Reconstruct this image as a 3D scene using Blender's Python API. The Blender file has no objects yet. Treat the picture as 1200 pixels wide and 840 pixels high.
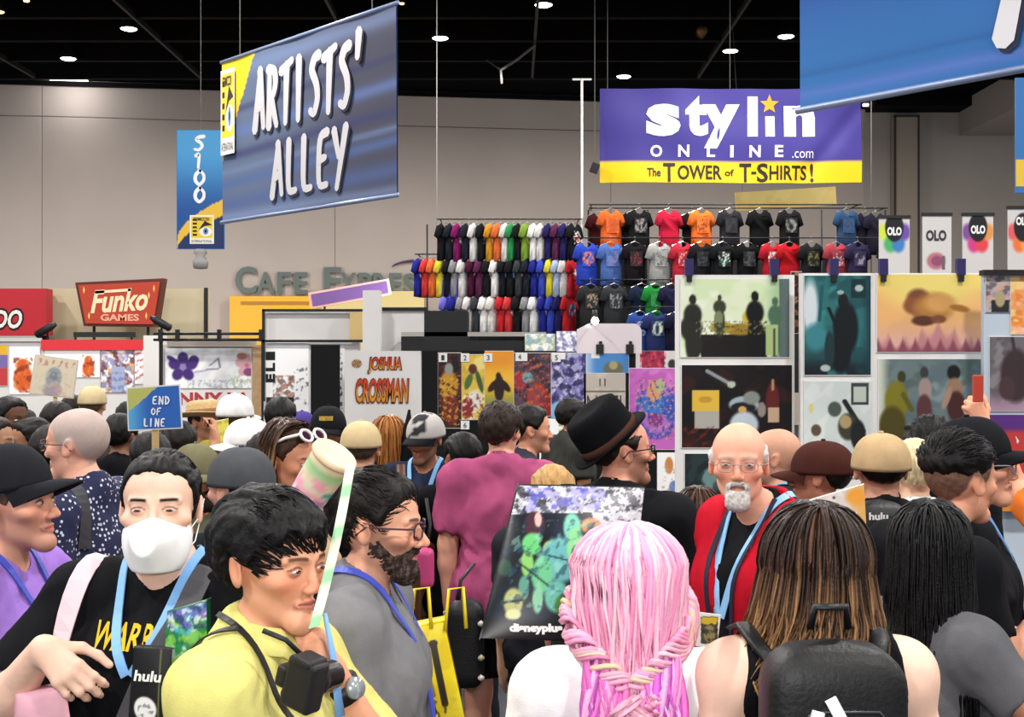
import bpy, math, random
import numpy as np
from mathutils import Vector, Matrix
from mathutils.bvhtree import BVHTree

# ---------------------------------------------------------------- camera, world, lights, exposure
SC = bpy.context.scene
COL = SC.collection
CAMH, F, HY = 1.92, 1500.0, 420.0          # camera height, focal length in pixels of a 1200x840 frame, horizon row
cam = bpy.data.objects.new('camera', bpy.data.cameras.new('camera'))
COL.objects.link(cam)
cam.location = (0, 0, CAMH)
cam.rotation_euler = (math.pi / 2, 0, 0)
cam.data.sensor_width = 36.0
cam.data.lens = 36.0 * F / 1200.0
cam.data.clip_end = 200
SC.camera = cam
SC.view_settings.view_transform = 'Standard'
SC.view_settings.look = 'None'
SC.view_settings.gamma = 1.0
SC.view_settings.use_curve_mapping = False
SC.view_settings.exposure = 0.0

wd = bpy.data.worlds.new('hall_air')
SC.world = wd
wd.use_nodes = True
wd.node_tree.nodes['Background'].inputs[0].default_value = (0.93, 0.96, 1.0, 1)
wd.node_tree.nodes['Background'].inputs[1].default_value = 0.55

def area_light(name, loc, rot, size, power, col=(1, 1, 1), shape='DISK', spread=180):
    l = bpy.data.lights.new(name, 'AREA')
    l.shape = shape; l.size = size; l.energy = power; l.color = col
    l.spread = math.radians(spread)
    o = bpy.data.objects.new(name, l); COL.objects.link(o)
    o.location = loc; o.rotation_euler = rot
    return o
# rows of high bay lamps over the hall
for ix, lx in enumerate((-12, -4, 4, 12)):
    for iy, ly in enumerate((-2, 5, 12, 19)):
        area_light('bay_light', (lx, ly, 8.3), (0, 0, 0), 0.7, 520, (1.0, 0.97, 0.93))
for lx in (-9, 0, 9):
    area_light('bay_light', (lx, 26.5, 8.3), (0, 0, 0), 0.7, 640, (1.0, 0.97, 0.93))
# unseen lamps added behind the far stands to brighten the lower rear wall
for lx in (-14, -8, -2, 4, 10):
    area_light('wall_fill_light', (lx, 28.6, 3.0), (math.radians(96), 0, 0), 1.2, 80, (1.0, 0.98, 0.96))
# the photographer's flash, just above the lens
area_light('camera_flash', (0.04, -0.12, CAMH + 0.14), (math.pi / 2, 0, 0), 0.14, 36, (1.0, 0.98, 0.96))
# ---------------------------------------------------------------- helpers
def lin(c):
    c = np.asarray(c, float)
    return np.where(c <= 0.04045, c / 12.92, ((c + 0.055) / 1.055) ** 2.4)
def hx(s):
    s = s.lstrip('#')
    return tuple(lin([int(s[i:i + 2], 16) / 255 for i in (0, 2, 4)]))
def at(px, py, d):
    return Vector(((px - 600) / F * d, d, CAMH - (py - HY) / F * d))
_M = {}
def mat(key, color, rough=0.6, metal=0.0, spec=0.4, noise=0.0, nscale=30.0, bump=0.0, bscale=200.0, emit=0.0, vcol=False, sss=0.0, alpha=1.0, sheen=0.0, aniso=None):
    """plain procedural material: base colour (or the mesh colours), a little tone noise and fine bump"""
    if key in _M: return _M[key]
    m = bpy.data.materials.new(key); _M[key] = m
    m.use_nodes = True
    nt = m.node_tree; b = nt.nodes['Principled BSDF']
    if isinstance(color, str): color = hx(color)
    b.inputs['Base Color'].default_value = (*color, 1)
    b.inputs['Roughness'].default_value = rough
    b.inputs['Metallic'].default_value = metal
    b.inputs['Specular IOR Level'].default_value = spec
    b.inputs['Sheen Weight'].default_value = sheen
    src = None
    tc = nt.nodes.new('ShaderNodeTexCoord')
    if vcol:
        a = nt.nodes.new('ShaderNodeAttribute'); a.attribute_name = 'Col'; src = a.outputs['Color']
    if noise > 0:
        n = nt.nodes.new('ShaderNodeTexNoise'); n.inputs['Scale'].default_value = nscale; n.inputs['Detail'].default_value = 4
        nt.links.new(tc.outputs['Object'], n.inputs['Vector'])
        r = nt.nodes.new('ShaderNodeMapRange')
        r.inputs['From Min'].default_value = 0.25; r.inputs['From Max'].default_value = 0.75
        r.inputs['To Min'].default_value = 1 - noise; r.inputs['To Max'].default_value = 1 + noise * 0.6
        nt.links.new(n.outputs['Fac'], r.inputs['Value'])
        mx = nt.nodes.new('ShaderNodeMix'); mx.data_type = 'RGBA'; mx.blend_type = 'MULTIPLY'
        mx.inputs['Factor'].default_value = 1.0
        if src: nt.links.new(src, mx.inputs['A'])
        else: mx.inputs['A'].default_value = (*color, 1)
        nt.links.new(r.outputs['Result'], mx.inputs['B'])
        src = mx.outputs['Result']
    if src: nt.links.new(src, b.inputs['Base Color'])
    if bump > 0:
        n2 = nt.nodes.new('ShaderNodeTexNoise'); n2.inputs['Scale'].default_value = bscale; n2.inputs['Detail'].default_value = 3
        nt.links.new(tc.outputs['Object'], n2.inputs['Vector'])
        bp = nt.nodes.new('ShaderNodeBump'); bp.inputs['Strength'].default_value = bump; bp.inputs['Distance'].default_value = 0.004
        nt.links.new(n2.outputs['Fac'], bp.inputs['Height']); nt.links.new(bp.outputs['Normal'], b.inputs['Normal'])
    if emit > 0:
        b.inputs['Emission Color'].default_value = (*color, 1); b.inputs['Emission Strength'].default_value = emit
    if sss > 0:
        b.inputs['Subsurface Weight'].default_value = sss
        b.inputs['Subsurface Radius'].default_value = (0.012, 0.005, 0.003)
        b.inputs['Subsurface Scale'].default_value = 1.0
    if alpha < 1: b.inputs['Alpha'].default_value = alpha
    return m
def cloth(hexc, rough=0.85, noise=0.12, **k):
    return mat('cloth_' + hexc, hexc, rough, noise=noise, nscale=k.pop('nscale', 25), bump=k.pop('bump', 0.25), bscale=k.pop('bscale', 350), spec=0.08, **k)
def dots_mat(key, base, dot, scale, size):
    m = mat(key, base, 0.85)
    nt = m.node_tree; b = nt.nodes['Principled BSDF']
    tc = nt.nodes.new('ShaderNodeTexCoord'); v = nt.nodes.new('ShaderNodeTexVoronoi'); v.inputs['Scale'].default_value = scale
    v.inputs['Randomness'].default_value = 0.6
    r = nt.nodes.new('ShaderNodeMath'); r.operation = 'LESS_THAN'; r.inputs[1].default_value = size
    mx = nt.nodes.new('ShaderNodeMix'); mx.data_type = 'RGBA'
    mx.inputs['A'].default_value = (*hx(base), 1); mx.inputs['B'].default_value = (*hx(dot), 1)
    nt.links.new(tc.outputs['Object'], v.inputs['Vector']); nt.links.new(v.outputs['Distance'], r.inputs[0])
    nt.links.new(r.outputs[0], mx.inputs['Factor']); nt.links.new(mx.outputs['Result'], b.inputs['Base Color'])
    return m
def vmat(rough=0.6, spec=0.3):
    return mat('printed_%d_%d' % (rough * 100, spec * 100), (1, 1, 1), rough, spec=spec, vcol=True)

class MB:
    """collects vertices, faces and colours; build() links them as one mesh object"""
    def __init__(s): s.v, s.f, s.c, s.n = [], [], [], 0
    def add(s, v, f, col=(1, 1, 1)):
        v = np.asarray(v, float).reshape(-1, 3)
        s.f += [tuple(i + s.n for i in q) for q in f]
        s.v.append(v); s.n += len(v)
        c = np.asarray(col, float)
        s.c.append(np.tile(c, (len(v), 1)) if c.ndim == 1 else c)
        return s
    def box(s, lo, hi, col=(1, 1, 1), rot=None, off=None):
        x0, y0, z0 = lo; x1, y1, z1 = hi
        v = np.array([(x0, y0, z0), (x1, y0, z0), (x1, y1, z0), (x0, y1, z0), (x0, y0, z1), (x1, y0, z1), (x1, y1, z1), (x0, y1, z1)], float)
        if rot is not None: v = v @ np.asarray(rot).T
        if off is not None: v = v + np.asarray(off)
        return s.add(v, [(0, 3, 2, 1), (4, 5, 6, 7), (0, 1, 5, 4), (1, 2, 6, 5), (2, 3, 7, 6), (3, 0, 4, 7)], col)
    def grid(s, P, col=(1, 1, 1), wrap=False, flip=False):
        P = np.asarray(P, float); n, m = P.shape[:2]
        f = []
        for i in range(n - 1):
            for j in range(m if wrap else m - 1):
                q = (i * m + j, i * m + (j + 1) % m, (i + 1) * m + (j + 1) % m, (i + 1) * m + j)
                f.append(q[::-1] if flip else q)
        c = np.asarray(col, float)
        return s.add(P.reshape(-1, 3), f, c if c.ndim == 1 else c.reshape(-1, 3))
    def tube(s, pts, rad, sides=6, col=(1, 1, 1), flat=1.0, up=(0, 0, 1)):
        pts = np.asarray(pts, float); n = len(pts)
        rad = np.full(n, rad, float) if np.ndim(rad) == 0 else np.asarray(rad, float)
        t = np.gradient(pts, axis=0); t /= np.linalg.norm(t, axis=1, keepdims=True) + 1e-9
        u = np.asarray(up, float)
        a = np.cross(t, u); bad = np.linalg.norm(a, axis=1) < 1e-3
        if bad.any(): a[bad] = np.cross(t[bad], (1, 0.2, 0))
        a /= np.linalg.norm(a, axis=1, keepdims=True)
        b = np.cross(a, t)
        ang = np.arange(sides) * 2 * math.pi / sides
        P = pts[:, None] + rad[:, None, None] * (np.cos(ang)[None, :, None] * a[:, None] + flat * np.sin(ang)[None, :, None] * b[:, None])
        f = [(i * sides + j, (i + 1) * sides + j, (i + 1) * sides + (j + 1) % sides, i * sides + (j + 1) % sides) for i in range(n - 1) for j in range(sides)]
        f.append(tuple(range(sides))); f.append(tuple((n - 1) * sides + j for j in range(sides - 1, -1, -1)))
        c = np.asarray(col, float)
        if c.ndim == 2: c = np.repeat(c, sides, axis=0)
        return s.add(P.reshape(-1, 3), f, c)
    def lathe(s, prof, c=(0, 0, 0), sides=20, col=(1, 1, 1), R=None):
        ang = np.arange(sides) * 2 * math.pi / sides
        P = np.array([[(r * math.cos(a), r * math.sin(a), z) for a in ang] for r, z in prof])
        if R is not None: P = P @ np.asarray(R).T
        P = P + np.asarray(c, float)
        f = []; m = sides; n = len(prof)
        for i in range(n - 1):
            for j in range(m): f.append((i * m + j, i * m + (j + 1) % m, (i + 1) * m + (j + 1) % m, (i + 1) * m + j))
        f.append(tuple(range(m - 1, -1, -1))); f.append(tuple((n - 1) * m + j for j in range(m)))
        cc = np.asarray(col, float)
        if cc.ndim == 2: cc = np.repeat(cc, m, axis=0)
        return s.add(P.reshape(-1, 3), f, cc)
    def prism(s, poly, y0, y1, col=(1, 1, 1)):
        """polygon in (x,z) given a depth from y0 (front) to y1"""
        n = len(poly)
        v = [(x, y0, z) for x, z in poly] + [(x, y1, z) for x, z in poly]
        f = [tuple(range(n)), tuple(range(2 * n - 1, n - 1, -1))] + [(i, i + n, (i + 1) % n + n, (i + 1) % n) for i in range(n)]
        return s.add(v, f, col)
    def build(s, name, m, parent=None, smooth=False, loc=None):
        return mesh_obj(name, np.concatenate(s.v), s.f, m, parent, smooth, np.concatenate(s.c), loc)

def mesh_obj(name, v, f, m, parent=None, smooth=False, col=None, loc=None):
    me = bpy.data.meshes.new(name)
    v = np.asarray(v, np.float32)
    if isinstance(f, np.ndarray):
        nf, k = f.shape
        me.vertices.add(len(v)); me.vertices.foreach_set('co', v.ravel())
        me.loops.add(nf * k); me.loops.foreach_set('vertex_index', f.astype(np.int32).ravel())
        me.polygons.add(nf); me.polygons.foreach_set('loop_start', np.arange(0, nf * k, k, dtype=np.int32))
        me.update(calc_edges=True)
    else:
        me.from_pydata(v.tolist(), [], f); me.update()
    if smooth: me.polygons.foreach_set('use_smooth', np.ones(len(me.polygons), bool))
    if col is not None and m is not None and any(nd.type == 'ATTRIBUTE' for nd in m.node_tree.nodes):
        a = me.color_attributes.new('Col', 'FLOAT_COLOR', 'POINT')
        c4 = np.ones((len(v), 4), np.float32); c4[:, :3] = col
        a.data.foreach_set('color', c4.ravel())
    if m is not None: me.materials.append(m)
    o = bpy.data.objects.new(name, me); COL.objects.link(o)
    if parent is not None: o.parent = parent
    if loc is not None: o.location = loc
    return o
def tag(o, label=None, cat=None, group=None, kind=None):
    if label: o['label'] = label
    if cat: o['category'] = cat
    if group: o['group'] = group
    if kind: o['kind'] = kind
    return o
def empty(name, loc, rotz=0.0, label=None, cat=None, group=None, kind=None):
    o = bpy.data.objects.new(name, None); COL.objects.link(o)
    o.location = loc; o.rotation_euler = (0, 0, rotz); o.empty_display_size = 0.1
    return tag(o, label, cat, group, kind)
def bevel(o, w=0.01, seg=2):
    md = o.modifiers.new('bevel', 'BEVEL'); md.width = w; md.segments = seg; md.limit_method = 'ANGLE'
    return o

# lettering: flat letter meshes from the built-in font, made once per string
_T = {}
def text_v(s, bold=0.0, shear=0.0, space=1.0, res=3):
    """(vertices in x,y with height of a capital about 1, faces)"""
    key = (s, bold, shear, space, res)
    if key in _T: return _T[key]
    cu = bpy.data.curves.new('lettering', 'FONT'); cu.body = s; cu.align_x = 'CENTER'; cu.align_y = 'CENTER'
    cu.offset = bold; cu.shear = shear; cu.space_character = space; cu.resolution_u = res; cu.fill_mode = 'FRONT'
    o = bpy.data.objects.new('lettering', cu); COL.objects.link(o)
    dg = bpy.context.evaluated_depsgraph_get()
    me = bpy.data.meshes.new_from_object(o.evaluated_get(dg))
    v = np.array([p.co[:] for p in me.vertices]); f = [tuple(p.vertices) for p in me.polygons]
    bpy.data.objects.remove(o); bpy.data.curves.remove(cu); bpy.data.meshes.remove(me)
    lo, hi = v.min(0), v.max(0)
    v = v - (lo + hi) / 2
    _T[key] = (v[:, :2], f, hi - lo)
    return _T[key]
def lettering(mb, s, cx, cz, w, h, y, col, bold=0.0, shear=0.0, space=1.0, th=0.002, rot=0.0, res=3):
    """adds the string fitted into w x h around (cx, cz) in the x-z plane, standing th proud of depth y (towards -y)"""
    v, f, sz = text_v(s, bold, shear, space, res)
    q = v * np.array([w / sz[0], h / sz[1]])
    if rot: c_, s_ = math.cos(rot), math.sin(rot); q = q @ np.array([[c_, s_], [-s_, c_]])
    P = np.stack([q[:, 0] + cx, np.full(len(q), y - th), q[:, 1] + cz], 1)
    c = col(q[:, 0] / w + 0.5, q[:, 1] / h + 0.5) if callable(col) else np.asarray(col, float)
    mb.add(P, f, c)
def smooth01(x, a, b):
    t = np.clip((x - a) / (b - a), 0, 1); return t * t * (3 - 2 * t)
def vnoise(p, seed=0, oct=3, f0=1.0):
    """cheap smooth noise from summed sines, about -1..1"""
    r = np.random.RandomState(seed); out = np.zeros(p.shape[:-1]); amp, tot = 1.0, 0.0
    q = p * f0
    for o in range(oct):
        for k in range(4):
            d = r.normal(size=p.shape[-1]); d /= np.linalg.norm(d)
            out += amp * np.sin((q @ d) * (1 + 0.7 * r.rand()) * 6.283 + r.rand() * 6.283 + 0.8 * np.sin((q @ d[::-1]) * 4 + k))
        tot += amp * 2.0; amp *= 0.55; q = q * 2.03
    return out / tot
def print_sheet(mb, w, h, y, fn, nx=40, nz=48, x0=0.0, z0=0.0):
    """flat printed picture: fn(u, v) gives the ink colour, u to the right, v up, both 0..1"""
    U, V = np.meshgrid(np.linspace(0, 1, nx + 1), np.linspace(0, 1, nz + 1))
    c = np.clip(fn(U, V), 0, 1)
    P = np.stack([x0 + (U - 0.5) * w, np.full_like(U, y), z0 + (V - 0.5) * h], -1)
    mb.grid(P, lin(c), flip=False)
def A_(*a): return np.array(a, float)
def rotm_(yaw=0, pitch=0, roll=0):
    return np.array(Matrix.Rotation(math.radians(yaw), 3, 'Z') @ Matrix.Rotation(math.radians(pitch), 3, 'X') @ Matrix.Rotation(math.radians(roll), 3, 'Y'))
# ---------------------------------------------------------------- the hall
floor = MB().box((-24, -6, -.12), (24, 42, 0)).build('floor', mat('carpet', '3a3a40', .95, noise=.35, nscale=60, bump=.4, bscale=400))
tag(floor, kind='structure')
CEIL = 9.3
ceil_m = mat('black_ceiling', '08080a', .95, spec=.05, noise=.3, nscale=2)
ce = tag(MB().box((-24, -6, CEIL), (24, 42, CEIL + .15)).build('ceiling', ceil_m), kind='structure')
beam_m = mat('black_steel', '0b0b0d', .8, spec=.1)
for i in range(6):
    y = 22.4 + i * 1.9
    MB().box((-24, y - .09, CEIL - .42), (24, y + .09, CEIL - .002)).build('beam', beam_m, ce)
for i in range(11):
    x = -20 + i * 4.1
    MB().box((x - .03, 20, CEIL - .46), (x + .03, 31.6, CEIL - .34)).build('pipe', mat('dark_pipe', '101013', .6), ce)
# rear wall, slightly oblique, of tilt-up panels in two courses
wm = mat('wall_paint', 'b9aca3', .9, noise=.06, nscale=.6, bump=.15, bscale=8, spec=.1)
wall = empty('wall_back', (-13.5, 33.75, 0), math.atan2(3.4, 23.9)); tag(wall, kind='structure')
px_ = [-7.0, 1.06, 8.75, 16.45, 24.1]
for i in range(4):
    for z0, z1 in ((0, 8.32), (8.34, CEIL)):
        o = MB().box((px_[i] + .006, 0, z0), (px_[i + 1] - .006, .2, z1)).build('panel', wm, wall); bevel(o, .012, 1)
MB().box((-7, .012, 0), (24.1, .26, CEIL)).build('backing', mat('joint', '6f655c', .9), wall)
rail = MB().box((-7, -.14, CEIL - .16), (24.1, -.02, CEIL - .04)).build('trim_1', beam_m, wall)
# the right-hand end: a pilaster, a lower soffit and the wall that steps forward
tr = tag(MB().box((10.95, 36.6, 0), (11.62, 37.0, 8.85)).build('trim_2', mat('pilaster', '9b8e80', .85, spec=.1)), kind='structure')
for x in (10.93, 11.60): MB().box((x, 36.57, 0), (x + .05, 36.62, 8.86)).build('bead', mat('bead', '3a342f', .8), tr)
MB().box((10.93, 36.57, 8.82), (11.65, 36.62, 8.88)).build('bead', mat('bead', '3a342f', .8), tr)
w2 = tag(MB().box((10.0, 37.12, 0), (24, 37.3, 9.28)).build('wall_right', mat('wall_grey', 'a69d96', .9, noise=.05, nscale=.8, spec=.1)), kind='structure')
tag(MB().box((12.9, 33.0, 8.35), (24, 36.9, 9.29)).build('soffit', mat('wall_grey2', '9a918a', .9, spec=.1)), kind='structure')
tag(MB().box((10.2, 35.9, 9.02), (13.0, 36.95, 9.28)).build('trim_3', beam_m), kind='structure')
# ceiling lamps
lamp_m = mat('lamp_face', (1, 1, 1), emit=14.0)
def bay_lamp(px, py, label, z=8.88, r=.17, col=None):
    d = F * (z - CAMH) / (HY - py); p = at(px, py, d)
    t = empty('ceiling_lamp', p, 0, label, 'lamp', 'high bay lamps under the black ceiling')
    MB().lathe([(r * 1.05, .0), (r * 1.1, .03), (r * .9, .12), (.09, .26), (.05, .38), (.02, CEIL - z - .01)], (0, 0, .004), 16).build('housing', mat('lamp_house', '25252a', .5, .5), t, True)
    MB().lathe([(.001, -.02), (r * .8, -.018), (r, 0), (r, .012), (.001, .013)], (0, 0, 0), 16).build('diffuser', col or lamp_m, t, True)
for px, py, lb in ((151, 34, 'round white ceiling lamp at the upper left, above and left of the tall number sign'), (80, 69, 'round white ceiling lamp low over the wall top, left of the others'),
                   (516, 45, 'round white ceiling lamp just right of the big hanging alley banner'), (637, 6, 'round white ceiling lamp cut by the top edge of the frame'),
                   (731, 90, 'round white ceiling lamp directly above the purple and yellow shop banner'), (856, 60, 'round white ceiling lamp left of the pair beside the blue corner banner'),
                   (921, 43, 'round white ceiling lamp touching the left edge of the blue corner banner')):
    bay_lamp(px, py, lb)
bay_lamp(-1, 14, 'small amber ceiling lamp at the far left edge', r=.10, col=mat('amber_lamp', hx('ffb070'), emit=5.0))
bay_lamp(31, 1, 'small amber ceiling lamp at the top edge, second from the left', r=.06, col=mat('amber_lamp', hx('ffb070'), emit=5.0))
bay_lamp(471, 4, 'tiny amber ceiling lamp beside the top corner of the alley banner', r=.05, col=mat('amber_lamp', hx('ffb070'), emit=5.0))
# short strip lights on top of the wall that wash it
def strip(px0, px1, py, label, d):
    a, b = at(px0, py, d), at(px1, py, d)
    o = MB().box((0, 0, 0), (b.x - a.x, .10, .07)).build('strip_light', mat('strip_face', (1, 1, 1), emit=3.0), None, loc=a)
    tag(o, label, 'lamp')
strip(58, 102, 95, 'white strip light on the wall top under a round lamp', 33.9)
strip(1012, 1040, 124, 'white strip light where the shop banner meets the wall top', 36.6)
area_light('bay_light', at(80, 88, 33.0), (math.radians(35), 0, 0), .3, 26)
# folded aerial boom hanging in the dark between the banners
bo = empty('ceiling_boom', at(587, 82, 28), 0, 'thin grey jointed boom hanging in the dark between two banners', 'boom')
q = lambda x, y: tuple(at(x, y, 28) - at(587, 82, 28))
MB().tube([q(587, 82), q(606, 70), q(627, 53)], .03, 6).build('arm', mat('boom_grey', '8a8684', .5), bo, True)
MB().tube([q(587, 82), q(588, 98)], .03, 6).build('arm', mat('boom_grey', '8a8684', .5), bo, True)
MB().tube([q(570, 70), q(587, 82)], .022, 6).build('arm', mat('boom_dark', '3a3838', .5), bo, True)
MB().tube([q(627, 53), tuple(np.array(q(627, 53)) + A_(0, 0, CEIL - at(627, 53, 28).z))], .008, 5).build('cable', beam_m, bo)
sp = empty('spotlight', at(822, 38, 28), 0, 'small brass-lit spotlight under the dark ceiling', 'lamp')
MB().lathe([(.05, -.10), (.12, -.08), (.13, .08), (.06, .16)], (0, 0, 0), 10, R=rotm_(0, 60)).build('housing', mat('brass_spot', 'b08a4a', .4, .6), sp, True)
MB().tube([(0, 0, .1), (0, 0, CEIL - at(822, 38, 28).z - .001)], .012, 5).build('rod', beam_m, sp)
# cables and the white pole that the shop banner and the shirts hang from
def wire(name, px, y0, y1, d, r, m, label, cat, zto=None):
    a, b = at(px, y0, d), at(px, y1, d)
    if zto is not None: a.z = zto
    return tag(MB().tube([(0, 0, 0), (0, 0, a.z - b.z)], r, 6).build(name, m, None, True, loc=b), label, cat)
# ---------------------------------------------------------------- stands, banners and prints
def loc_fn(o, d):
    return lambda px, py: ((px - 600) / F * d - o[0], CAMH - (py - HY) / F * d - o[2])
def nzp(X, Y, seed, f=.05, oct=3):
    return vnoise(np.stack([X, Y], -1), seed, oct, f * .5)
class Ink:
    """a printed picture described in photograph pixels (x right, y down)"""
    def __init__(s, X, Y, bg): s.X, s.Y = X, Y; s.c = np.tile(np.array([int(bg[i:i + 2], 16) / 255 for i in (0, 2, 4)]), X.shape + (1,))
    def _m(s, m, col):
        col = np.array([int(col[i:i + 2], 16) / 255 for i in (0, 2, 4)]) if isinstance(col, str) else col
        m = np.clip(m, 0, 1)[..., None]; s.c = s.c * (1 - m) + col * m; return s
    def ell(s, cx, cy, rx, ry, col, soft=.25, rot=0):
        dx, dy = s.X - cx, s.Y - cy
        if rot: a = math.radians(rot); dx, dy = dx * math.cos(a) + dy * math.sin(a), -dx * math.sin(a) + dy * math.cos(a)
        return s._m((1 - np.sqrt((dx / rx) ** 2 + (dy / ry) ** 2)) / soft + .5, col)
    def rect(s, x0, y0, x1, y1, col): return s._m(((s.X >= x0) & (s.X <= x1) & (s.Y >= y0) & (s.Y <= y1)) * 1.0, col)
    def vgrad(s, y0, y1, col, x0=-1e9, x1=1e9): return s._m(smooth01(s.Y, y0, y1) * ((s.X > x0) & (s.X < x1)), col)
    def hgrad(s, x0, x1, col): return s._m(smooth01(s.X, x0, x1) if x1 > x0 else 1 - smooth01(s.X, x1, x0), col)
    def line(s, x0, y0, x1, y1, w, col):
        ax, ay = x1 - x0, y1 - y0; t = np.clip(((s.X - x0) * ax + (s.Y - y0) * ay) / (ax * ax + ay * ay + 1e-9), 0, 1)
        return s._m(w / 2 + .5 - np.hypot(s.X - x0 - t * ax, s.Y - y0 - t * ay), col)
    def noise(s, cols, f=.12, seed=0, lo=.1, hi=.5, box=None, a=.75):
        m0 = 1.0 if box is None else ((s.X >= box[0]) & (s.X <= box[2]) & (s.Y >= box[1]) & (s.Y <= box[3])) * 1.0
        for i, c in enumerate(cols): s._m(a * m0 * smooth01(nzp(s.X, s.Y, seed + 17 * i, f), lo, hi), c)
        return s
    def person(s, x, y, h, col, w=.28, lean=0):
        """a generic standing silhouette, head top at (x, y)"""
        s.ell(x, y + h * .07, h * .055, h * .075, col); s.ell(x + lean * .3, y + h * .30, h * w * .5, h * .17, col)
        return s.ell(x + lean, y + h * .68, h * w * .42, h * .36, col)
def board(name, label, cat, x0, y0, x1, y1, d, th=.012, back='e8e6e2', art=None, group=None, cells=None, rough=.5, spec=.3, y_floor=False, tilt=0.0):
    """a flat sheet or panel facing the lens side of the hall, with its printed picture as a child"""
    a, b = at(x0, y1, d), at(x1, y0, d); c = ((a.x + b.x) / 2, d, (a.z + b.z) / 2)
    w, h = b.x - a.x, b.z - a.z
    zlo = -c[2] if y_floor else -h / 2
    o = MB().box((-w / 2, 0, zlo), (w / 2, th, h / 2)).build(name, mat('board_%s_%d' % (back, rough * 100), back, rough, spec=spec), None, loc=c)
    if tilt: o.rotation_euler = (0, tilt, 0)
    tag(o, label, cat, group)
    if art:
        nx = int(cells or min(90, max(8, (x1 - x0) * 1.0))); nz = int(max(6, min(100, nx * (y1 - y0) / (x1 - x0))))
        mb = MB()
        def fn(U, V):
            k = Ink(x0 + U * (x1 - x0), y1 - V * (y1 - y0), 'ffffff'); art(k); return k.c
        print_sheet(mb, w * .985, h * .985, -.0015, fn, nx, nz)
        mb.build('print', vmat(rough, spec), o)
    return o
def letters_on(o, items, d=None, off=.004):
    """lettering parts on a board: (string, px centre x, y, px width, height, colour, kwargs)"""
    dd = o.location.y; f = loc_fn(o.location, dd)
    for s_, cx, cy, w, h, col, kw in items:
        mb = MB(); x, z = f(cx, cy); k = dict(kw)
        lettering(mb, s_, x, z, w / F * dd, h / F * dd, -off, hx(col) if isinstance(col, str) else col, th=k.pop('th', .002), **k)
        mb.build('lettering', vmat(.5), o)
STROKES = {'A': [[(.02, 0), (.45, 1)], [(.45, 1), (.8, .02)], [(.2, .36), (.72, .42)]], 'R': [[(.1, 0), (.14, 1)], [(.0, .96), (.6, .92), (.68, .7), (.5, .52), (.12, .46)], [(.3, .46), (.8, 0)]],
           'T': [[(-.05, .86), (.9, 1.0)], [(.45, .95), (.38, 0)]], 'I': [[(.3, 1), (.28, 0)]], 'S': [[(.78, .95), (.4, .92), (.14, .74), (.6, .5), (.7, .26), (.42, .02), (.08, .1)]], "'": [[(.3, 1.12), (.2, .72)]],
           'L': [[(.15, 1), (.12, .03), (.75, .06)]], 'E': [[(.75, 1), (.15, .95), (.1, .03), (.75, .06)], [(.12, .52), (.62, .55)]], 'Y': [[(.05, 1), (.42, .5)], [(.9, 1.03), (.3, -.05)]],
           'N': [[(.1, 0), (.12, 1)], [(.12, 1), (.75, 0)], [(.75, 0), (.8, 1)]], 'D': [[(.12, 0), (.12, 1)], [(.02, .98), (.5, .9), (.8, .5), (.5, .08), (.05, .02)]], 'O': [[(.45, 1), (.1, .7), (.1, .3), (.45, 0), (.8, .3), (.8, .7), (.45, 1)]],
           'F': [[(.8, 1), (.12, .96), (.1, 0)], [(.1, .5), (.65, .54)]], '1': [[(.15, .8), (.42, 1), (.38, 0)]], '0': [[(.45, 1), (.12, .7), (.12, .3), (.45, 0), (.8, .3), (.8, .7), (.45, 1)]], 'F2': []}
def brush(mb, s, x, z, w, h, y, col, thick=.13, adv=1.0, slant=.06):
    """hand-lettered capitals from round-ended brush strokes"""
    n = len(s)
    for i, ch in enumerate(s):
        if ch == ' ': continue
        cw = w / n
        for si, st in enumerate(STROKES[ch]):
            p = np.array(st, float); t = np.linspace(0, len(p) - 1, (len(p) - 1) * 5 + 1); k = np.clip(t.astype(int), 0, len(p) - 2); f = (t - k)[:, None]
            q = p[k] * (1 - f) + p[k + 1] * f
            if len(p) > 2:
                for _ in range(3): q[1:-1] = (q[:-2] + 2 * q[1:-1] + q[2:]) / 4
            P = np.stack([x + (i + (q[:, 0] + slant * q[:, 1]) * .86 * adv) * cw, z + q[:, 1] * h], 1)
            T = np.gradient(P, axis=0); T /= np.linalg.norm(T, axis=1, keepdims=True) + 1e-9; Nn = np.stack([-T[:, 1], T[:, 0]], 1)
            r = thick * h * .5 * (1.1 - .35 * np.linspace(0, 1, len(P)))[:, None]
            P = np.concatenate([[P[0] - T[0] * r[0] * .7], P, [P[-1] + T[-1] * r[-1] * .7]]); Nn = np.concatenate([[Nn[0]], Nn, [Nn[-1]]]); r = np.concatenate([r[:1] * .4, r, r[-1:] * .4])
            G = np.stack([P + Nn * r, P - Nn * r], 1)
            mb.grid(np.stack([G[..., 0], np.full(G.shape[:2], y - .0012 * si), G[..., 1]], -1), col)
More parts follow.
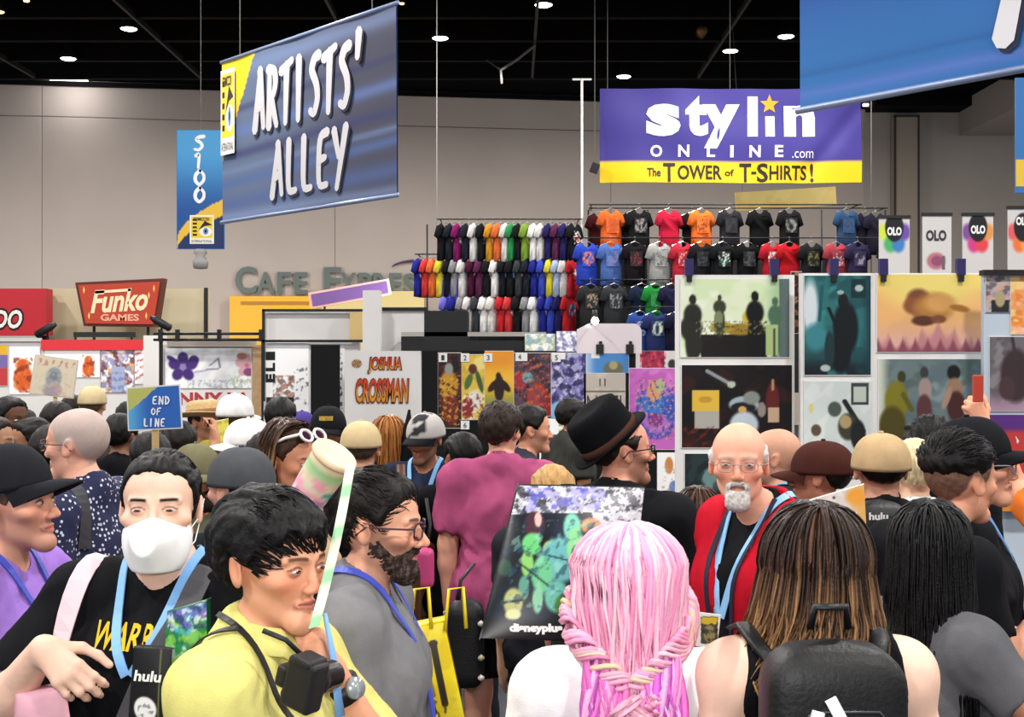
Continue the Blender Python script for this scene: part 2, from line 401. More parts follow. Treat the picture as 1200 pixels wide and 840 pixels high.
def emblem(mb, cx, cz, w, h, y):
    """the show's square badge: yellow field, black upright marks, an eye and a line of small print"""
    yel, blk, wht = hx('e8c830'), hx('1a1a1c'), hx('ecebe6')
    R = lambda u0, v0, u1, v1, c, l: mb.add([(cx + (u0 - .5) * w, y - l, cz + (v0 - .5) * h), (cx + (u1 - .5) * w, y - l, cz + (v0 - .5) * h), (cx + (u1 - .5) * w, y - l, cz + (v1 - .5) * h), (cx + (u0 - .5) * w, y - l, cz + (v1 - .5) * h)], [(0, 1, 2, 3)], c)
    R(0, 0, 1, 1, wht, 0); R(.06, .2, .94, .95, yel, .001)
    for i in range(5): R(.12, .28 + i * .13, .30, .35 + i * .13, blk, .002)
    a = np.linspace(0, 6.283, 20)[:-1]
    E = lambda u, v, ru, rv, c, l: mb.add([(cx + (u - .5 + ru * math.cos(t)) * w, y - l, cz + (v - .5 + rv * math.sin(t)) * h) for t in a], [tuple(range(19))], c)
    E(.66, .42, .26, .16, wht, .002); E(.66, .44, .11, .12, hx('6a90b8'), .003); E(.66, .44, .05, .06, blk, .004)
    mb.add([(cx + (u - .5) * w, y - .003, cz + (v - .5) * h) for u, v in ((.36, .48), (.62, .80), (.94, .66), (.62, .62))], [(0, 1, 2, 3)], blk)
    for i, t in enumerate(('COMIC', 'CON')): lettering(mb, t, cx + (-.14 + i * .33) * w, cz + .36 * h, (.42, .24)[i] * w, .12 * h, y - .004, blk, bold=.02)
    lettering(mb, 'INTERNATIONAL', cx, cz - .41 * h, .86 * w, .10 * h, y - .002, blk)

# ---- two big hanging banners with hand lettering
def hang_banner(label, A0, B0, z0, z1, art, name='hanging_banner', rod=True):
    """banner between the ground points A0 and B0 (x, y), from z0 up to z1"""
    L = math.hypot(B0[0] - A0[0], B0[1] - A0[1]); ang = math.atan2(B0[1] - A0[1], B0[0] - A0[0])
    t = empty(name, (A0[0], A0[1], z0), ang, label, 'banner')
    n, m = 24, 16; H = z1 - z0
    U, V = np.meshgrid(np.linspace(0, L, n), np.linspace(0, H, m)); W = .012 * np.sin(U * 2.3 + .8) * (1 - V / H) + .006 * np.sin(U * 5.1)
    mb = MB(); mb.grid(np.stack([U, W, V], -1)); mb.grid(np.stack([U, W + .012, V], -1), flip=True)
    cl = mb.build('cloth', mat('banner_cloth', '3a5f9e', .75, spec=.15), t, True)
    mb = MB(); U, V = np.meshgrid(np.linspace(0, 1, 90), np.linspace(0, 1, 60)); Wf = .012 * np.sin(U * L * 2.3 + .8) * (1 - V) + .006 * np.sin(U * L * 5.1)
    mb.grid(np.stack([U * L, Wf - .003, V * H], -1), lin(np.clip(art(U, V), 0, 1))); mb.build('print', vmat(.75, .15), t, True)
    if rod:
        for z in (0, H): MB().tube([(-.02, 0, z), (L + .02, 0, z)], .022, 8).build('rod', mat('banner_rod', '8a98b8', .4, .4), t, True)
        for u in (.12 * L, .88 * L): MB().tube([(u, 0, H), (u, 0, CEIL - z0 - .01)], .006, 5).build('cable', mat('steel_cable', '55524e', .5), t)
    return t, L, H
def rgb(h): return np.array([int(h[i:i + 2], 16) / 255 for i in (0, 2, 4)])
def streaks(U, V, c, f=.0):
    return c
def alley_art(U, V):
    c = np.tile(rgb('5c6880'), U.shape + (1,)) * (1 - smooth01(U, .15, .9)[..., None]) + rgb('444452') * smooth01(U, .15, .9)[..., None]
    for v0, w_, sl, col, a in ((.93, .05, .03, '6a7a9e', .7), (.56, .035, .05, '5a6ea2', .75), (.33, .018, .05, '66789e', .7), (.26, .03, .06, '4c6090', .8), (.12, .05, .03, '4a5c8c', .7), (.70, .02, .05, '32365a', .6), (.42, .03, .04, '35395e', .7), (.03, .03, .0, '7f93bb', .5)):
        m = np.exp(-((V - v0 - sl * (U - .5)) / w_) ** 2) * a; c = c * (1 - m[..., None]) + rgb(col) * m[..., None]
    m = ((U < .22) & (V > 1 - (.22 - U) * 2.8))[..., None]
    c = np.where(m, rgb('e6c02c'), c)
    return c
al, L_, H_ = hang_banner('large slate-blue hanging banner lettered for the artists alley', (-3.26, 14.4), (-1.08, 11.99), 3.45, 5.25, alley_art)
def brush_on(t, s, x, z, w, h, col='bdb9bc', shadow='26263c', thick=.165):
    mb = MB(); brush(mb, s, x + .02, z - .025, w, h, -.022, hx(shadow), thick); mb.build('lettering', vmat(.6), t)
    mb = MB(); brush(mb, s, x, z, w, h, -.026, hx(col), thick); mb.build('lettering', vmat(.6), t)
brush_on(al, "ARTISTS'", .74, .93, 2.12, .64); brush_on(al, 'ALLEY', 1.09, .18, 1.42, .56)
mb = MB(); emblem(mb, .16, 1.22, .30, .95, -.024); mb.build('emblem', vmat(.5), al)
def corner_art(U, V):
    c = np.tile(rgb('3f78b8'), U.shape + (1,)) * (1 - .35 * U[..., None]) + rgb('2a4f9c') * .35 * U[..., None]
    for v0, w_, sl, col, a in ((.60, .22, .12, '34489a', .75), (.05, .02, .0, '5f7cc8', .9), (.125, .008, .0, '2c5590', .6)):
        m = np.exp(-((V - v0 - sl * (U - .5)) / w_) ** 2) * a; c = c * (1 - m[..., None]) + rgb(col) * m[..., None]
    return c
cb, L2, H2 = hang_banner('bright blue hanging banner cut off by the upper right corner, one white letter showing', (1.775, 7.9), (3.9, 5.28), 3.45, 5.25, corner_art)
brush_on(cb, 'ALLEY', 1.36, .17, 2.1, .75, col='e4e2e6', shadow='1c2440', thick=.16)
# number sign
ns = empty('number_sign', at(235, 292, 18), 0, 'tall narrow blue hanging sign numbered S100 with a yellow swoosh', 'sign')
w_, h_ = 56 / F * 18, 140 / F * 18
MB().box((-w_ / 2, 0, 0), (w_ / 2, .02, h_)).build('panel', mat('sign_blue', '2f6fae', .5), ns)
def ns_art(U, V):
    c = np.tile(rgb('4a9ad0'), U.shape + (1,)); g = smooth01(1 - V, .15, .75)[..., None]; c = c * (1 - g) + rgb('1d4f94') * g
    arc = V - (.06 + .36 * np.sqrt(np.clip(U, 0, 1)))
    c = np.where((arc < 0)[..., None], rgb('e6b93c'), c); c = np.where((V < -.02 + .30 * np.sqrt(np.clip(U, 0, 1)))[..., None], rgb('1c2f5e'), c)
    return c
mb = MB(); print_sheet(mb, w_ * .98, h_ * .99, -.002, ns_art, 36, 70, 0, h_ / 2); mb.build('print', vmat(.5), ns)
for i, ch in enumerate('S100'):
    mb = MB(); brush(mb, ch, -.10, h_ * (.825 - .145 * i), .21, h_ * .125, -.006, hx('f0f2f4'), .24); mb.build('lettering', vmat(.5), ns)
mb = MB(); emblem(mb, .02, h_ * .165, .34, h_ * .24, -.006); mb.build('emblem', vmat(.5), ns)
MB().tube([(0, .01, h_), (0, .01, CEIL - ns.location.z - .01)], .006, 5).build('cable', mat('steel_cable', '55524e', .5), ns)
tg = tag(MB().lathe([(.02, -.28), (.10, -.27), (.12, -.16), (.06, -.10), (.10, -.05), (.08, 0)], (0, 0, 0), 10).build('hanging_tag', mat('grey_tag', '9a9694', .5), None, True, loc=at(235, 292, 18.02)), 'grey tag weight dangling under the tall number sign', 'tag')
ng = empty('number_sign', at(1212, 226, 10), 0, 'sliver of a second blue and yellow sign at the extreme right edge', 'sign')
MB().box((-.145, 0, 0), (.145, .02, .90)).build('panel', mat('sign_blue', '2f6fae', .5), ng); MB().box((-.144, -.003, .05), (.144, 0, .26)).build('stripe', mat('sign_yellow', 'e0b93c', .5), ng)
MB().tube([(0, .01, .9), (0, .01, CEIL - ng.location.z - .01)], .006, 5).build('cable', mat('steel_cable', '55524e', .5), ng)
# ---- the shop banner above the shirts
d = 22.0; o0 = at(856, 214, d); sb = empty('shop_banner', o0, 0, 'wide purple and yellow shop banner hung above the racks of shirts', 'banner')
bw, bh = 306 / F * d, 110 / F * d
def rip(x, z): return .035 * np.sin(x * 1.7 + .6) + .05 * np.exp(-((x - 1.75 - (z - .7) * .8) / .16) ** 2) + .02 * np.sin(x * 5 + z * 2) + .015 * np.sin(z * 6 + x)
def rpl(mb): 
    for v in mb.v: v[:, 1] += rip(v[:, 0], v[:, 2])
    return mb
U, V = np.meshgrid(np.linspace(-bw / 2, bw / 2, 60), np.linspace(0, bh, 30))
mb = MB(); c = np.where((V < bh * .225)[..., None], hx('e8c21c'), hx('3f3784')); mb.grid(np.stack([U, 0 * U, V], -1), c); mb.grid(np.stack([U, 0 * U + .012, V], -1), c, flip=True)
rpl(mb).build('cloth', mat('banner_fabric', (1, 1, 1), .6, spec=.25, vcol=True), sb, True)
def sb_text(s, px, py, w, h, col, **k):
    mb = MB(); x, z = loc_fn(o0, d)(px, py); lettering(mb, s, x, z, w / F * d, h / F * d, -.008, hx(col), **k); rpl(mb).build('lettering', vmat(.5), sb)
for ch, px, w in (('s', 777, 40), ('t', 816, 27), ('y', 845, 44), ('l', 882, 12), ('n', 937, 36)):
    lo, hi = {'s': (122, 160), 't': (112, 160), 'y': (122, 174), 'l': (113, 160), 'n': (123, 160)}[ch]
    sb_text(ch, px, (lo + hi) / 2, w, hi - lo, 'dcd8dc', bold=.05)
mb = MB(); f = loc_fn(o0, d); a_, b_ = f(897, 160), f(908, 136); mb.box((a_[0], -.010, a_[1]), (b_[0], -.008, b_[1]), hx('e8d8d8')); rpl(mb).build('lettering', vmat(.5), sb)
mb = MB(); cx, cz = f(902, 122); st = [(cx + (.17 if i % 2 == 0 else .075) * math.sin(i * math.pi / 5), cz + (.17 if i % 2 == 0 else .075) * math.cos(i * math.pi / 5)) for i in range(10)]
mb.add([(x, -.012, z) for x, z in st], [tuple(range(10))], hx('e09a28')); rpl(mb).build('star', vmat(.5), sb)
for i, ch in enumerate('ONLINE'): sb_text(ch, (769, 801, 833, 858, 885, 913)[i], 177, (14, 13, 10, 4, 13, 10)[i], 14, 'e4e0e6', bold=.03)
sb_text('.com', 941, 181, 25, 8, 'd8d4e0')
for s_, px, w, h in (('The', 766, 16, 10), ('T', 784, 14, 22), ('OWER', 820, 52, 17), ('of', 855, 11, 8), ('T', 874, 14, 22), ('-', 884, 6, 3), ('S', 894, 13, 22), ('HIRTS', 924, 44, 17), ('!', 952, 4, 22)): sb_text(s_, px, 202, w, h, '2a2018', bold=.02)
for sx in (-.47, 0, .47): MB().tube([(sx * bw, .05, bh - .02), (sx * bw, .05, CEIL - o0.z - .01)], .006, 5).build('cable', mat('steel_cable', '55524e', .5), sb)
pole = wire('white_pole', 682, 92, 420 + 1500 * CAMH / 21.4, 21.4, .022, mat('white_pole', 'd8d4cf', .5), 'thin white pole with a T top left of the shop banner', 'pole')
wire('hanging_wire', 512, 140, 270, 21.4, .008, mat('white_pole', 'd8d4cf', .5), 'thin pale wire hanging above the left end of the shirt racks', 'wire', zto=CEIL - .01)
wire('hanging_wire', 1021, 120, 320, 21.4, .008, mat('grey_wire', '8a8580', .5), 'thin grey wire dropping beside the end of the shop banner', 'wire', zto=CEIL - .01)
MB().box((-.16, -.01, -.03), (.16, .01, .0)).build('crossbar', mat('white_pole', 'd8d4cf', .5), pole, loc=(0, 0, at(682, 92, 21.4).z))
tag(MB().box((-.07, -.05, -.08), (.07, .05, .08), rot=rotm_(0, 0, 20)).build('speaker', mat('dark_pipe', '101013', .6), None, loc=at(697, 197, 21.9)), 'small black loudspeaker at the lower corner of the shop banner', 'speaker')
MB().tube([(0, 0, .1), (.0, 0, CEIL - at(697, 197, 21.9).z - .01)], .008, 5).build('cable', mat('steel_cable', '55524e', .5), bpy.data.objects['speaker'])
ys = board('hanging_sign', 'faded yellow board hanging behind the shop banner', 'sign', 862, 222, 980, 244, 27, .04, 'c9b26a', art=lambda k: k.rect(0, 0, 2000, 2000, 'c9b26a').noise(['d0bc7c', 'bda45c'], .04, 3, a=.5), tilt=-.06)
for sx in (-.9, .9): MB().tube([(sx, .02, .15), (sx, .02, CEIL - ys.location.z - .01)], .006, 5).build('cable', mat('steel_cable', '55524e', .5), ys)

# ---- café sign and frontage on the rear wall
wall_d = lambda px: 35.67 / (1 - .1423 * (px - 600) / F) - .05
cf = empty('wall_lettering', at(390, 345, wall_d(390)), math.atan2(3.4, 23.9), 'dark grey-green cafe express letters fixed to the rear wall', 'sign')
for ch, px, w, big in (('C', 292, 24, 1), ('A', 314, 20, 0), ('F', 335, 16, 0), ('E', 354, 15, 0), ('E', 390, 20, 1), ('X', 408, 17, 0), ('P', 427, 15, 0), ('R', 444, 16, 0), ('E', 462, 14, 0), ('S', 478, 14, 0), ('S', 494, 14, 0)):
    dd = 35.6; h = (31 if big else 25) / F * dd; v, f_, sz = text_v(ch, .03); q = v * np.array([w / F * dd / sz[0], h / sz[1]])
    mb = MB(); x = (px - 390) / F * dd; n = len(q)
    mb.add(np.stack([q[:, 0] + x, np.full(n, -.09), q[:, 1] + h / 2], 1), f_); mb.add(np.stack([q[:, 0] + x, np.full(n, -.02), q[:, 1] + h / 2], 1), f_)
    ed = {}
    for p in f_:
        for i in range(len(p)):
            e = tuple(sorted((p[i], p[(i + 1) % len(p)]))); ed[e] = ed.get(e, 0) + 1
    mb.f += [(a, b, b + n, a + n) for (a, b), k in ed.items() if k == 1]
    mb.build('letter', mat('sign_letter', '5c6862', .5), cf)
mb = MB(); aa = np.linspace(2.9, .5, 14); mb.tube([(2.35 + .75 * math.cos(t), -.05, .72 + .22 * math.sin(t)) for t in aa], np.linspace(.02, .06, 14), 6); mb.build('swoosh', mat('sign_plum', '4a2f5a', .5), cf, True)
def px_box(name, x0, y0, x1, y1, d, th, m, label=None, cat=None, floor=False, group=None, parent=None, org=None):
    a, b = at(x0, y1, d), at(x1, y0, d)
    zl = 0.0 if floor else a.z
    if parent is not None:
        return MB().box((a.x - org[0], d - org[1], zl - org[2]), (b.x - org[0], d + th - org[1], b.z - org[2])).build(name, m, parent)
    o = MB().box((a.x - (a.x + b.x) / 2, 0, 0), (b.x - (a.x + b.x) / 2, th, b.z - zl)).build(name, m, None, loc=((a.x + b.x) / 2, d, zl))
    return tag(o, label, cat, group)
W_ = mat('white_panel', 'dedbd8', .55, noise=.03, nscale=3); BK = mat('black_metal', '141416', .5); GRY = mat('grey_panel', 'b8b0a8', .6)
fr = px_box('cafe_front', 269, 347, 371, 520, 34.2, .2, mat('amber_wall', 'e8b030', .6), 'amber yellow cafe frontage panel against the rear wall', 'panel', True)
px_box('trim', 282, 353, 362, 357, 34.18, .02, mat('amber_dark', 'b07818', .6), parent=fr, org=fr.location)
px_box('cafe_front', 372, 341, 497, 520, 34.4, .2, mat('pale_amber', 'd9c486', .6), 'pale yellow cafe frontage panel beside the amber one', 'panel', True)
ps = empty('slanted_sign', at(410, 345, 30), 0, 'purple slanted sign with a pink edge above the white stand', 'sign')
R_ = rotm_(0, 0, -10)
MB().box((-.90, 0, -.12), (.90, .1, .16), rot=R_).build('panel', mat('sign_purple', '6a4a86', .5), ps); MB().box((-.96, .02, -.17), (.96, .12, .21), rot=R_).build('border', mat('sign_pink', 'd8a8a0', .5), ps)
MB().tube([(-.6, .06, 0), (-.6, .06, -ps.location.z + .0)], .03, 6).build('post', BK, ps); MB().tube([(.6, .06, 0), (.6, .06, -ps.location.z + .0)], .03, 6).build('post', BK, ps)
# ---- stands along the far left
rs_ = px_box('red_sign', -30, 338, 54, 393, 24, .35, mat('sign_red', 'b8202c', .5), 'red box sign with outlined white letters at the far left', 'sign')
px_box('post', 46, 338, 54, 520, 24.36, .1, BK, parent=rs_, org=rs_.location, floor=True)
letters_on(rs_, [('NDO', 1, 374, 54, 27, '141414', dict(bold=.10, shear=.25)), ('NDO', 1, 374, 50, 22, 'e8e4dc', dict(bold=.03, shear=.25, th=.006))])
be = px_box('booth_wall', 57, 338, 242, 520, 24.6, .3, mat('beige_panel', 'c9bd9c', .7, noise=.05, nscale=2), 'plain beige stand wall behind the trapezoid sign', 'stand', True)
px_box('post', 239, 337, 243, 520, 24.5, .06, BK, parent=be, org=be.location, floor=True)
fs = empty('trapezoid_sign', at(140, 383, 23.6), 0, 'red trapezoid games sign with cream script lettering', 'sign')
f = loc_fn(fs.location, 23.6)
MB().prism([f(98, 382), f(88, 331), f(192, 326), f(183, 383)][::-1], 0, .25, ).build('frame', mat('sign_brown', '5a2018', .5), fs)
MB().prism([f(101, 379), f(92, 334), f(188, 330), f(180, 380)][::-1], -.03, .01).build('panel', mat('sign_brick', 'b23a24', .5), fs)
mb = MB(); 
x, z = f(140, 352)
lettering(mb, 'Funko', x, z, 68 / F * 23.6, 27 / F * 23.6, -.034, hx('f0d8b0'), bold=.03, shear=.35, rot=.06); a1, b1 = f(112, 341), f(154, 338)
mb.add([(a1[0], -.036, a1[1]), (b1[0], -.036, b1[1]), (b1[0], -.036, b1[1] - .05), (a1[0], -.036, a1[1] - .05)], [(3, 2, 1, 0)], hx('f0d8b0')); mb.build('lettering', vmat(.5), fs)
mb = MB(); x, z = f(141, 372); lettering(mb, 'GAMES', x, z, 45 / F * 23.6, 8 / F * 23.6, -.034, hx('e8a890'), bold=.03); mb.build('lettering', vmat(.5), fs)
mb = MB()
for sx_, sy_ in ((99, 340), (105, 370), (172, 370), (181, 338), (175, 346)):
    x, z = f(sx_, sy_); mb.add([(x, -.034, z + .07), (x + .02, -.034, z), (x, -.034, z - .07), (x - .02, -.034, z)], [(3, 2, 1, 0)], hx('e8c060'))
mb.build('star', vmat(.5), fs)
for sx_ in (-.5, .5): MB().tube([(sx_, .1, .05), (sx_, .1, -fs.location.z)], .03, 6).build('post', BK, fs)
for px, py, lb, yw in ((54, 386, 'black arm spotlight between the red sign and the beige wall', 25), (188, 378, 'black arm spotlight right of the trapezoid sign', -25)):
    p = at(px, py, 23); t = empty('arm_spotlight', p, 0, lb, 'lamp')
    MB().lathe([(.03, -.22), (.07, -.2), (.07, .1), (.04, .2)], (0, 0, 0), 10, R=rotm_(0, 0, 60 if yw > 0 else -60)).build('housing', BK, t, True)
    MB().tube([(0, .02, 0), (0, .1, -.15), (0, .12, -p.z)], .02, 6).build('arm', BK, t)
lb_ = px_box('booth_wall', -30, 398, 168, 520, 22, .2, W_, 'white stand wall hung with orange figure posters', 'stand', True)
px_box('header', 48, 398, 167, 410, 21.95, .05, mat('header_red', 'd8303a', .5), parent=lb_, org=lb_.location)
px_box('header', -30, 396, 48, 400, 21.95, .05, mat('header_grey', 'c8c4c4', .5), parent=lb_, org=lb_.location)
tb = px_box('truss_bar', 86, 389, 158, 395, 22.4, .05, BK, 'thin black truss bar above the red header', 'truss')
for x_ in (88, 154): px_box('post', x_ - 1, 390, x_ + 1, 500, 22.42, .04, BK, parent=tb, org=tb.location, floor=True)
def fig(cx, cy, h, c1, c2): return lambda k: k.ell(cx, cy + h * .15, h * .30, h * .42, c1).ell(cx, cy - h * .25, h * .2, h * .22, c1).noise([c2, '8a3018'], .12, 5, .2, .6, box=(cx - h * .3, cy - h * .5, cx + h * .3, cy + h * .6))
board('poster', 'white poster with an orange blob figure, second from the far left edge', 'poster', 11, 406, 47, 462, 21.985, .01, 'f0ece8', fig(27, 438, 38, 'd8602a', 'e08a50'))
board('poster', 'narrow patchwork poster in yellow, violet and red at the extreme left', 'poster', -8, 404, 9, 452, 21.985, .01, 'e8e0d8', lambda k: k.rect(-9, 404, 9, 416, 'e0b030').rect(-9, 416, 9, 432, '7a6aa8').rect(-9, 432, 9, 452, 'c04040'))
board('poster', 'white poster with an orange figure under the red header', 'poster', 52, 410, 117, 442, 21.985, .01, 'f4ece8', fig(104, 428, 24, 'd8602a', 'e08a50'))
board('poster', 'dark red poster with gold and pale streaks beside the white column', 'poster', 118, 409, 157, 460, 21.985, .01, '7a2a2a', lambda k: k.noise(['d09040', '5a2030', 'c8b8d0', '8a8ab0'], .09, 8, .1, .4).rect(131, 430, 146, 460, 'a8b0d0').noise(['7080b0'], .15, 4, .1, .5, box=(118, 436, 150, 460)))
board('poster', 'narrow white poster with small red marks beside the white column', 'poster', 158, 409, 168, 450, 21.985, .01, 'f0e8e8', lambda k: k.noise(['c04848'], .2, 9, .2, .5))
px_box('white_column', 168, 393, 190, 520, 21.4, .3, W_, 'plain white column between the two far stands', 'column', True)
bb = px_box('booth_wall', 190, 404, 308, 520, 20, .2, mat('grey_white', 'c8c2be', .6), 'pale grey stand wall under a doubled black pipe', 'stand', True)
px_box('header', 196, 399, 300, 406, 19.95, .06, mat('taupe', 'a89c92', .6), parent=bb, org=bb.location)
px_box('post', 296, 404, 308, 520, 19.9, .1, mat('wood_post', 'b8946c', .6, noise=.2, nscale=12), parent=bb, org=bb.location, floor=True)
fl_cols = ['5a3a86', '4a2a70']
def flower(k, cx, cy, r, c, c2):
    for i in range(5): k.ell(cx + r * .7 * math.cos(i * 1.257 - 1.57), cy + r * .7 * math.sin(i * 1.257 - 1.57), r * .5, r * .42, c, .3, rot=math.degrees(i * 1.257 - 1.57))
    return k.ell(cx, cy, r * .25, r * .25, c2)
def ban(k):
    k.noise(['e4e2e6', 'c8c8d2', 'd8e0dc'], .04, 6, -.2, .8, a=.4); flower(k, 214, 430, 15, '4a2f7a', '9a80b8'); k.ell(200, 420, 6, 3, '4a2f7a', .4, 30).ell(227, 422, 6, 6, '4a2f7a'); k.line(228, 436, 242, 434, 2, 'b8a8c8')
    k.line(246, 428, 256, 420, 2, '9a98a8').line(242, 433, 256, 432, 2, '9a98a8').line(256, 420, 258, 430, 2.5, '88889a'); flower(k, 290, 428, 12, 'd8a8b0', 'c87888'); k.ell(292, 436, 6, 5, '8a4a7a').ell(284, 417, 6, 4, 'b07060').noise(['b8c4a0', 'c8d0b8'], .12, 4, .1, .5, box=(270, 440, 299, 456)); k.noise(['b0b8c0', 'a8a8b8'], .2, 14, .25, .5, box=(220, 445, 285, 456))
board('banner_print', 'pale banner printed with a purple flower and pink blossoms', 'banner', 193, 408, 295, 455, 19.985, .01, 'd8d6d8', ban)
rt = board('sign', 'white sign with red capitals half hidden by a straw hat', 'sign', 205, 457, 295, 520, 19.985, .01, 'e8e4e2')
letters_on(rt, [('NNY LA', 252, 467, 84, 15, 'b04044', dict(bold=.04))])
pp = empty('drape_pipe', at(244, 394, 19.6), 0, 'doubled black drape pipe running over the flower banner', 'pipe'); f = loc_fn(pp.location, 19.6)
for y_ in (391, 398): a1, b1 = f(180, y_), f(309, y_); MB().tube([(a1[0], 0, a1[1]), (b1[0], 0, b1[1])], .022, 8).build('pipe', BK, pp, True)
for x_ in (188, 208, 257, 306): a1, b1 = f(x_, 386), f(x_, 400); MB().box((a1[0] - .03, -.03, b1[1]), (a1[0] + .03, .03, a1[1])).build('clamp', BK, pp)
for x_ in (188, 308): a1 = f(x_, 392); MB().tube([(a1[0], .03, a1[1]), (a1[0], .03, -pp.location.z)], .03, 8).build('upright', BK, pp)
# ---- white stand in the middle distance
ws = px_box('booth_wall', 309, 364, 421, 520, 19, .25, W_, 'tall white stand wall edged by a black pipe frame', 'stand', True)
px_box('edge_panel', 410, 366, 424, 400, 18.9, .06, mat('cream_yellow', 'e8c888', .6), parent=ws, org=ws.location)
for x0, y0, x1, y1 in ((307, 362, 426, 365), (307, 362, 310, 470), (307, 398, 426, 401)): px_box('pipe', x0, y0, x1, y1, 18.88, .05, BK, parent=ws, org=ws.location)
px_box('white_column', 425, 340, 445, 520, 18.4, .3, W_, 'tall white column standing proud between two white stand walls', 'column', True)
w3 = px_box('booth_wall', 445, 362, 498, 520, 18.9, .25, W_, 'short white stand wall ending at the black block', 'stand', True)
px_box('pipe', 444, 360, 500, 364, 18.85, .05, BK, parent=w3, org=w3.location); px_box('shelf', 470, 393, 498, 405, 18.5, .3, BK, parent=w3, org=w3.location)
vb = board('banner_print', 'white upright banner with vertical black lettering and a small portrait print', 'banner', 311, 402, 362, 500, 18.985, .01, 'e0dcdc', lambda k: k.noise(['d0b098', 'a87060', '6a5048'], .12, 5, 0, .4, box=(320, 440, 345, 465)).noise(['585858'], .12, 9, .35, .5, box=(345, 430, 362, 480)).rect(312, 466, 344, 500, '2a2224'))
for i, ch in enumerate('ELI'): letters_on(vb, [(ch, 317, 449 - i * 13 - 6, 10, 11, '18181c', dict(bold=.06, rot=math.pi / 2))])
px_box('curtain', 364, 404, 398, 520, 18.4, .05, mat('black_cloth', '0c0c0e', .95), 'black curtain hanging between white banners', 'curtain', True)
board('banner_print', 'narrow white banner edge with dark blotches beside the red lettered board', 'banner', 398, 406, 404, 500, 18.985, .01, 'dcd8d8', lambda k: k.noise(['383c44'], .12, 4, .1, .3, box=(396, 408, 401, 480)))
jb = px_box('sign_board', 404, 411, 493, 520, 15, .02, W_, 'white board with comic style red and orange name lettering', 'sign', True)
og = lambda u, v: np.where(v[:, None] > .5, hx('c83a20'), hx('d89030')) 
letters_on(jb, [('JOSHUA', 451, 428, 41, 21, '6a3020', dict(bold=.08, shear=.15)), ('JOSHUA', 451, 428, 38, 18, og, dict(bold=.02, shear=.15, th=.006)), ('CROSSMAN', 448, 458, 64, 31, '7a4020', dict(bold=.08, shear=.15)), ('CROSSMAN', 448, 457.5, 61, 27, og, dict(bold=.02, shear=.15, th=.006))])
mb = MB(); x, z = loc_fn(jb.location, 15)(418, 426)
for i in range(12): a = i * .5236; mb.add([(x, -.004, z), (x + .06 * math.cos(a - .2), -.004, z + .05 * math.sin(a - .2)), (x + .065 * math.cos(a + .2), -.004, z + .055 * math.sin(a + .2))], [(0, 2, 1)], hx(('b07830', '8a3a2a', '8a8a3a')[i % 3]))
mb.build('emblem', vmat(.5), jb)
# ---- print stand with the black shelf
pb = px_box('print_stand', 494, 411, 800, 600, 12, .08, mat('black_cloth', '0c0c0e', .95), 'black cloth display wall pinned with a row of art prints', 'stand', True)
px_box('block', 497, 364, 548, 411, 12.3, .5, BK, parent=pb, org=pb.location); px_box('shelf', 470, 399, 640, 411, 12.1, .25, BK, parent=pb, org=pb.location)
px_box('shelf', 470, 389, 640, 394, 12.3, .2, mat('pale_shelf', 'a8a49c', .6), parent=pb, org=pb.location)
PR = 'art prints on the black display wall'
pr = lambda lb, x0, y0, x1, y1, art, dd=11.99: board('art_print', lb, 'print', x0, y0, x1, y1, dd, .008, 'e0dcd8', art, PR, rough=.45)
pr('tall dark print with a gold and red armoured figure, first of the pinned row', 513, 413, 541, 502, lambda k: k.rect(0, 0, 2000, 2000, '1c1416').noise(['4a2420', '6a2830'], .06, 3, .1, .5).ell(526, 452, 11, 18, 'c08a28').ell(526, 432, 5, 7, '8a9088').ell(528, 480, 10, 18, '7a2c20').noise(['d8a840', '3a1c18'], .18, 6, .2, .5, box=(515, 440, 540, 498)))
pr('yellow print with white and green figures, second of the pinned row', 541, 415, 568, 492, lambda k: k.rect(0, 0, 2000, 2000, 'd8b84a').noise(['e8d890', 'c09a30'], .05, 2, .1, .5).ell(554, 432, 5, 6, '5a2a20').ell(549, 447, 4, 10, '4a6a38', .3, 20).ell(562, 447, 3, 14, '3a5a34', .3, -15).ell(556, 470, 9, 12, 'dcd8cc').ell(548, 478, 7, 12, '8a2c30').noise(['f0e8d8', '7a2c28'], .2, 8, .2, .5, box=(542, 462, 567, 492)))
pr('orange sunset print with a dark winged silhouette', 568, 411, 602, 486, lambda k: k.rect(0, 0, 2000, 2000, 'e0902c').vgrad(455, 425, 'e0902c').vgrad(420, 445, 'e8b838').vgrad(450, 475, '8a9040').ell(585, 455, 6, 16, '2a1a18').ell(578, 452, 9, 4, '2a1a18', .3, -50).ell(592, 452, 9, 4, '2a1a18', .3, 50).ell(584, 440, 3, 4, '2a1a18'))
pr('dark crowded print in crimson, teal and violet', 602, 413, 646, 488, lambda k: k.rect(0, 0, 2000, 2000, '3a2c34').noise(['4a3a5a', '6a2c34', '2a2028', '54484a'], .06, 4, 0, .4).ell(609, 447, 8, 11, 'a02c38').ell(618, 442, 6, 7, '70a0a0').ell(630, 466, 12, 18, 'a83a28').ell(640, 475, 8, 14, '8a1c20').noise(['c86a48', '584868'], .16, 9, .25, .5))
pr('violet and white crowded print with a pale blue lower corner', 646, 413, 687, 491, lambda k: k.rect(0, 0, 2000, 2000, '7a74b0').noise(['e0def0', '3a3470', 'b8b4d8', '20204a'], .09, 5, 0, .35).ell(656, 482, 12, 12, '88b8e0').rect(646, 413, 662, 420, 'e8e4e8'))
pr('wide blue sky print with a grey mound in the lower corner', 687, 411, 737, 437, lambda k: k.rect(0, 0, 2000, 2000, '4a86c4').hgrad(700, 686, 'a8c0e0').ell(719, 432, 12, 8, '6a6a5a').ell(719, 428, 5, 5, 'a8a070').rect(693, 413, 702, 419, 'e0e0e0'))
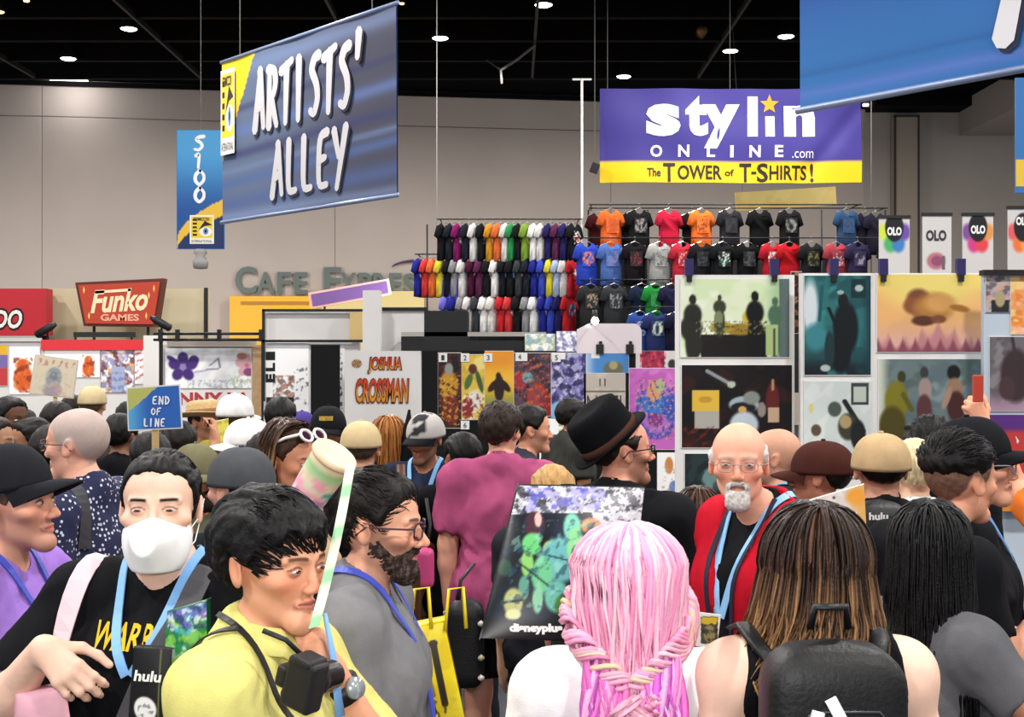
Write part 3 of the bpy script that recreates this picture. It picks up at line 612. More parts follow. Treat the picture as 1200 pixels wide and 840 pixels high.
tp = pr('grey-beige print with tall black condensed lettering', 684, 437, 733, 500, lambda k: k.rect(0, 0, 2000, 2000, 'bdb4a8').noise(['cac2b8'], .05, 3, 0, .5).rect(684, 458, 733, 459.5, '6a645c'), 11.99)
letters_on(tp, [('11', 706, 448, 7, 9, '4a4440', dict(bold=.0)), ('NATI', 708, 476, 40, 26, '3a3232', dict(bold=-.01))])
pr('pink-violet print with a round blue and orange swirl', 737, 431, 797, 527, lambda k: k.rect(0, 0, 2000, 2000, 'c86ac0').noise(['d880cc', 'b85ab4'], .04, 4, 0, .5).ell(770, 482, 25, 33, '5a50b8', .12).ell(770, 480, 21, 28, 'b070c8', .12).ell(770, 474, 20, 12, '3a78c8').ell(766, 458, 8, 13, 'd89a70').ell(774, 452, 6, 9, 'a8b888').ell(752, 470, 7, 6, '3a70c0').ell(786, 478, 8, 16, '3a58b8').ell(768, 492, 9, 8, '8a3a88').noise(['3a3a90', 'e0a088'], .2, 7, .35, .55, box=(745, 445, 792, 515)), 11.99)
pr('small crimson print above the pink-violet one', 745, 411, 797, 431, lambda k: k.rect(0, 0, 2000, 2000, 'd8d0d0').rect(752, 411, 778, 431, 'a02848').noise(['d84860', '5a1428'], .12, 7, .2, .5, box=(750, 411, 780, 431)).ell(788, 427, 5, 6, '303030'), 11.99)
pr('white sheet with a yellow speckled figure, low on the display wall', 632, 490, 692, 566, lambda k: k.ell(671, 530, 15, 36, 'd0b428').noise(['c8a820', 'e8d890', '8a7a30'], .15, 5, .2, .5, box=(655, 495, 692, 566)).ell(684, 550, 8, 14, 'a89a90'), 11.99)
pr('white sheet with a small orange and blue drawing beside the bowler hat wearer', 770, 530, 800, 600, lambda k: k.ell(784, 545, 5, 10, 'd08a50').ell(790, 572, 6, 9, '6a88c0').noise(['c8a890'], .15, 6, .3, .5, box=(776, 545, 796, 590)), 11.99)
for i, (x, y) in enumerate(((514, 414), (540, 414), (567, 414), (604, 413), (647, 414), (540, 493))):
    cd = board('price_card', ('number card over the gold figure print', 'number card over the yellow print', 'number card over the orange sunset print', 'number card over the dark crowded print', 'number card over the violet crowded print', 'number card below the yellow print')[i], 'card', x, y, x + (14 if i == 3 else 10), y + 10, 11.98, .004, 'e4e2e0', None, 'white number cards on the display wall')
    letters_on(cd, [(str(i + 1), x + 5, y + 5, 3.5, 6, '303030', {})])
board('small_print', 'small pastel green print lying against the shelf edge', 'print', 615, 391, 651, 411, 12.05, .008, 'c8d0b8', lambda k: k.noise(['a8c0a0', 'd8d8a8', '88a8b8'], .1, 3, 0, .4), rough=.45)
board('small_print', 'small violet sketch print beside the white glossy sign', 'print', 652, 388, 684, 412, 12.0, .008, 'b8b8d8', lambda k: k.noise(['8a88b8', 'd8d8e8', '6a6aa0'], .12, 4, 0, .4), rough=.45)
gs = empty('glossy_sign', at(718, 414, 11.985), 0, 'blank white glossy sign with rounded corners clipped above the prints', 'sign'); f = loc_fn(gs.location, 11.985)
pts = [f(676, 414), f(676, 386), f(690, 379)] + [f(742 + 10 * math.sin(t), 389 - 10 * math.cos(t)) for t in np.linspace(0, 1.57, 6)] + [f(752, 414)]
MB().prism(pts[::-1], 0, .012).build('panel', mat('gloss_white', 'e0d4d8', .12, spec=.5), gs)
for x_ in (703, 738): a1 = f(x_, 411); MB().box((a1[0] - .035, -.02, a1[1] - .03), (a1[0] + .035, .02, a1[1] + .06)).build('clip', BK, gs); MB().box((a1[0] - .008, -.02, a1[1] + .06), (a1[0] + .02, .02, a1[1] + .09)).build('clip', BK, gs)
cl = empty('flash_glare_body', at(697, 376, 11.5), 0, 'small bright clip lamp glaring at the corner of the glossy sign', 'lamp')  # glowing body added in place of the flash reflection on the glossy sign
MB().lathe([(.001, -.035), (.028, -.02), (.035, .0), (.02, .03), (.001, .035)], (0, -.02, 0), 12).build('glare_spot', mat('glare_white', (1, .97, .95), emit=30), cl, True)
MB().lathe([(.02, .02), (.028, .04), (.02, .1)], (0, .0, 0), 10).build('glare_holder', BK, cl, True); MB().tube([(0, .01, .08), (0, .2, .06), (0, .484, -.02)], .008, 6).build('arm', BK, cl)
# ---- white display walls with large art posters
wl = px_box('display_wall', 792, 322, 931, 600, 10.1, .06, W_, 'white display wall carrying the pale green and the dark table posters', 'stand', True)
wr = px_box('display_wall', 938, 320, 1153, 600, 9.9, .06, W_, 'white display wall carrying the teal and the orange sky posters', 'stand', True)
for w__, dd, xs in ((wl, 10.1, (808, 908)), (wr, 9.9, (978, 1036, 1127))):
    for x_ in xs: px_box('clip', x_ - 5, 303, x_ + 5, 322, dd - .03, .05, mat('purple_clip', '2a2258', .5), parent=w__, org=w__.location); px_box('clip', x_ - 3, 322, x_ + 3, 330, dd - .04, .03, BK, parent=w__, org=w__.location)
GP = 'large art posters on the white display walls'
gp = lambda lb, x0, y0, x1, y1, art, dd=9.89: board('art_poster', lb, 'poster', x0, y0, x1, y1, dd, .008, 'e8e6e4', art, GP, rough=.4)
gp('pale green poster of dark silhouettes gathered at a dining table', 797, 326, 926, 419, lambda k: k.rect(0, 0, 2000, 2000, 'dfe8c8').noise(['e8efd8', 'cfe0b0'], .02, 3, 0, .5).hgrad(890, 912, 'a8c898').rect(914, 322, 926, 419, '5a6a68').rect(820, 392, 900, 418, '1a1612').vgrad(398, 404, '141210', 820, 900).ell(868, 386, 20, 7, '9a7a28').ell(846, 384, 14, 7, 'b0902c').ell(878, 372, 8, 9, 'c8b048').person(811, 345, 80, '262620', .27).ell(809, 385, 13, 16, '22221c').ell(814, 405, 9, 14, '22221c').person(843, 345, 48, '3a3c2c', .32).ell(842, 373, 5, 9, '7a8460').person(885, 341, 84, '101010', .25).ell(889, 400, 10, 22, '101010').person(909, 348, 70, '4a6a54', .24).rect(898, 380, 912, 417, 'a8bc80').line(908, 386, 908, 417, 2, '2a2a20').noise(['3a3a28', '8a8a50'], .2, 4, .35, .6, box=(815, 376, 900, 392)), 10.09)
gp('near-black poster with a yellow card, a white mug and a brown bottle', 798, 427, 929, 525, lambda k: k.rect(0, 0, 2000, 2000, '0e0a0c').vgrad(495, 525, '3a1810').noise(['1c1014', '341410'], .03, 3, .1, .6).rect(810, 457, 843, 482, 'd8b040').rect(813, 482, 843, 502, 'a8a49c').ell(826, 468, 8, 4, 'b89030').line(828, 434, 855, 449, 4, '8a9498').ell(857, 450, 5, 4, 'b0b8a8').ell(872, 474, 18, 10, '9aa8b4', .15).ell(871, 478, 15, 7, '18181c', .2).ell(872, 498, 17, 16, 'b8c4cc').ell(870, 480, 5, 4, 'c8a060').ell(881, 466, 10, 8, '808680').ell(893, 480, 5, 9, '8a8078', .2).ell(906, 470, 8, 22, '5a1c1c').line(906, 445, 906, 456, 3, 'b08868').rect(901, 478, 914, 495, 'b89a80').noise(['6a2418'], .1, 8, .3, .6, box=(800, 500, 850, 525)), 10.09)
gp('dark teal poster mostly hidden by the white-bearded man', 802, 531, 872, 600, lambda k: k.rect(0, 0, 2000, 2000, '1c2628').ell(838, 560, 16, 14, '6a8a88').noise(['2a3a3c'], .05, 3, 0, .5), 10.09)
tp2 = pr('narrow dark red printed strip between the white display walls', 927, 318, 940, 391, lambda k: k.rect(0, 0, 2000, 2000, '2a0c10').noise(['5a1018', '141014', 'a88060'], .12, 3, .1, .4), 10.165)
gp('tall teal poster of a dark cloaked seated silhouette', 942, 322, 1021, 440, lambda k: k.rect(0, 0, 2000, 2000, '2c6a6c').vgrad(400, 440, '141c22').noise(['3a8886', '1c4a50'], .025, 4, 0, .5).ell(949, 360, 9, 32, 'd0d8dc', .5).ell(956, 395, 14, 16, '3a8088', .5).hgrad(1005, 1022, '163840').rect(998, 326, 1015, 348, '123034').ell(1007, 337, 5, 4, 'a8b8b8').line(963, 335, 960, 375, 4, '1c5458').ell(988, 352, 6, 9, '141a1c').ell(991, 385, 15, 32, '10161a').ell(985, 415, 12, 24, '10161a').line(971, 361, 981, 385, 4, '0e1416').ell(972, 410, 6, 22, '1c3236').ell(967, 432, 6, 4, 'b0b8b4').ell(985, 342, 4, 2.5, '9ab0a8'))
gp('pale poster of a bright room with dark kneeling shapes', 942, 446, 1021, 560, lambda k: k.rect(0, 0, 2000, 2000, 'c8d0cc').vgrad(500, 560, 'a8b4b4').noise(['d8dcd8'], .03, 3, 0, .5).rect(998, 448, 1018, 474, '3a4240').rect(1001, 452, 1015, 471, 'b8c0b4').ell(978, 479, 8, 9, '4a5450').line(990, 470, 1012, 505, 6, '1c1e20').ell(994, 500, 12, 16, '3a3a30').ell(991, 494, 7, 8, 'a89468').ell(956, 504, 6, 7, '5a4a38').ell(1006, 510, 9, 18, '1c1e20').ell(950, 478, 3, 6, 'd0c088'))
gp('orange sky poster with a brown cloud shape drifting over pink treetops', 1027, 321, 1151, 413, lambda k: k.rect(0, 0, 2000, 2000, 'e8b070').vgrad(350, 326, 'ecd068').ell(1090, 335, 50, 26, 'eed878', .9).vgrad(365, 413, 'd8a8a0').ell(1076, 350, 14, 12, '7a4a30', .4).ell(1070, 358, 12, 10, '8a5230', .4).ell(1082, 364, 14, 13, '94603a', .4).ell(1095, 360, 22, 17, 'b07a3c', .5).ell(1102, 355, 18, 11, 'd09a58', .6).ell(1125, 361, 12, 4, 'a0682c', .4, 10).ell(1082, 376, 14, 6, '5a3428', .35).ell(1100, 374, 9, 5, '7a4a30', .4)._m(smooth01(k.Y - 380 - 16 * np.abs(np.sin(k.X * .16)) + 10 * np.sin(k.X * .07), 0, 14) * .8, 'b87880')._m(smooth01(k.Y - 392 - 13 * np.abs(np.sin(k.X * .21 + 1)), 0, 10), '8a4a58'))
gp('grey-green poster of three blurred standing figures in mist', 1029, 420, 1151, 520, lambda k: k.rect(0, 0, 2000, 2000, '6a7a7c').noise(['8a9a9c', '50605c', '5a6a70'], .025, 3, 0, .5).hgrad(1045, 1029, 'c8ccb8').ell(1056, 441, 5, 7, '3a3a1c').ell(1050, 470, 14, 24, '7a7420').ell(1045, 500, 16, 24, '4a4418').line(1058, 462, 1068, 480, 6, '5a5a20').ell(1083, 436, 5, 7, '38383a').ell(1084, 456, 8, 14, 'a08a84').ell(1083, 480, 9, 18, '5a3438').ell(1118, 436, 8, 9, '1c1a1a').ell(1119, 458, 10, 16, '9a7a60').ell(1121, 476, 11, 18, '4a2828').ell(1110, 466, 4, 14, 'a88a74', .3, 20))
rp = px_box('display_wall', 1153, 322, 1330, 600, 9.6, .06, mat('pale_blue_panel', 'b8c4d0', .6), 'pale blue-grey display wall at the right edge under a black bar', 'stand', True)
px_box('bar', 1153, 316, 1330, 322, 9.55, .1, BK, parent=rp, org=rp.location)
gp('small busy collage print at the top of the right-hand wall', 1155, 323, 1184, 366, lambda k: k.rect(0, 0, 2000, 2000, 'b8a8b0').noise(['d89a90', '8a90a8', 'c8b090', '585058'], .1, 3, 0, .4).rect(1162, 352, 1182, 366, '2a2a2a').ell(1172, 350, 6, 10, 'b0a078'), 9.59)
gp('orange blotched print cut by the right edge', 1184, 323, 1240, 392, lambda k: k.rect(0, 0, 2000, 2000, 'e89a58').noise(['f0b8a0', 'e07a30', 'f0d890'], .05, 3, 0, .5), 9.59)
gp('grey and plum print of dark branches at the right edge', 1159, 394, 1245, 482, lambda k: k.rect(0, 0, 2000, 2000, '6a6468').noise(['8a8488', '5a5054'], .04, 3, 0, .5).vgrad(455, 482, 'a8889c').ell(1190, 440, 18, 32, '3a2c30').ell(1180, 455, 10, 14, '463438').line(1186, 395, 1190, 420, 4, '3a3034'), 9.59)
board('pin_tape', 'plum coloured banner strip low on the right edge wall', 'banner', 1160, 486, 1245, 600, 9.5, .01, '5a2a6a', lambda k: k.rect(0, 0, 2000, 2000, '5a2f7a').vgrad(500, 508, 'c03a3a').vgrad(560, 580, 'd88a30'), rough=.4)
# ---- roll-up banners of the marker brand, behind the display walls
def olo(k, cx, cols):
    k.rect(0, 0, 3000, 2000, 'c9c5c4')
    for i, c in enumerate(cols): a = math.pi * (i + .5) / len(cols); k.ell(cx - 12.5 * math.cos(a), 264 + 24 * math.sin(a) ** 1.2, 7.5, 10, c, .5)
    return k.ell(cx, 266, 11, 17, '18161a', .15)
RB = 'roll-up banners behind the display walls'
def roll(lb, x0, y0, x1, y1, cols, tx, ty, tc):
    o = board('rollup_banner', lb, 'banner', x0, y0, x1, 330, 17, .01, 'c9c5c4', (lambda k: olo(k, tx, cols)) if cols else (lambda k: k.rect(0, 0, 2000, 2000, 'c9c5c4').ell(1097, 306, 11, 10, 'b06a78', .3).ell(1098, 306, 7, 6, '8a4a6a').rect(1104, 300, 1108, 316, '6a5a60')), RB, y_floor=True, cells=44)
    a, b = at(x0, y0, 17), at(x1, y0, 17); MB().box((a.x - o.location.x - .01, -.02, a.z - o.location.z - .01), (b.x - o.location.x + .01, .03, a.z - o.location.z + .03)).build('top_bar', BK, o)
    letters_on(o, [('OLO', tx, ty, 17 if cols else 24, 10 if cols else 13, tc, dict(bold=.05))])
roll('roll-up banner with a green to violet arc, partly behind shirts', 1030, 255, 1066, 320, ['c8d840', '48a860', '3a78b8', '6a4aa0'], 1048, 271, 'e8e8e8')
roll('white roll-up banner with plain black lettering and a small pink picture', 1081, 252, 1115, 320, None, 1097, 276, '38343a')
roll('roll-up banner with a violet to red arc around a black badge', 1128, 252, 1164, 320, ['7a4a90', 'c83a80', 'd8404a', 'd8904a'], 1146, 269, 'e8e8e8')
roll('roll-up banner with a pink to orange arc, cut by the right edge', 1181, 244, 1217, 320, ['d85a60', 'e0703a', 'e0a040', 'c88a50'], 1199, 259, 'e8e8e8')
# ---- signs held above the crowd
es = empty('queue_sign', at(181, 505, 4.9), 0, 'blue end of line placard on a wooden stick', 'sign'); f = loc_fn(es.location, 4.9)
P_ = [f(148, 454), f(211, 450), f(214, 502), f(150, 505)]
MB().prism([(x, z) for x, z in P_][::-1], 0, .006).build('panel', mat('card_white', 'e0e0e0', .5), es)
mb = MB(); U, V = np.meshgrid(np.linspace(.025, .975, 40), np.linspace(.03, .97, 34)); P4 = np.array(P_)
XY = (1 - U)[..., None] * (V[..., None] * P4[0] + (1 - V)[..., None] * P4[3]) + U[..., None] * (V[..., None] * P4[1] + (1 - V)[..., None] * P4[2])
g = smooth01(U, .0, .45)[..., None]; c = rgb('5aa8d8') * (1 - g) + rgb('2c62b4') * g; m = (V > .40 + U * 1.0 - (U > .6) * 0)[..., None] & (U < .58)[..., None]; c = np.where(m & (V - .45 - .85 * U > -.02)[..., None], rgb('b8b868'), c)
mb.grid(np.stack([XY[..., 0], 0 * U - .002, XY[..., 1]], -1), lin(c)); mb.build('print', vmat(.45), es)
for s_, px, py, w, h in (('END', 190, 469, 22, 9), ('OF', 184, 482, 13, 8), ('LINE', 182, 495, 26, 9)):
    mb = MB(); x, z = f(px - w / 2, py + h / 2); brush(mb, s_, x, z, w / F * 4.9, h / F * 4.9, -.006, hx('e8ecf0'), .2); mb.build('lettering', vmat(.5), es)
MB().box((-.012, .006, -.34), (.012, .02, .02)).build('stick', mat('pine_stick', 'c0a070', .6, noise=.2, nscale=40), es)
fa = empty('fan_sign', at(64, 466, 8.6), 0, 'cream hand-held placard with a grey drawing on a stick', 'sign'); f = loc_fn(fa.location, 8.6)
P_ = [f(41, 415), f(92, 422), f(86, 467), f(34, 462)]
MB().prism([(x, z) for x, z in P_][::-1], 0, .006).build('panel', mat('card_cream', 'c8bda8', .6), fa)
mb = MB(); P4 = np.array(P_); U, V = np.meshgrid(np.linspace(.02, .98, 40), np.linspace(.03, .97, 34)); XY = (1 - U)[..., None] * (V[..., None] * P4[0] + (1 - V)[..., None] * P4[3]) + U[..., None] * (V[..., None] * P4[1] + (1 - V)[..., None] * P4[2])
k = Ink(U * 50, (1 - V) * 46, 'cfc3ac'); k.ell(25, 24, 9, 12, '8a9098').ell(25, 38, 11, 9, '9a8f98').ell(25, 22, 5, 5, '767c86'); k.noise(['b07868'], .16, 5, .25, .45, box=(3, 3, 47, 11)).noise(['b8c0a0', 'c8a090'], .12, 9, .25, .5, box=(4, 14, 46, 46), a=.5)
mb.grid(np.stack([XY[..., 0], 0 * U - .002, XY[..., 1]], -1), lin(k.c)); mb.build('print', vmat(.5), fa)
MB().box((-.012, .006, -.5), (.012, .02, .02)).build('stick', mat('pine_stick', 'c0a070', .6, noise=.2, nscale=40), fa)
# ---------------------------------------------------------------- the tower of shirts
def shirt_mesh():
    """a hanging T-shirt, 0.5 m across the shoulders, as a closed padded shape; returns V, F"""
    half = [(0, .0), (.075, .005), (.085, .02), (.20, -.03), (.29, -.20), (.205, -.245), (.185, -.17), (.18, -.40), (.185, -.66)]
    out = [(-.085, .02), (-.075, .005)]
    pts = [(.085, .02), (.195, -.035), (.262, -.22), (.192, -.255), (.180, -.19), (.178, -.40), (.186, -.66), (.06, -.672), (-.06, -.668), (-.186, -.66), (-.178, -.40), (-.180, -.19), (-.192, -.255), (-.262, -.22), (-.195, -.035), (-.085, .02), (-.05, -.035), (0, -.05), (.05, -.035)]
    n = len(pts); P = np.array(pts); c = P.mean(0)
    fr = np.stack([P[:, 0], np.full(n, -.012), P[:, 1]], 1); inner = np.stack([c[0] + (P[:, 0] - c[0]) * .78, np.full(n, -.045) - .012 * np.sin(P[:, 0] * 30), c[1] + (P[:, 1] - c[1]) * .82], 1)
    bk = fr * A_(1, -1, 1)
    V = np.concatenate([fr, inner, bk]); Fc = []
    for i in range(n):
        j = (i + 1) % n
        Fc += [(i, j, n + j, n + i), (2 * n + i, 2 * n + j, j, i)]
    Fc += [tuple(n + i for i in range(n)), tuple(2 * n + i for i in range(n - 1, -1, -1))]
    return V, Fc
SV, SF = shirt_mesh(); _sm = {}
hang_m = mat('hanger_wire', 'c8c4c0', .3, .6)
def hanger_mb():
    mb = MB(); mb.tube([(-.19, 0, -.03), (0, 0, .045), (.19, 0, -.03)], .006, 5)
    mb.tube([(0, 0, .045), (0, 0, .075), (.022, 0, .095), (.0, 0, .118), (-.02, 0, .10)], .005, 5); return mb
_first = {}
def tee(px, py, d, color, label, turn=0, pr=None, scale=1.0, spread=1.0, row=''):
    """py is the shoulder line; copies share their meshes"""
    o = empty('tshirt', at(px, py, d), math.radians(turn), label, 'shirt', 'shirts hanging on the tower racks')
    o.scale = (scale * spread, scale, scale)
    if 'cloth' not in _first:
        _first['cloth'] = mesh_obj('cloth', SV, SF, None, o, True); _first['cloth'].data.materials.append(None)
        _first['hanger'] = hanger_mb().build('hanger', hang_m, o); c, h = _first['cloth'], _first['hanger']
    else:
        c = _first['cloth'].copy(); h = _first['hanger'].copy()
        for q in (c, h): COL.objects.link(q); q.parent = o
    c.material_slots[0].link = 'OBJECT'; c.material_slots[0].material = cloth(color, noise=.15, bump=.15, bscale=60)
    if pr:
        mb = MB(); U, V = np.meshgrid(np.linspace(-1, 1, 12), np.linspace(-1, 1, 12))
        nz = vnoise(np.stack([U + px, V], -1), int(px), 3, .5); R = np.hypot(U, V) + .25 * nz
        base = np.array(hx(color)); cols = [np.array(hx(x)) for x in pr]
        cc = np.where((R < .95)[..., None], cols[0], base); cc = np.where(((R < .9) & (nz > .15))[..., None], cols[-1], cc); cc = np.where(((R < .9) & (nz < -.25))[..., None], base * .7, cc)
        mb.grid(np.stack([U * .11, -.062 + 0 * U, V * .12 - .24], -1), cc); mb.build('print', vmat(.7), o)
    return o
_rk = empty('shirt_rack', (at(760, 420, 21.2).x, 21.2, 0), 0, 'black grid tower rack that carries the rows of shirts', 'rack')
def rx(px): return at(px, 0, 21.2).x - _rk.location.x
for py_, d_, x0, x1, hk in ((247, 20.6, 690, 1010, .1), (251, 20.95, 690, 1040, .1), (286, 20.4, 672, 1058, .1), (335, 20.3, 680, 800, .1), (367, 20.1, 740, 805, .1), (263, 20.7, 512, 682, .086), (304, 20.7, 486, 682, .086), (347, 20.7, 516, 676, .086)):
    z = at(0, py_, d_).z + hk; xa, xb = [at(x_, 0, d_).x - _rk.location.x for x_ in (x0, x1)]
    MB().tube([(xa, d_ - 21.2, z), (xb, d_ - 21.2, z)], .012, 6).build('rail', BK, _rk, True)
    for x_ in (xa + .05, xb - .05): MB().tube([(x_, d_ - 21.2, z), (x_, .12, z)], .01, 6).build('bracket', BK, _rk, True)
for px_ in (500, 560, 640, 690, 760, 830, 900, 965, 1040):
    MB().tube([(rx(px_), .12, 0), (rx(px_), .12, at(0, 245 if px_ > 640 else 262, 21.2).z)], .016, 6).build('upright', BK, _rk, True)
px_box('grid_panel', 545, 300, 1000, 460, 21.6, .04, BK, parent=_rk, org=_rk.location)
# front-facing shirts: centre x, shoulder y, colour, what it looks like, print
TOP = [(716, 248, 'e0662c', 'orange shirt with a faint brown print, first facing shirt of the top row', ['b8481c', 'c85424']), (749, 247, '1a1a1c', 'black shirt with a large grey print, top row, between orange and red', ['8a8888', '6a4a4a']), (784, 247, 'c0203c', 'plain crimson shirt on the top row', None),
       (822, 246, 'e8702c', 'orange shirt with a small black mark, left of three black ones', ['7a3010', 'e8702c']), (855, 248, '26262a', 'charcoal shirt, first of three dark ones on the top row', ['303236', '26262a']), (890, 247, '141416', 'plain black shirt, middle of three dark ones on the top row', None), (925, 249, '18181a', 'black shirt with a pale arched print, last of three dark ones on the top row', ['5a5a58', '8a8884']), (992, 252, '2c4668', 'navy blue shirt alone near the end of the top row', ['34507a', '2c4668'])]
for px, py, c, lb, p in TOP: tee(px, 247, 20.6, c, lb, pr=p, turn=20)
for px, py, c, lb in ((702, 250, '3a1418', 'dark maroon shirt edge behind the first orange one'), (739, 250, '101012', 'black shirt edge behind the grey printed one'), (811, 250, '1c1214', 'dark shirt edge behind the second orange one'), (1014, 252, '1c1c28', 'black shirt edge right of the navy one'), (1026, 254, '22202c', 'dark shirt edge beside the green arc banner')): tee(px, 251, 20.95, c, lb, turn=20)
MID = [(688, 284, '2c44b0', 'royal blue shirt with an orange print on the second row', ['d87a3a', '4a60c0']), (716, 287, '4a68a8', 'light blue washed shirt with a plum print on the second row', ['7a6a9a', '5a78b8']), (744, 284, '181418', 'black shirt with small red lettering-like marks on the second row', ['7a2030', '18141a']), (773, 285, '9a9a98', 'grey shirt with two dark figures print on the second row', ['4a4a4a', '9a9a98']), (800, 285, 'b02838', 'red shirt with a pale lower print on the second row', ['d8b0a0', 'b02838']),
       (822, 285, '1a1a1e', 'black shirt with small grey marks below the orange one', ['3a3c44', '1a1a1e']), (847, 286, '16181a', 'black shirt with a green and white mark below the charcoal one', ['c8d0c8', '2a5a48']), (876, 286, '121214', 'black shirt with a ghostly grey oval print, second row', ['4a4a4e', '2a2a2e']), (905, 288, 'a01c28', 'deep red shirt overlapping a white print, second row', ['e0d0c8', 'a01c28']), (925, 288, 'a81820', 'plain deep red shirt below the arched print one', None), (951, 284, '1c1c1e', 'black shirt with a yellow-green line, second row', ['6a6a2a', '1c1c1e']), (980, 288, '9a3844', 'brick red shirt with a pale figure print, second row', ['d8b8a8', '4a3a68']), (1005, 286, '2a2440', 'dark violet shirt at the end of the second row', ['3a3458', '8a8498']), (1043, 282, '201c2e', 'black shirt with violet and gold glints beside the roll-up banner', ['5a4a9a', 'b8963a'])]
for px, py, c, lb, p in MID: tee(px, 286, 20.4, c, lb, pr=p, turn=20)
LOW = [(692, 335, '2a2a2c', 'dark shirt with a portrait print and pale grey shoulders on the third row', ['a89078', '3a3430']), (720, 335, '303234', 'charcoal shirt with a silver mark and grey shoulders on the third row', ['8a8a8c', '303234']), (752, 338, '1c2438', 'navy shirt behind the grey-shouldered pair', None), (768, 334, '1f7a34', 'green shirt on the third row', ['2a8a40', '1f7a34']), (787, 336, '20203a', 'dark blue shirt at the end of the third row', None), (769, 366, '26305c', 'navy shirt with a pale green bottle print on the lowest row', ['8a9a90', 'c8d0b8']), (795, 366, '1a1a30', 'midnight blue shirt on the lowest row at the display wall', None), (750, 368, '2c4488', 'blue shirt half hidden by the glossy sign', ['a8b8d8', '2c4488'])]
for px, py, c, lb, p in LOW: tee(px, 335 if py < 350 else 367, 20.3 if py < 350 else 20.1, c, lb, pr=p, turn=20)
# side-on shirts at the left end, four rows
names = {'1c1c20': 'black', '7a1f5a': 'magenta', '22242e': 'dark navy', 'd8d4d0': 'off-white', 'c88a2a': 'ochre', 'd86a3a': 'coral', '2f8a4a': 'green', '7a9a3a': 'olive green', 'e8e6e4': 'bright white', '2a2458': 'indigo', '5a2a4a': 'plum', '262a86': 'royal blue', 'c83a3a': 'red', 'd8c83a': 'yellow', '4a1a34': 'wine', '3a4ab8': 'blue', '6a66c8': 'lavender', '8a8a8c': 'grey', '3a3c40': 'charcoal', 'c02830': 'scarlet', 'a8b8d8': 'pale blue'}
ROWS = [('top', 263, [(521, '1c1c20'), (531, '22242e'), (540, '7a1f5a'), (550, '22242e'), (559, 'd8d4d0'), (568, '1c1c20'), (578, 'c88a2a'), (587, 'd86a3a'), (596, 'd8d4d0'), (603, '2f8a4a'), (611, '1c1c20'), (619, '7a9a3a'), (629, 'e8e6e4'), (637, 'd8d4d0'), (646, '2a2458'), (655, '5a2a4a'), (664, '2a2458'), (673, '1c1c20')]),
        ('second', 304, [(494, '262a86'), (503, 'c83a3a'), (511, 'd86a3a'), (520, 'd8c83a'), (529, '1c1c20'), (537, '8a8a8c'), (546, 'd8d4d0'), (556, '4a1a34'), (566, '5a2a4a'), (575, '1c1c20'), (584, 'e8e6e4'), (593, '1c1c20'), (602, '1c1c20'), (612, '3a3c40'), (621, '22242e'), (630, '262a86'), (639, '3a4ab8'), (648, 'd8c83a'), (656, 'a8b8d8'), (664, 'd8d4d0'), (673, 'c02830')]),
        ('third', 347, [(526, '6a66c8'), (535, '262a86'), (545, '8a8a8c'), (553, 'd8d4d0'), (562, '3a3c40'), (571, 'e8e6e4'), (580, 'd8d4d0'), (591, 'c02830'), (600, 'c83a3a'), (610, '1c1c20'), (620, '8a8a8c'), (629, 'e8e6e4'), (640, '262a86'), (649, '3a4ab8'), (658, '2a2458'), (667, 'c02830')])]
ordn = 'first second third fourth fifth sixth seventh eighth ninth tenth eleventh twelfth thirteenth fourteenth fifteenth sixteenth seventeenth eighteenth nineteenth twentieth twenty-first'.split()
rs = np.random.RandomState(4)
for rn, py, items in ROWS:
    for i, (px, c) in enumerate(items):
        tee(px, py, 20.7, c, '%s shirt hung side-on, %s of the %s row at the end of the racks' % (names[c], ordn[i], rn), turn=50, scale=.92, pr=[['e8e4e0', 'c83a3a'], ['d8c040', '3a3a8a'], ['8a2a5a', 'e8e0d8'], ['4a8ac8', 'e8e8e8']][rs.randint(4)] if rs.rand() < .95 else None)
tag(MB().box((-.14, -.05, -.40), (.14, .02, .12)).build('hanging_cloth', cloth('5048a8'), None, loc=at(528, 332, 20.66)), 'lavender blue folded cloth hanging below the side-on shirts', 'shirt')
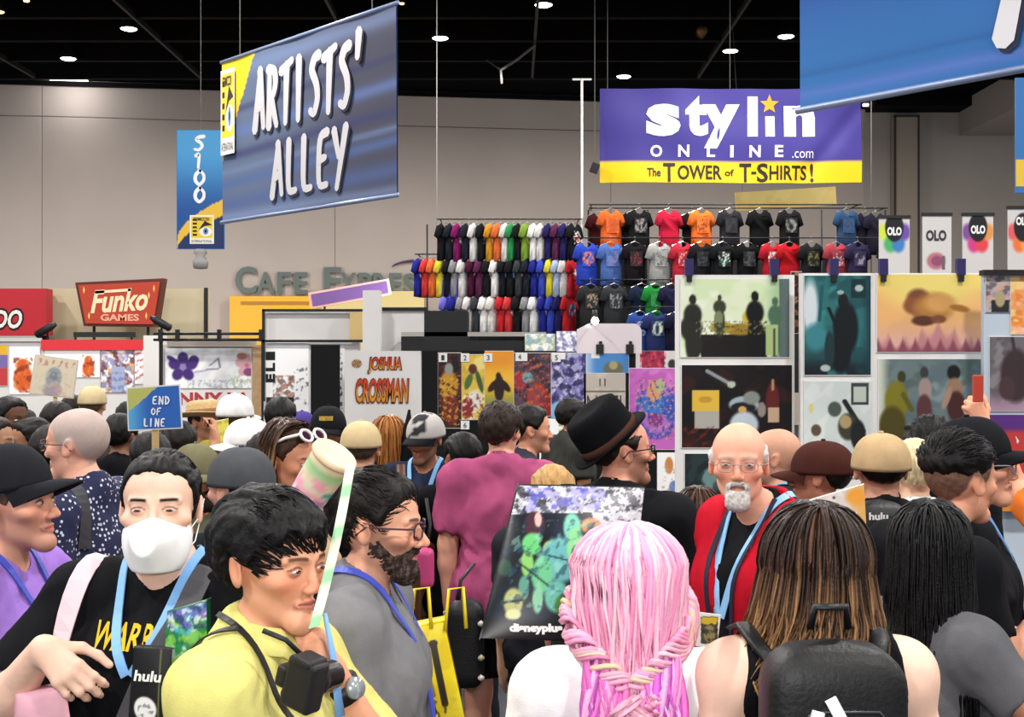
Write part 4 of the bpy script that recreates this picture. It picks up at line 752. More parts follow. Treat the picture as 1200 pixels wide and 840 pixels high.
# ---------------------------------------------------------------- figures: implicit surfaces on a rectilinear lattice
A = lambda *a: np.array(a, float)
def axis(lo, hi, h, fine=()):
    out = [lo]; p = lo
    while p < hi:
        st = h
        for a, b, hf in fine:
            if a - 1e-6 <= p < b: st = min(st, hf)
            elif p < a and p + st > a: st = max(min(st, a - p), hf)
        p += st; out.append(p)
    return np.array(out, np.float32)
class Field:
    def __init__(s, x, y, z):
        s.ax = (x, y, z); s.d = np.full((len(x), len(y), len(z)), 0.2, np.float32)
    def sl(s, lo, hi):
        return tuple(slice(max(0, int(np.searchsorted(a, l)) - 1), int(np.searchsorted(a, h_)) + 1) for a, l, h_ in zip(s.ax, lo, hi))
    def prim(s, p, grow=0.0):
        kind, k, op = p['t'], p['k'], p['op']
        pad = k + 0.02
        if kind == 'c':
            a, b, ra, rb = p['a'], p['b'], p['ra'] + grow, p['rb'] + grow
            R = max(ra, rb) + pad; lo, hi = np.minimum(a, b) - R, np.maximum(a, b) + R
        else:
            c, r, Rm = p['c'], p['r'] + grow, p['R']
            ext = r if Rm is None else np.sqrt(((Rm * r) ** 2).sum(1))
            lo, hi = c - ext - pad, c + ext + pad
        S = s.sl(lo, hi)
        x, y, z = s.ax[0][S[0]], s.ax[1][S[1]], s.ax[2][S[2]]
        if min(len(x), len(y), len(z)) == 0: return
        if kind == 'c':
            ab = (b - a).astype(np.float32); L2 = float(ab @ ab) + 1e-12
            dx, dy, dz = (x - a[0])[:, None, None], (y - a[1])[None, :, None], (z - a[2])[None, None, :]
            t = np.clip((dx * ab[0] + dy * ab[1] + dz * ab[2]) / L2, 0, 1)
            d = np.sqrt((dx - t * ab[0]) ** 2 + (dy - t * ab[1]) ** 2 + (dz - t * ab[2]) ** 2) - (ra + t * (rb - ra))
            if p.get('flat'):
                L = math.sqrt(L2)
                d = np.maximum(d, ((dx - ab[0]) * ab[0] + (dy - ab[1]) * ab[1] + (dz - ab[2]) * ab[2]) / L)
        else:
            dx, dy, dz = (x - c[0])[:, None, None], (y - c[1])[None, :, None], (z - c[2])[None, None, :]
            if Rm is not None:
                dx, dy, dz = [dx * Rm[0, i] + dy * Rm[1, i] + dz * Rm[2, i] for i in range(3)]
            k0 = np.sqrt((dx / r[0]) ** 2 + (dy / r[1]) ** 2 + (dz / r[2]) ** 2)
            k1 = np.sqrt((dx / r[0] ** 2) ** 2 + (dy / r[1] ** 2) ** 2 + (dz / r[2] ** 2) ** 2)
            d = k0 * (k0 - 1) / (k1 + 1e-6)
        cur = s.d[S]
        if op == 'sub':
            d = -d; h = np.maximum(k - np.abs(cur - d), 0) / k
            s.d[S] = np.maximum(cur, d) + h * h * k * 0.25
        else:
            h = np.maximum(k - np.abs(cur - d), 0) / k
            s.d[S] = np.minimum(cur, d) - h * h * k * 0.25
    def prims(s, ps, grow=0.0):
        for p in ps: s.prim(p, grow)
        return s
    def clip(s, fn):
        x, y, z = s.ax
        s.d = np.maximum(s.d, fn(x[:, None, None], y[None, :, None], z[None, None, :])).astype(np.float32)
        return s
    def half(s, pt, n):
        n = A(*n) / np.linalg.norm(n)
        return s.clip(lambda x, y, z: (x - pt[0]) * n[0] + (y - pt[1]) * n[1] + (z - pt[2]) * n[2])
    def mesh(s):
        d = s.d
        d[0] = d[-1] = 0.1; d[:, 0] = d[:, -1] = 0.1; d[:, :, 0] = d[:, :, -1] = 0.1
        S = d < 0; nx, ny, nz = S.shape
        any_ = np.zeros((nx - 1, ny - 1, nz - 1), bool); all_ = np.ones_like(any_)
        for i in (0, 1):
            for j in (0, 1):
                for k in (0, 1):
                    c = S[i:nx - 1 + i, j:ny - 1 + j, k:nz - 1 + k]; any_ |= c; all_ &= c
        act = any_ & ~all_
        I = np.argwhere(act)
        idx = np.full(act.shape, -1, np.int32); idx[act] = np.arange(len(I))
        val = {}
        for i in (0, 1):
            for j in (0, 1):
                for k in (0, 1): val[i, j, k] = d[I[:, 0] + i, I[:, 1] + j, I[:, 2] + k]
        acc = np.zeros((len(I), 3)); cnt = np.zeros(len(I))
        co = [(0, 0, 0), (1, 0, 0), (0, 1, 0), (1, 1, 0), (0, 0, 1), (1, 0, 1), (0, 1, 1), (1, 1, 1)]
        for a in co:
            for ax in range(3):
                if a[ax]: continue
                b = list(a); b[ax] = 1; b = tuple(b)
                va, vb = val[a], val[b]
                x = (va < 0) != (vb < 0)
                t = np.where(x, va / np.where(x, va - vb, 1), 0)
                pt = np.tile(np.array(a, float), (len(I), 1)); pt[:, ax] += t
                acc += pt * x[:, None]; cnt += x
        fr = acc / np.maximum(cnt, 1)[:, None]
        V = np.empty((len(I), 3))
        for ax in range(3):
            g = s.ax[ax]; i0 = I[:, ax]
            V[:, ax] = g[i0] + fr[:, ax] * (g[i0 + 1] - g[i0])
        Fs = []
        for ax in range(3):
            o1, o2 = [(1, 2), (2, 0), (0, 1)][ax]
            s0 = [slice(1, -1)] * 3; s0[ax] = slice(0, -1); s1 = [slice(1, -1)] * 3; s1[ax] = slice(1, None)
            a, b = S[tuple(s0)], S[tuple(s1)]
            for fl, msk in ((False, a & ~b), (True, ~a & b)):
                E = np.argwhere(msk)
                if not len(E): continue
                E[:, o1] += 1; E[:, o2] += 1
                e1 = np.zeros(3, int); e1[o1] = 1; e2 = np.zeros(3, int); e2[o2] = 1
                q = [idx[tuple((E - x).T)] for x in (e1 + e2, e2, 0 * e1, e1)]
                q = np.stack(q[::-1] if fl else q, 1); Fs.append(q)
        return V, (np.concatenate(Fs) if Fs else np.zeros((0, 4), int))
def vnormals(V, Q):
    n = np.cross(V[Q[:, 2]] - V[Q[:, 0]], V[Q[:, 3]] - V[Q[:, 1]])
    N = np.zeros_like(V)
    for k in range(4):
        for ax in range(3): N[:, ax] += np.bincount(Q[:, k], n[:, ax], len(V))
    return N / (np.linalg.norm(N, axis=1, keepdims=True) + 1e-12)
def relax(V, Q, n=1, w=0.5):
    for _ in range(n):
        S = np.zeros_like(V); C = np.zeros(len(V))
        for k in range(4):
            for o in (1, 3):
                j = Q[:, (k + o) % 4]
                for ax in range(3): S[:, ax] += np.bincount(Q[:, k], V[j, ax], len(V))
                C += np.bincount(Q[:, k], minlength=len(V))
        V = V * (1 - w) + w * S / np.maximum(C, 1)[:, None]
    return V
def rc(a, b, ra, rb, k=0.02, tag='', op='add', flat=False):
    return dict(t='c', a=np.asarray(a, float), b=np.asarray(b, float), ra=ra, rb=rb, k=k, op=op, tag=tag, flat=flat)
def el(c, r, k=0.02, tag='', op='add', R=None):
    return dict(t='e', c=np.asarray(c, float), r=np.asarray(r, float), k=k, op=op, R=R, tag=tag)
def rotm(yaw=0, pitch=0, roll=0):
    """yaw turns to the figure's own left, pitch nods down, roll tilts to its own left (degrees)"""
    return np.array(Matrix.Rotation(math.radians(yaw), 3, 'Z') @ Matrix.Rotation(math.radians(pitch), 3, 'X') @ Matrix.Rotation(math.radians(roll), 3, 'Y'))
def xf(ps, R, c, s):
    out = []
    for p in ps:
        q = dict(p); q['k'] = p['k'] * s
        if p['t'] == 'c':
            q['a'], q['b'] = R @ (p['a'] * s) + c, R @ (p['b'] * s) + c
            q['ra'], q['rb'] = p['ra'] * s, p['rb'] * s
        else:
            q['c'] = R @ (p['c'] * s) + c; q['r'] = p['r'] * s
            q['R'] = R if p['R'] is None else R @ p['R']
        out.append(q)
    return out
def skull_prims():
    return [el((0, .016, .030), (.075, .090, .086), .01), el((0, -.03, .036), (.063, .060, .06), .03)]
def head_prims(o):
    w = o.get('face_w', 1.0); j = o.get('jaw', 1.0); nose = o.get('nose', 1.0); ear = o.get('ear', 1.0); full = o.get('full', 0.0)
    P = skull_prims()
    P += [el((0, -.030, -.026), (.0545 * w, .058, .070), .025)]
    for sx in (1, -1):
        P += [rc((sx * (.0385 * w + full), .002, -.050), (sx * .010, -.066, -.094 * j), .0165 + full, .018, .022),
              el((sx * (.044 * w + full * .5), -.057, -.020), (.020 + full, .022, .016), .022),
              rc((sx * .012, -.090, .0205), (sx * .047, -.075, .0185), .0075, .006, .012)]
    P += [el((0, -.078, -.096 * j), (.023, .019, .019), .02)]
    if full > .006: P += [el((0, -.045, -.105), (.045, .045, .022), .03)]
    P += [rc((0, -.088, .008), (0, -.1085 * (0.5 + nose * .5), -.0305), .0064, .0096 * nose, .012)]
    for sx in (1, -1):
        P += [el((sx * .0120 * nose, -.0975, -.0345), (.0078 * nose, .010, .0078), .009)]
        P += [el((sx * .0315, -.101, .001), (.0175, .0165, .0125), .014, op='sub')]
        P += [el((sx * .0315, -.0770, .0010), (.0160, .0150, .0118), .004)]
    for sx in (1, -1):
        P += [rc((0, -.0910, -.0555), (sx * .022, -.0815, -.0595), .0060, .0035, .007),
              rc((0, -.0900, -.0665), (sx * .019, -.0815, -.0630), .0066, .0035, .007)]
    P += [rc((-.021, -.0855, -.0608), (0, -.0985, -.0602), .0018, .0018, .004, op='sub'), rc((.021, -.0855, -.0608), (0, -.0985, -.0602), .0018, .0018, .004, op='sub')]
    for sx in (1, -1):
        Re = rotm(0, -14, 0) @ rotm(sx * 18, 0, 0)
        P += [el((sx * .0775 * (.5 + .5 * w), .014, -.006), (.0085, .0185 * ear, .031 * ear), .006, R=Re),
              el((sx * .0880, .010, -.003), (.0075, .0105, .019), .006, op='sub', R=Re)]
    return P
def face_paint(L, o):
    """skin colours by position on the head (head coordinates, metres at standard size)"""
    base = hx(o.get('skin', 'e2a98c')); x, y, z = np.abs(L[:, 0]), L[:, 1], L[:, 2]
    c = np.tile(np.array(base), (len(L), 1))
    def blend(col, m):
        nonlocal c
        m = np.clip(m, 0, 1)[:, None]; c = c * (1 - m) + np.array(col) * m
    red = np.array(base) * (1.03, .72, .66)
    blob = lambda cx, cy, cz, r: np.exp(-(((x - cx) ** 2 + (y - cy) ** 2 + (z - cz) ** 2) / r ** 2))
    ink = o.get('flush', .5)
    blend(red, ink * blob(.043, -.075, -.028, .026)); blend(red, ink * blob(0, -.115, -.030, .016)); blend(red, .6 * ink * blob(.08, .012, 0, .03))
    front = (y < -.06)
    lipc = hx(o.get('lip', 'b8655c'))
    blend(lipc, .85 * front * smooth01(1 - ((x / .0235) ** 2 + ((z + .0612) / .0095) ** 2), 0, .45))
    blend(np.array(lipc) * .35, .8 * front * (np.abs(z + .0605) < .0016) * (x < .022))
    brow = hx(o.get('brow', '2a1d18'))
    bz = .0225 - (x - .03) ** 2 * 5.0
    blend(brow, o.get('brow_a', .85) * front * smooth01(.0052 - np.abs(z - bz), 0, .003) * smooth01(x, .010, .016) * (1 - smooth01(x, .045, .052)))
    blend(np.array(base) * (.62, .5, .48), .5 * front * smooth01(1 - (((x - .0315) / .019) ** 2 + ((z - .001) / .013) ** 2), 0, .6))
    lz = .0082 - ((x - .0315) / .0155) ** 2 * .0062
    blend((.012, .008, .006), o.get('lash', .8) * front * smooth01(.0022 - np.abs(z - lz), 0, .0012) * (np.abs(x - .0315) < .0155))
    st = o.get('stubble', 0)
    if st:
        m = smooth01(-.040 + .55 * (y + .09) - z, -.012, .012) * (1 - smooth01(y, .0, .02)) * smooth01(z, -.15, -.125)
        m *= 1 - smooth01(1 - ((x / .024) ** 2 + ((z + .061) / .0105) ** 2), 0, .4) * front
        blend(hx(o.get('stubble_c', '3a2b26')), st * m)
    bz_ = o.get('buzz', 0)
    if bz_:
        blend(hx(o.get('hair_c', '2a211d')), bz_ * smooth01(hair_line(L, o) + .006 * vnoise(L, 2, 2, 25), -.010, .016) * (.93 + .08 * vnoise(L * A(1, .6, .6), 8, 2, 70)))
    return c
def hair_line(L, o):
    """positive where hair grows"""
    y, z, x = L[..., 1], L[..., 2], np.abs(L[..., 0])
    up = o.get('hairline', .066)
    ys = np.array([-.12, -.085, -.062, -.040, -.022, .004, .034, .055, .12])
    zs = np.array([up, up - .002, up - .012, .030, -.012, .004, .012, -.055, o.get('nape', -.075)])
    g = z - np.interp(y, ys, zs)
    if 'bald' in o: g = np.minimum(g, np.minimum(o['bald'] - z + .25 * y, (y + .052) * 1.2))
    return g - .25 * np.maximum(0, .03 - x) * (y < -.06) * o.get('peak', 0)
def hand_prims(w, d, n, side, o, s=1.0):
    """w wrist, d direction of the hand, n out of the back of the hand; returns palm, four fingers and thumb"""
    d = d / np.linalg.norm(d); n = n - d * (n @ d); n /= np.linalg.norm(n); u = np.cross(d, n) * side   # u towards the thumb
    curl = o.get('curl', .35); spread = o.get('spread', .06); P = []
    K = lambda fx, l: w + s * (d * l + u * fx)
    P += [rc(K(.016, .02), K(.024, .082), .017 * s, .0125 * s, .02, 'hand'), rc(K(-.012, .02), K(-.022, .076), .016 * s, .0115 * s, .02, 'hand'), rc(K(0, .005), K(0, .085), .0175 * s, .0125 * s, .02, 'hand')]
    lens = (.076, .085, .080, .062); rad = (.0088, .009, .0086, .0076); off = (.029, .0100, -.0092, -.0275)
    for i in range(4):
        p = K(off[i], (.088, .092, .088, .080)[i]); ang = 0.0; sp = (1.2, .4, -.4, -1.3)[i] * spread
        r = rad[i] * s
        for j, fr in enumerate((.46, .31, .23)):
            ang += curl * (1.25, 1.5, .8)[j] * (1 + .10 * i) * (o.get('point') and i == 0 and .15 or 1.0)
            dd = d * math.cos(ang) - n * math.sin(ang); dd = dd + u * sp * math.cos(ang)
            dd /= np.linalg.norm(dd)
            q = p + dd * lens[i] * fr * s
            P.append(rc(p, q, r, r * .92, .006 if j else .009, 'hand')); p, r = q, r * .92
    th = o.get('thumb', .6)
    p = K(.020, .018) - n * .006 * s
    dirs = [d * .62 + u * .62 - n * .35, d * (.85) + u * (.45 - .5 * th) - n * (.2 + .5 * th), d * .9 + u * (.25 - .7 * th) - n * (.2 + .6 * th)]
    for j, (dd, l, r) in enumerate(zip(dirs, (.046, .036, .029), (.0135, .0105, .0095))):
        dd = dd / np.linalg.norm(dd); q = p + dd * l * s
        P.append(rc(p, q, r * s, r * s * .9, .014 if j == 0 else .006, 'hand')); p = q
    return P
class Person:
    """one figure: body (skin) as a single surface with hair and clothing as children of an Empty at the feet"""
    def __init__(S, px, py, d, yaw, label, **o):
        S.o = o; S.d = d
        top = at(px, py, d)
        extra = o.get('top', .012)
        S.H = o.get('H', top.z - extra); H = S.H; s = S.s = H / 1.75; S.hs = o.get('hs', 1.0) * (0.4 * s + 0.6)
        S.yaw = yaw; S.w = o.get('w', 1.0); S.fat = o.get('fat', 0.0); S.fem = o.get('fem', False)
        S.hr = rotm(o.get('hyaw', 0), o.get('hpitch', 0), o.get('hroll', 0))
        lean = o.get('lean', 0.0)
        S.chin = H - .229 * S.hs
        nk = o.get('neck', .016); S.nk = nk
        S.neck0 = A(0, .014 * s, S.chin - .058 * s + nk); S.neck1 = A(0, -.012 - lean, S.chin + .045)
        S.hc = A(0, -.018 - lean, H - .1155 * S.hs)
        if o.get('head_off') is not None: S.hc = S.hc + A(*o['head_off'])
        # the crown of the head goes to the given pixel
        yw = math.radians(yaw); off = S.hc + S.hr @ A(0, .016, 0)
        ox, oy = off[0] * math.cos(yw) - off[1] * math.sin(yw), off[0] * math.sin(yw) + off[1] * math.cos(yw)
        S.root = empty('person', (top.x - ox, top.y - oy, 0), yw, label, 'person', o.get('group'))
        S.jo()
        if o.get('vis', True): S.skin()
    def jo(S):
        o, s, w, H = S.o, S.s, S.w, S.H; z = lambda v: v * s
        S.sh = {}; S.el_ = {}; S.wr = {}; sw = (.168 if S.fem else .185) * w * s
        shz = S.chin - .082 * s + S.nk
        S.shz = shz
        S.arm = {}
        for k, sd in (('L', 1), ('R', -1)):
            a = o.get('arm' + k, {})
            u = a.get('up', (.10, -.06, -1)); f = a.get('fo', (.02, .18, -1))
            cv = lambda t: A(sd * t[0], -t[1], t[2]) / np.linalg.norm(t)
            S.sh[k] = A(sd * sw, .012 * s, shz - .028 * s + a.get('shrug', 0))
            S.el_[k] = S.sh[k] + cv(u) * .285 * s
            S.wr[k] = S.el_[k] + cv(f) * .245 * s
            S.arm[k] = (cv(u), cv(f))
    def torso(S):
        s, w, f, shz = S.s, S.w, S.fat, S.shz; fem = S.fem
        zz = lambda a: a / 1.42 * shz                       # heights as shares of the shoulder height
        P = [el((0, .008, zz(.93)), (.165 * w + f * .6, .115 + f * .5, .13 * s), .05, 'hip'),
             el((0, -.005 - f * .5, zz(1.08)), ((.125 if fem else .142) * w + f, .100 + f, .15 * s), .06, 'torso'),
             el((0, .0, zz(1.25)), ((.138 if fem else .160) * w + f * .5, .108 + f * .5, .165 * s), .05, 'torso')]
        P += [rc(S.sh['L'] * A(.82, 1, 1), S.sh['R'] * A(.82, 1, 1), .058 * s, .058 * s, .05, 'torso')]
        for k in 'LR':
            P += [rc(S.neck0 + A(0, .01, .02), S.sh[k] + A(0, .0, .012), .045 * s, .042 * s, .04, 'torso'), el(S.sh[k], A(.057, .060, .062) * s * (.5 + .5 * w), .04, 'torso')]
            if fem: P += [el((S.sh[k][0] * .46, -.088 - f * .4, zz(1.235)), A(.062, .058, .062) * S.o.get('bust', 1.0), .04, 'torso')]
            else: P += [el((S.sh[k][0] * .46, -.052 - f * .3, zz(1.27)), A(.075, .045, .06), .06, 'torso')]
        return P
    def neckp(S):
        r = (.044 if S.fem else .051) * (.6 + .4 * S.w) * S.s + S.o.get('full', 0) * .8
        return [rc(S.neck0, S.neck1, r * 1.06, r, .03, 'neck')]
    def armp(S, k):
        s, w = S.s, S.w; m = (.84 if S.fem else 1.0) * (.55 + .45 * w) + S.fat * 1.2
        sh, e, wr = S.sh[k], S.el_[k], S.wr[k]
        return [rc(sh, sh + (e - sh) * .5, .053 * m * s, .047 * m * s, .04, 'upper'), rc(sh + (e - sh) * .45, e, .047 * m * s, .039 * m * s, .03, 'upper'),
                rc(e, e + (wr - e) * .35, .040 * m * s, .041 * m * s, .02, 'fore'), rc(e + (wr - e) * .3, wr, .041 * m * s, .0265 * (.7 + .3 * m) * s, .02, 'fore')]
    def legp(S, k):
        s, w, f = S.s, S.w, S.fat; sd = 1 if k == 'L' else -1; z = lambda a: a * S.shz / 1.42
        hp, kn, an = A(sd * .088 * w, .01, z(.90)), A(sd * .098, -.005, z(.49)), A(sd * .105, .025, z(.085))
        return [rc(hp, kn, .088 * w * s + f * .3, .058 * s, .03, 'leg'), rc(kn, kn + (an - kn) * .35 + A(0, .01, 0), .057 * s, .056 * s, .03, 'leg'), rc(kn + (an - kn) * .3, an, .056 * s, .037 * s, .03, 'leg'),
                rc(an + A(0, .01, -.035 * s), an + A(sd * .02, -.125, -.055 * s), .036 * s, .026 * s, .03, 'foot')]
    def hands(S):
        P = []
        for k, sd in (('L', 1), ('R', -1)):
            a = S.o.get('arm' + k, {}); fo = S.arm[k][1]
            hd = a.get('hand'); hd = fo if hd is None else A(sd * hd[0], -hd[1], hd[2])
            n = a.get('back'); n = A(sd * 1, -.25, 0) if n is None else A(sd * n[0], -n[1], n[2])
            P += hand_prims(S.wr[k], hd, n, sd, a, S.s * a.get('hsize', 1.0))
        return P
    def skin(S):
        o, s = S.o, S.s
        hp = xf(head_prims(o), S.hr, S.hc, S.hs)
        arms = S.armp('L') + S.armp('R'); hands = S.hands()
        allp = S.torso() + S.neckp() + arms + S.legp('L') + S.legp('R') + hands
        pts = np.array([p['c'] if p['t'] == 'e' else p['b'] for p in allp + hp])
        ext = .14
        lo, hi = pts.min(0) - ext, pts.max(0) + ext; lo[2] = -.02; hi[2] = max(hi[2], S.H + .03)
        hc = S.hc; fine_h = o.get('fine', float(np.clip(.00125 * S.d, .0026, .0085)))
        hf = float(np.clip(.0042 * S.d, .009, .024))
        R = .135 * S.hs
        fx, fy, fz = [(hc[0] - R * .78, hc[0] + R * .78, fine_h)], [(hc[1] - R, hc[1] + R, fine_h)], [(hc[2] - R * 1.05, hc[2] + R, fine_h)]
        if o.get('handfine'):
            for k in o['handfine']:
                pp = hand_prims(S.wr[k], *S._hd(k)); q = np.array([p['a'] for p in pp] + [p['b'] for p in pp]); h = o.get('hh', .0045)
                for arr, i in ((fx, 0), (fy, 1), (fz, 2)): arr.append((q[:, i].min() - .02, q[:, i].max() + .02, h))
        else:
            hf = min(hf, .016)
        Fd = Field(axis(lo[0], hi[0], hf, fx), axis(lo[1], hi[1], hf, fy), axis(lo[2], hi[2], hf, fz))
        Fd.prims(S.torso()).prims(S.neckp()).prims(arms).prims(S.legp('L') + S.legp('R')).prims(hands)
        Fd.prims(hp)
        V, Q = Fd.mesh(); V = relax(V, Q, 1, .35)
        L = (V - S.hc) @ S.hr / S.hs
        c = face_paint(L, o)
        far = (L[:, 2] < -.16); c[far] = np.array(hx(o.get('skin', 'e2a98c')))
        S.body = mesh_obj('body', V, Q, mat('skin', (1, 1, 1), .58, spec=.28, vcol=True, noise=.05, nscale=60, sss=o.get('sss', 0.0), bump=.08, bscale=500), S.root, True, c)
        if o.get('eyes', True): S.eyes()
    def _hd(S, k):
        sd = 1 if k == 'L' else -1; a = S.o.get('arm' + k, {}); fo = S.arm[k][1]
        hd = a.get('hand'); hd = fo if hd is None else A(sd * hd[0], -hd[1], hd[2])
        n = a.get('back'); n = A(sd, -.25, 0) if n is None else A(sd * n[0], -n[1], n[2])
        return hd, n, sd, a, S.s * a.get('hsize', 1.0)
    def hw(S, p):
        """head coordinates to the figure's"""
        return (np.asarray(p, float) * S.hs) @ S.hr.T + S.hc
    def eyes(S):
        look = S.o.get('look', (0, 0))
        for sx in (1, -1):
            th = np.linspace(0, math.pi, 9); ph = np.linspace(0, 2 * math.pi, 17)[:-1]
            P = np.array([[(math.sin(t) * math.cos(p), -math.cos(t), math.sin(t) * math.sin(p)) for p in ph] for t in th])
            r = A(.0142, .0135, .0072) * A(1, 1, S.o.get('eye_open', 1.0))
            X = P * r; 
            q = np.hypot(X[..., 0] - look[0], (X[..., 2] - look[1])); fr = P[..., 1] < 0
            c = np.tile(np.array([.62, .56, .54]), X.shape[:2] + (1,))
            c[fr & (q < .0066)] = hx(S.o.get('iris', '3a2418')); c[fr & (q < .0026)] = (.004, .004, .004)
            V = S.hw(X.reshape(-1, 3) + A(sx * .0315, -.0798, .0006))
            mb = MB(); mb.grid(V.reshape(X.shape), c, wrap=True, flip=True)
            mb.build('eye', mat('eye', (1, 1, 1), .12, spec=.6, vcol=True), S.root, True)
    # ------------------------------------------------ hair
    def hair(S, color, g=.012, hl=True, extra=(), h=None, rough=.55, disp=.004, dscale=28, name='hair', streak=None, cut=None, locks=None, box=.17, low=.16, taper=.030, ragged=.006, under=None, minz=None):
        o = S.o; h = h or float(np.clip(.0016 * S.d, .0038, .009))
        ps = xf(skull_prims(), S.hr, S.hc, S.hs); B = box * S.hs
        c = S.hc
        Fd = Field(axis(c[0] - B, c[0] + B, h), axis(c[1] - B, c[1] + B, h), axis(c[2] - low, c[2] + B, h))
        Fd.prims(ps, 0.0)
        if hl:
            X, Y, Z = np.meshgrid(Fd.ax[0] - c[0], Fd.ax[1] - c[1], Fd.ax[2] - c[2], indexing='ij')
            L = (np.stack([X, Y, Z], -1) @ S.hr / S.hs).astype(np.float32)
            t = hair_line(L, o) + ragged * vnoise(L[::2, ::2, ::2] * A(1, .5, .5), 4, 2, 30).repeat(2, 0).repeat(2, 1).repeat(2, 2)[:L.shape[0], :L.shape[1], :L.shape[2]]
            if under is not None: t = np.minimum(t, (under - L[..., 2]) * 1.5)
            if minz is not None: t = np.minimum(t, L[..., 2] - minz - .25 * np.maximum(0, -L[..., 1]))
            Fd.d -= ((g + .008) * smooth01(t, -.003, taper) - .008).astype(np.float32)
        else: Fd.d -= np.float32(g)
        Fd.prims(xf(list(extra), S.hr, S.hc, S.hs))
        if cut: cut(Fd)
        V, Q = Fd.mesh(); V = relax(V, Q, 2, .5)
        N = vnormals(V, Q); L = (V - c) @ S.hr / S.hs
        V = V + N * (vnoise(L * A(1, .45, .45), 3, 3, dscale) * disp)[:, None]
        base = np.array(hx(color)); t = vnoise(L * A(1.6, .5, .35), 7, 3, dscale * 1.3)
        c0 = base * (1 + .35 * t)[:, None]
        if streak is not None:
            m = smooth01(vnoise(L * A(1.5, .6, .25), 11, 2, dscale * .8), .0, .7)[:, None]; c0 = c0 * (1 - m) + np.array(hx(streak)) * m
        m = mat('hair_%d' % int(rough * 100), (1, 1, 1), rough, spec=.22, vcol=True, bump=.35, bscale=150)
        if locks:
            mb = MB(); mb.v.append(V); mb.f = Q.tolist(); mb.n = len(V); mb.c.append(np.clip(c0, 0, 1))
            S.add_locks(mb, base, streak=streak, **locks)
            S.hairo = mb.build(name, m, S.root, True)
        else:
            S.hairo = mesh_obj(name, V, Q, m, S.root, True, np.clip(c0, 0, 1))
        return S.hairo
    def add_locks(S, mb, base, n=700, length=.05, comb=None, r=.0030, seed=1, lift=.010, streak=None, sel=None, var=.45, seg=6, g=.010, jit=.16, side_g=.55, tip=.0):
        """tapered strands lying along the skull"""
        rs = np.random.RandomState(seed); k = 0; tries = 0; ex0 = A(.075, .090, .086); cc = A(0, .016, .030)
        while k < n and tries < n * 20:
            tries += 1
            v = rs.normal(size=3); v /= np.linalg.norm(v)
            p = v * ex0 + cc
            if hair_line(p, S.o) < .003 or (sel and not sel(p)): continue
            k += 1
            q = p.copy(); pts = []; rr = []
            l = length(p) if callable(length) else length
            l *= .7 + .6 * rs.rand(); jt = rs.normal(size=3) * jit; lf = lift * (.3 + rs.rand())
            for i in range(seg):
                t = i / (seg - 1)
                e = (q - cc) / ex0; e /= np.linalg.norm(e) + 1e-9
                gg = g * (side_g + (1 - side_g) * float(smooth01(np.array(e[2]), -.1, .5)))
                q = e * (ex0 + gg * min(1, .3 + t * 1.5) + lf * math.sin(min(t * 1.8, 1.57)) * (1 if e[2] > 0 else .6) + tip * t * t) + cc
                pts.append(q.copy()); rr.append(r * (1.05 - t) ** .6 * (.8 + .4 * rs.rand()))
                dirn = np.asarray(comb(q) if comb else (0, -.2, -1), float); dirn = dirn / (np.linalg.norm(dirn) + 1e-9) + jt
                dirn = dirn - e * (dirn @ e); dirn /= np.linalg.norm(dirn) + 1e-9
                q = q + dirn * l / seg
            c = base * max(.3, 1 + var * rs.normal())
            if streak is not None and rs.rand() < .3: c = np.array(hx(streak))
            mb.tube(S.hw(pts), np.array(rr) * S.hs, 4, np.clip(c, .002, 1), flat=.6)
    # ------------------------------------------------ clothing
    def shirt(S, m, hem=.86, sleeve=.62, grow=.014, neck=.004, neck_drop=.0, h=None, fold=.006, long=False, name='shirt', vneck=None, armhole=None, open_front=False, disp_seed=0, loose=.012, cutfn=None, paint=None, sleeveless=False, collar_z=.03):
        s = S.s; h = h or float(np.clip(.0034 * S.d, .0075, .018)); shz = S.shz
        zh = hem * shz / 1.42
        pts = [S.sh['L'], S.sh['R']]; sl = []
        for k in 'LR':
            sh, e, wr = S.sh[k], S.el_[k], S.wr[k]; m_ = (.84 if S.fem else 1.0) * (.55 + .45 * S.w) + S.fat * 1.2
            if sleeveless: pass
            elif long:
                sl += [rc(sh, e, .055 * m_ * s + grow, .047 * m_ * s + grow, .04), rc(e, e + (wr - e) * .93, .047 * m_ * s + grow, .032 * s + grow * .9, .03, flat=True)]
                pts += [e, wr]
            else:
                sl += [rc(sh, sh + (e - sh) * sleeve, .055 * m_ * s + grow, .053 * m_ * s + grow + loose, .035, flat=True)]; pts += [e]
        tp = S.torso()
        body = [p for p in tp]
        body += [el((0, .0, zh + .03), (.158 * S.w + S.fat + loose, .108 + S.fat * .9 + loose, .30), .06), ]
        q = np.array(pts); lo = np.minimum(q.min(0), A(-.24 * S.w - S.fat, -.25 - S.fat, zh)) - .09; hi = np.maximum(q.max(0), A(.24 * S.w + S.fat, .2 + S.fat, S.chin - .02)) + .09
        hn = h * (.55 if S.d < 3.2 else .8); n0 = S.neck0
        Fd = Field(axis(lo[0], hi[0], h, [(-.12, .12, hn)]), axis(lo[1], hi[1], h, [(-.14, .12, hn)]), axis(min(zh - .03, lo[2] + .06), hi[2], h, [(n0[2] - .08, n0[2] + .1, hn)]))
        Fd.prims(body, grow)
        if armhole is not None:
            for k, sd in (('L', 1), ('R', -1)): Fd.half((sd * armhole, 0, shz), (sd * 1, 0, .12))
        # trim anything of the torso that the hem cuts off, then sleeves on top
        Fd.clip(lambda x, y, z: (zh - z) + 0 * x + 0 * y)
        Fd.clip(lambda x, y, z: z - (S.neck0[2] + collar_z * s + .055) + .25 * np.abs(x) * 0 + 0 * y)
        Fd.prims(sl)
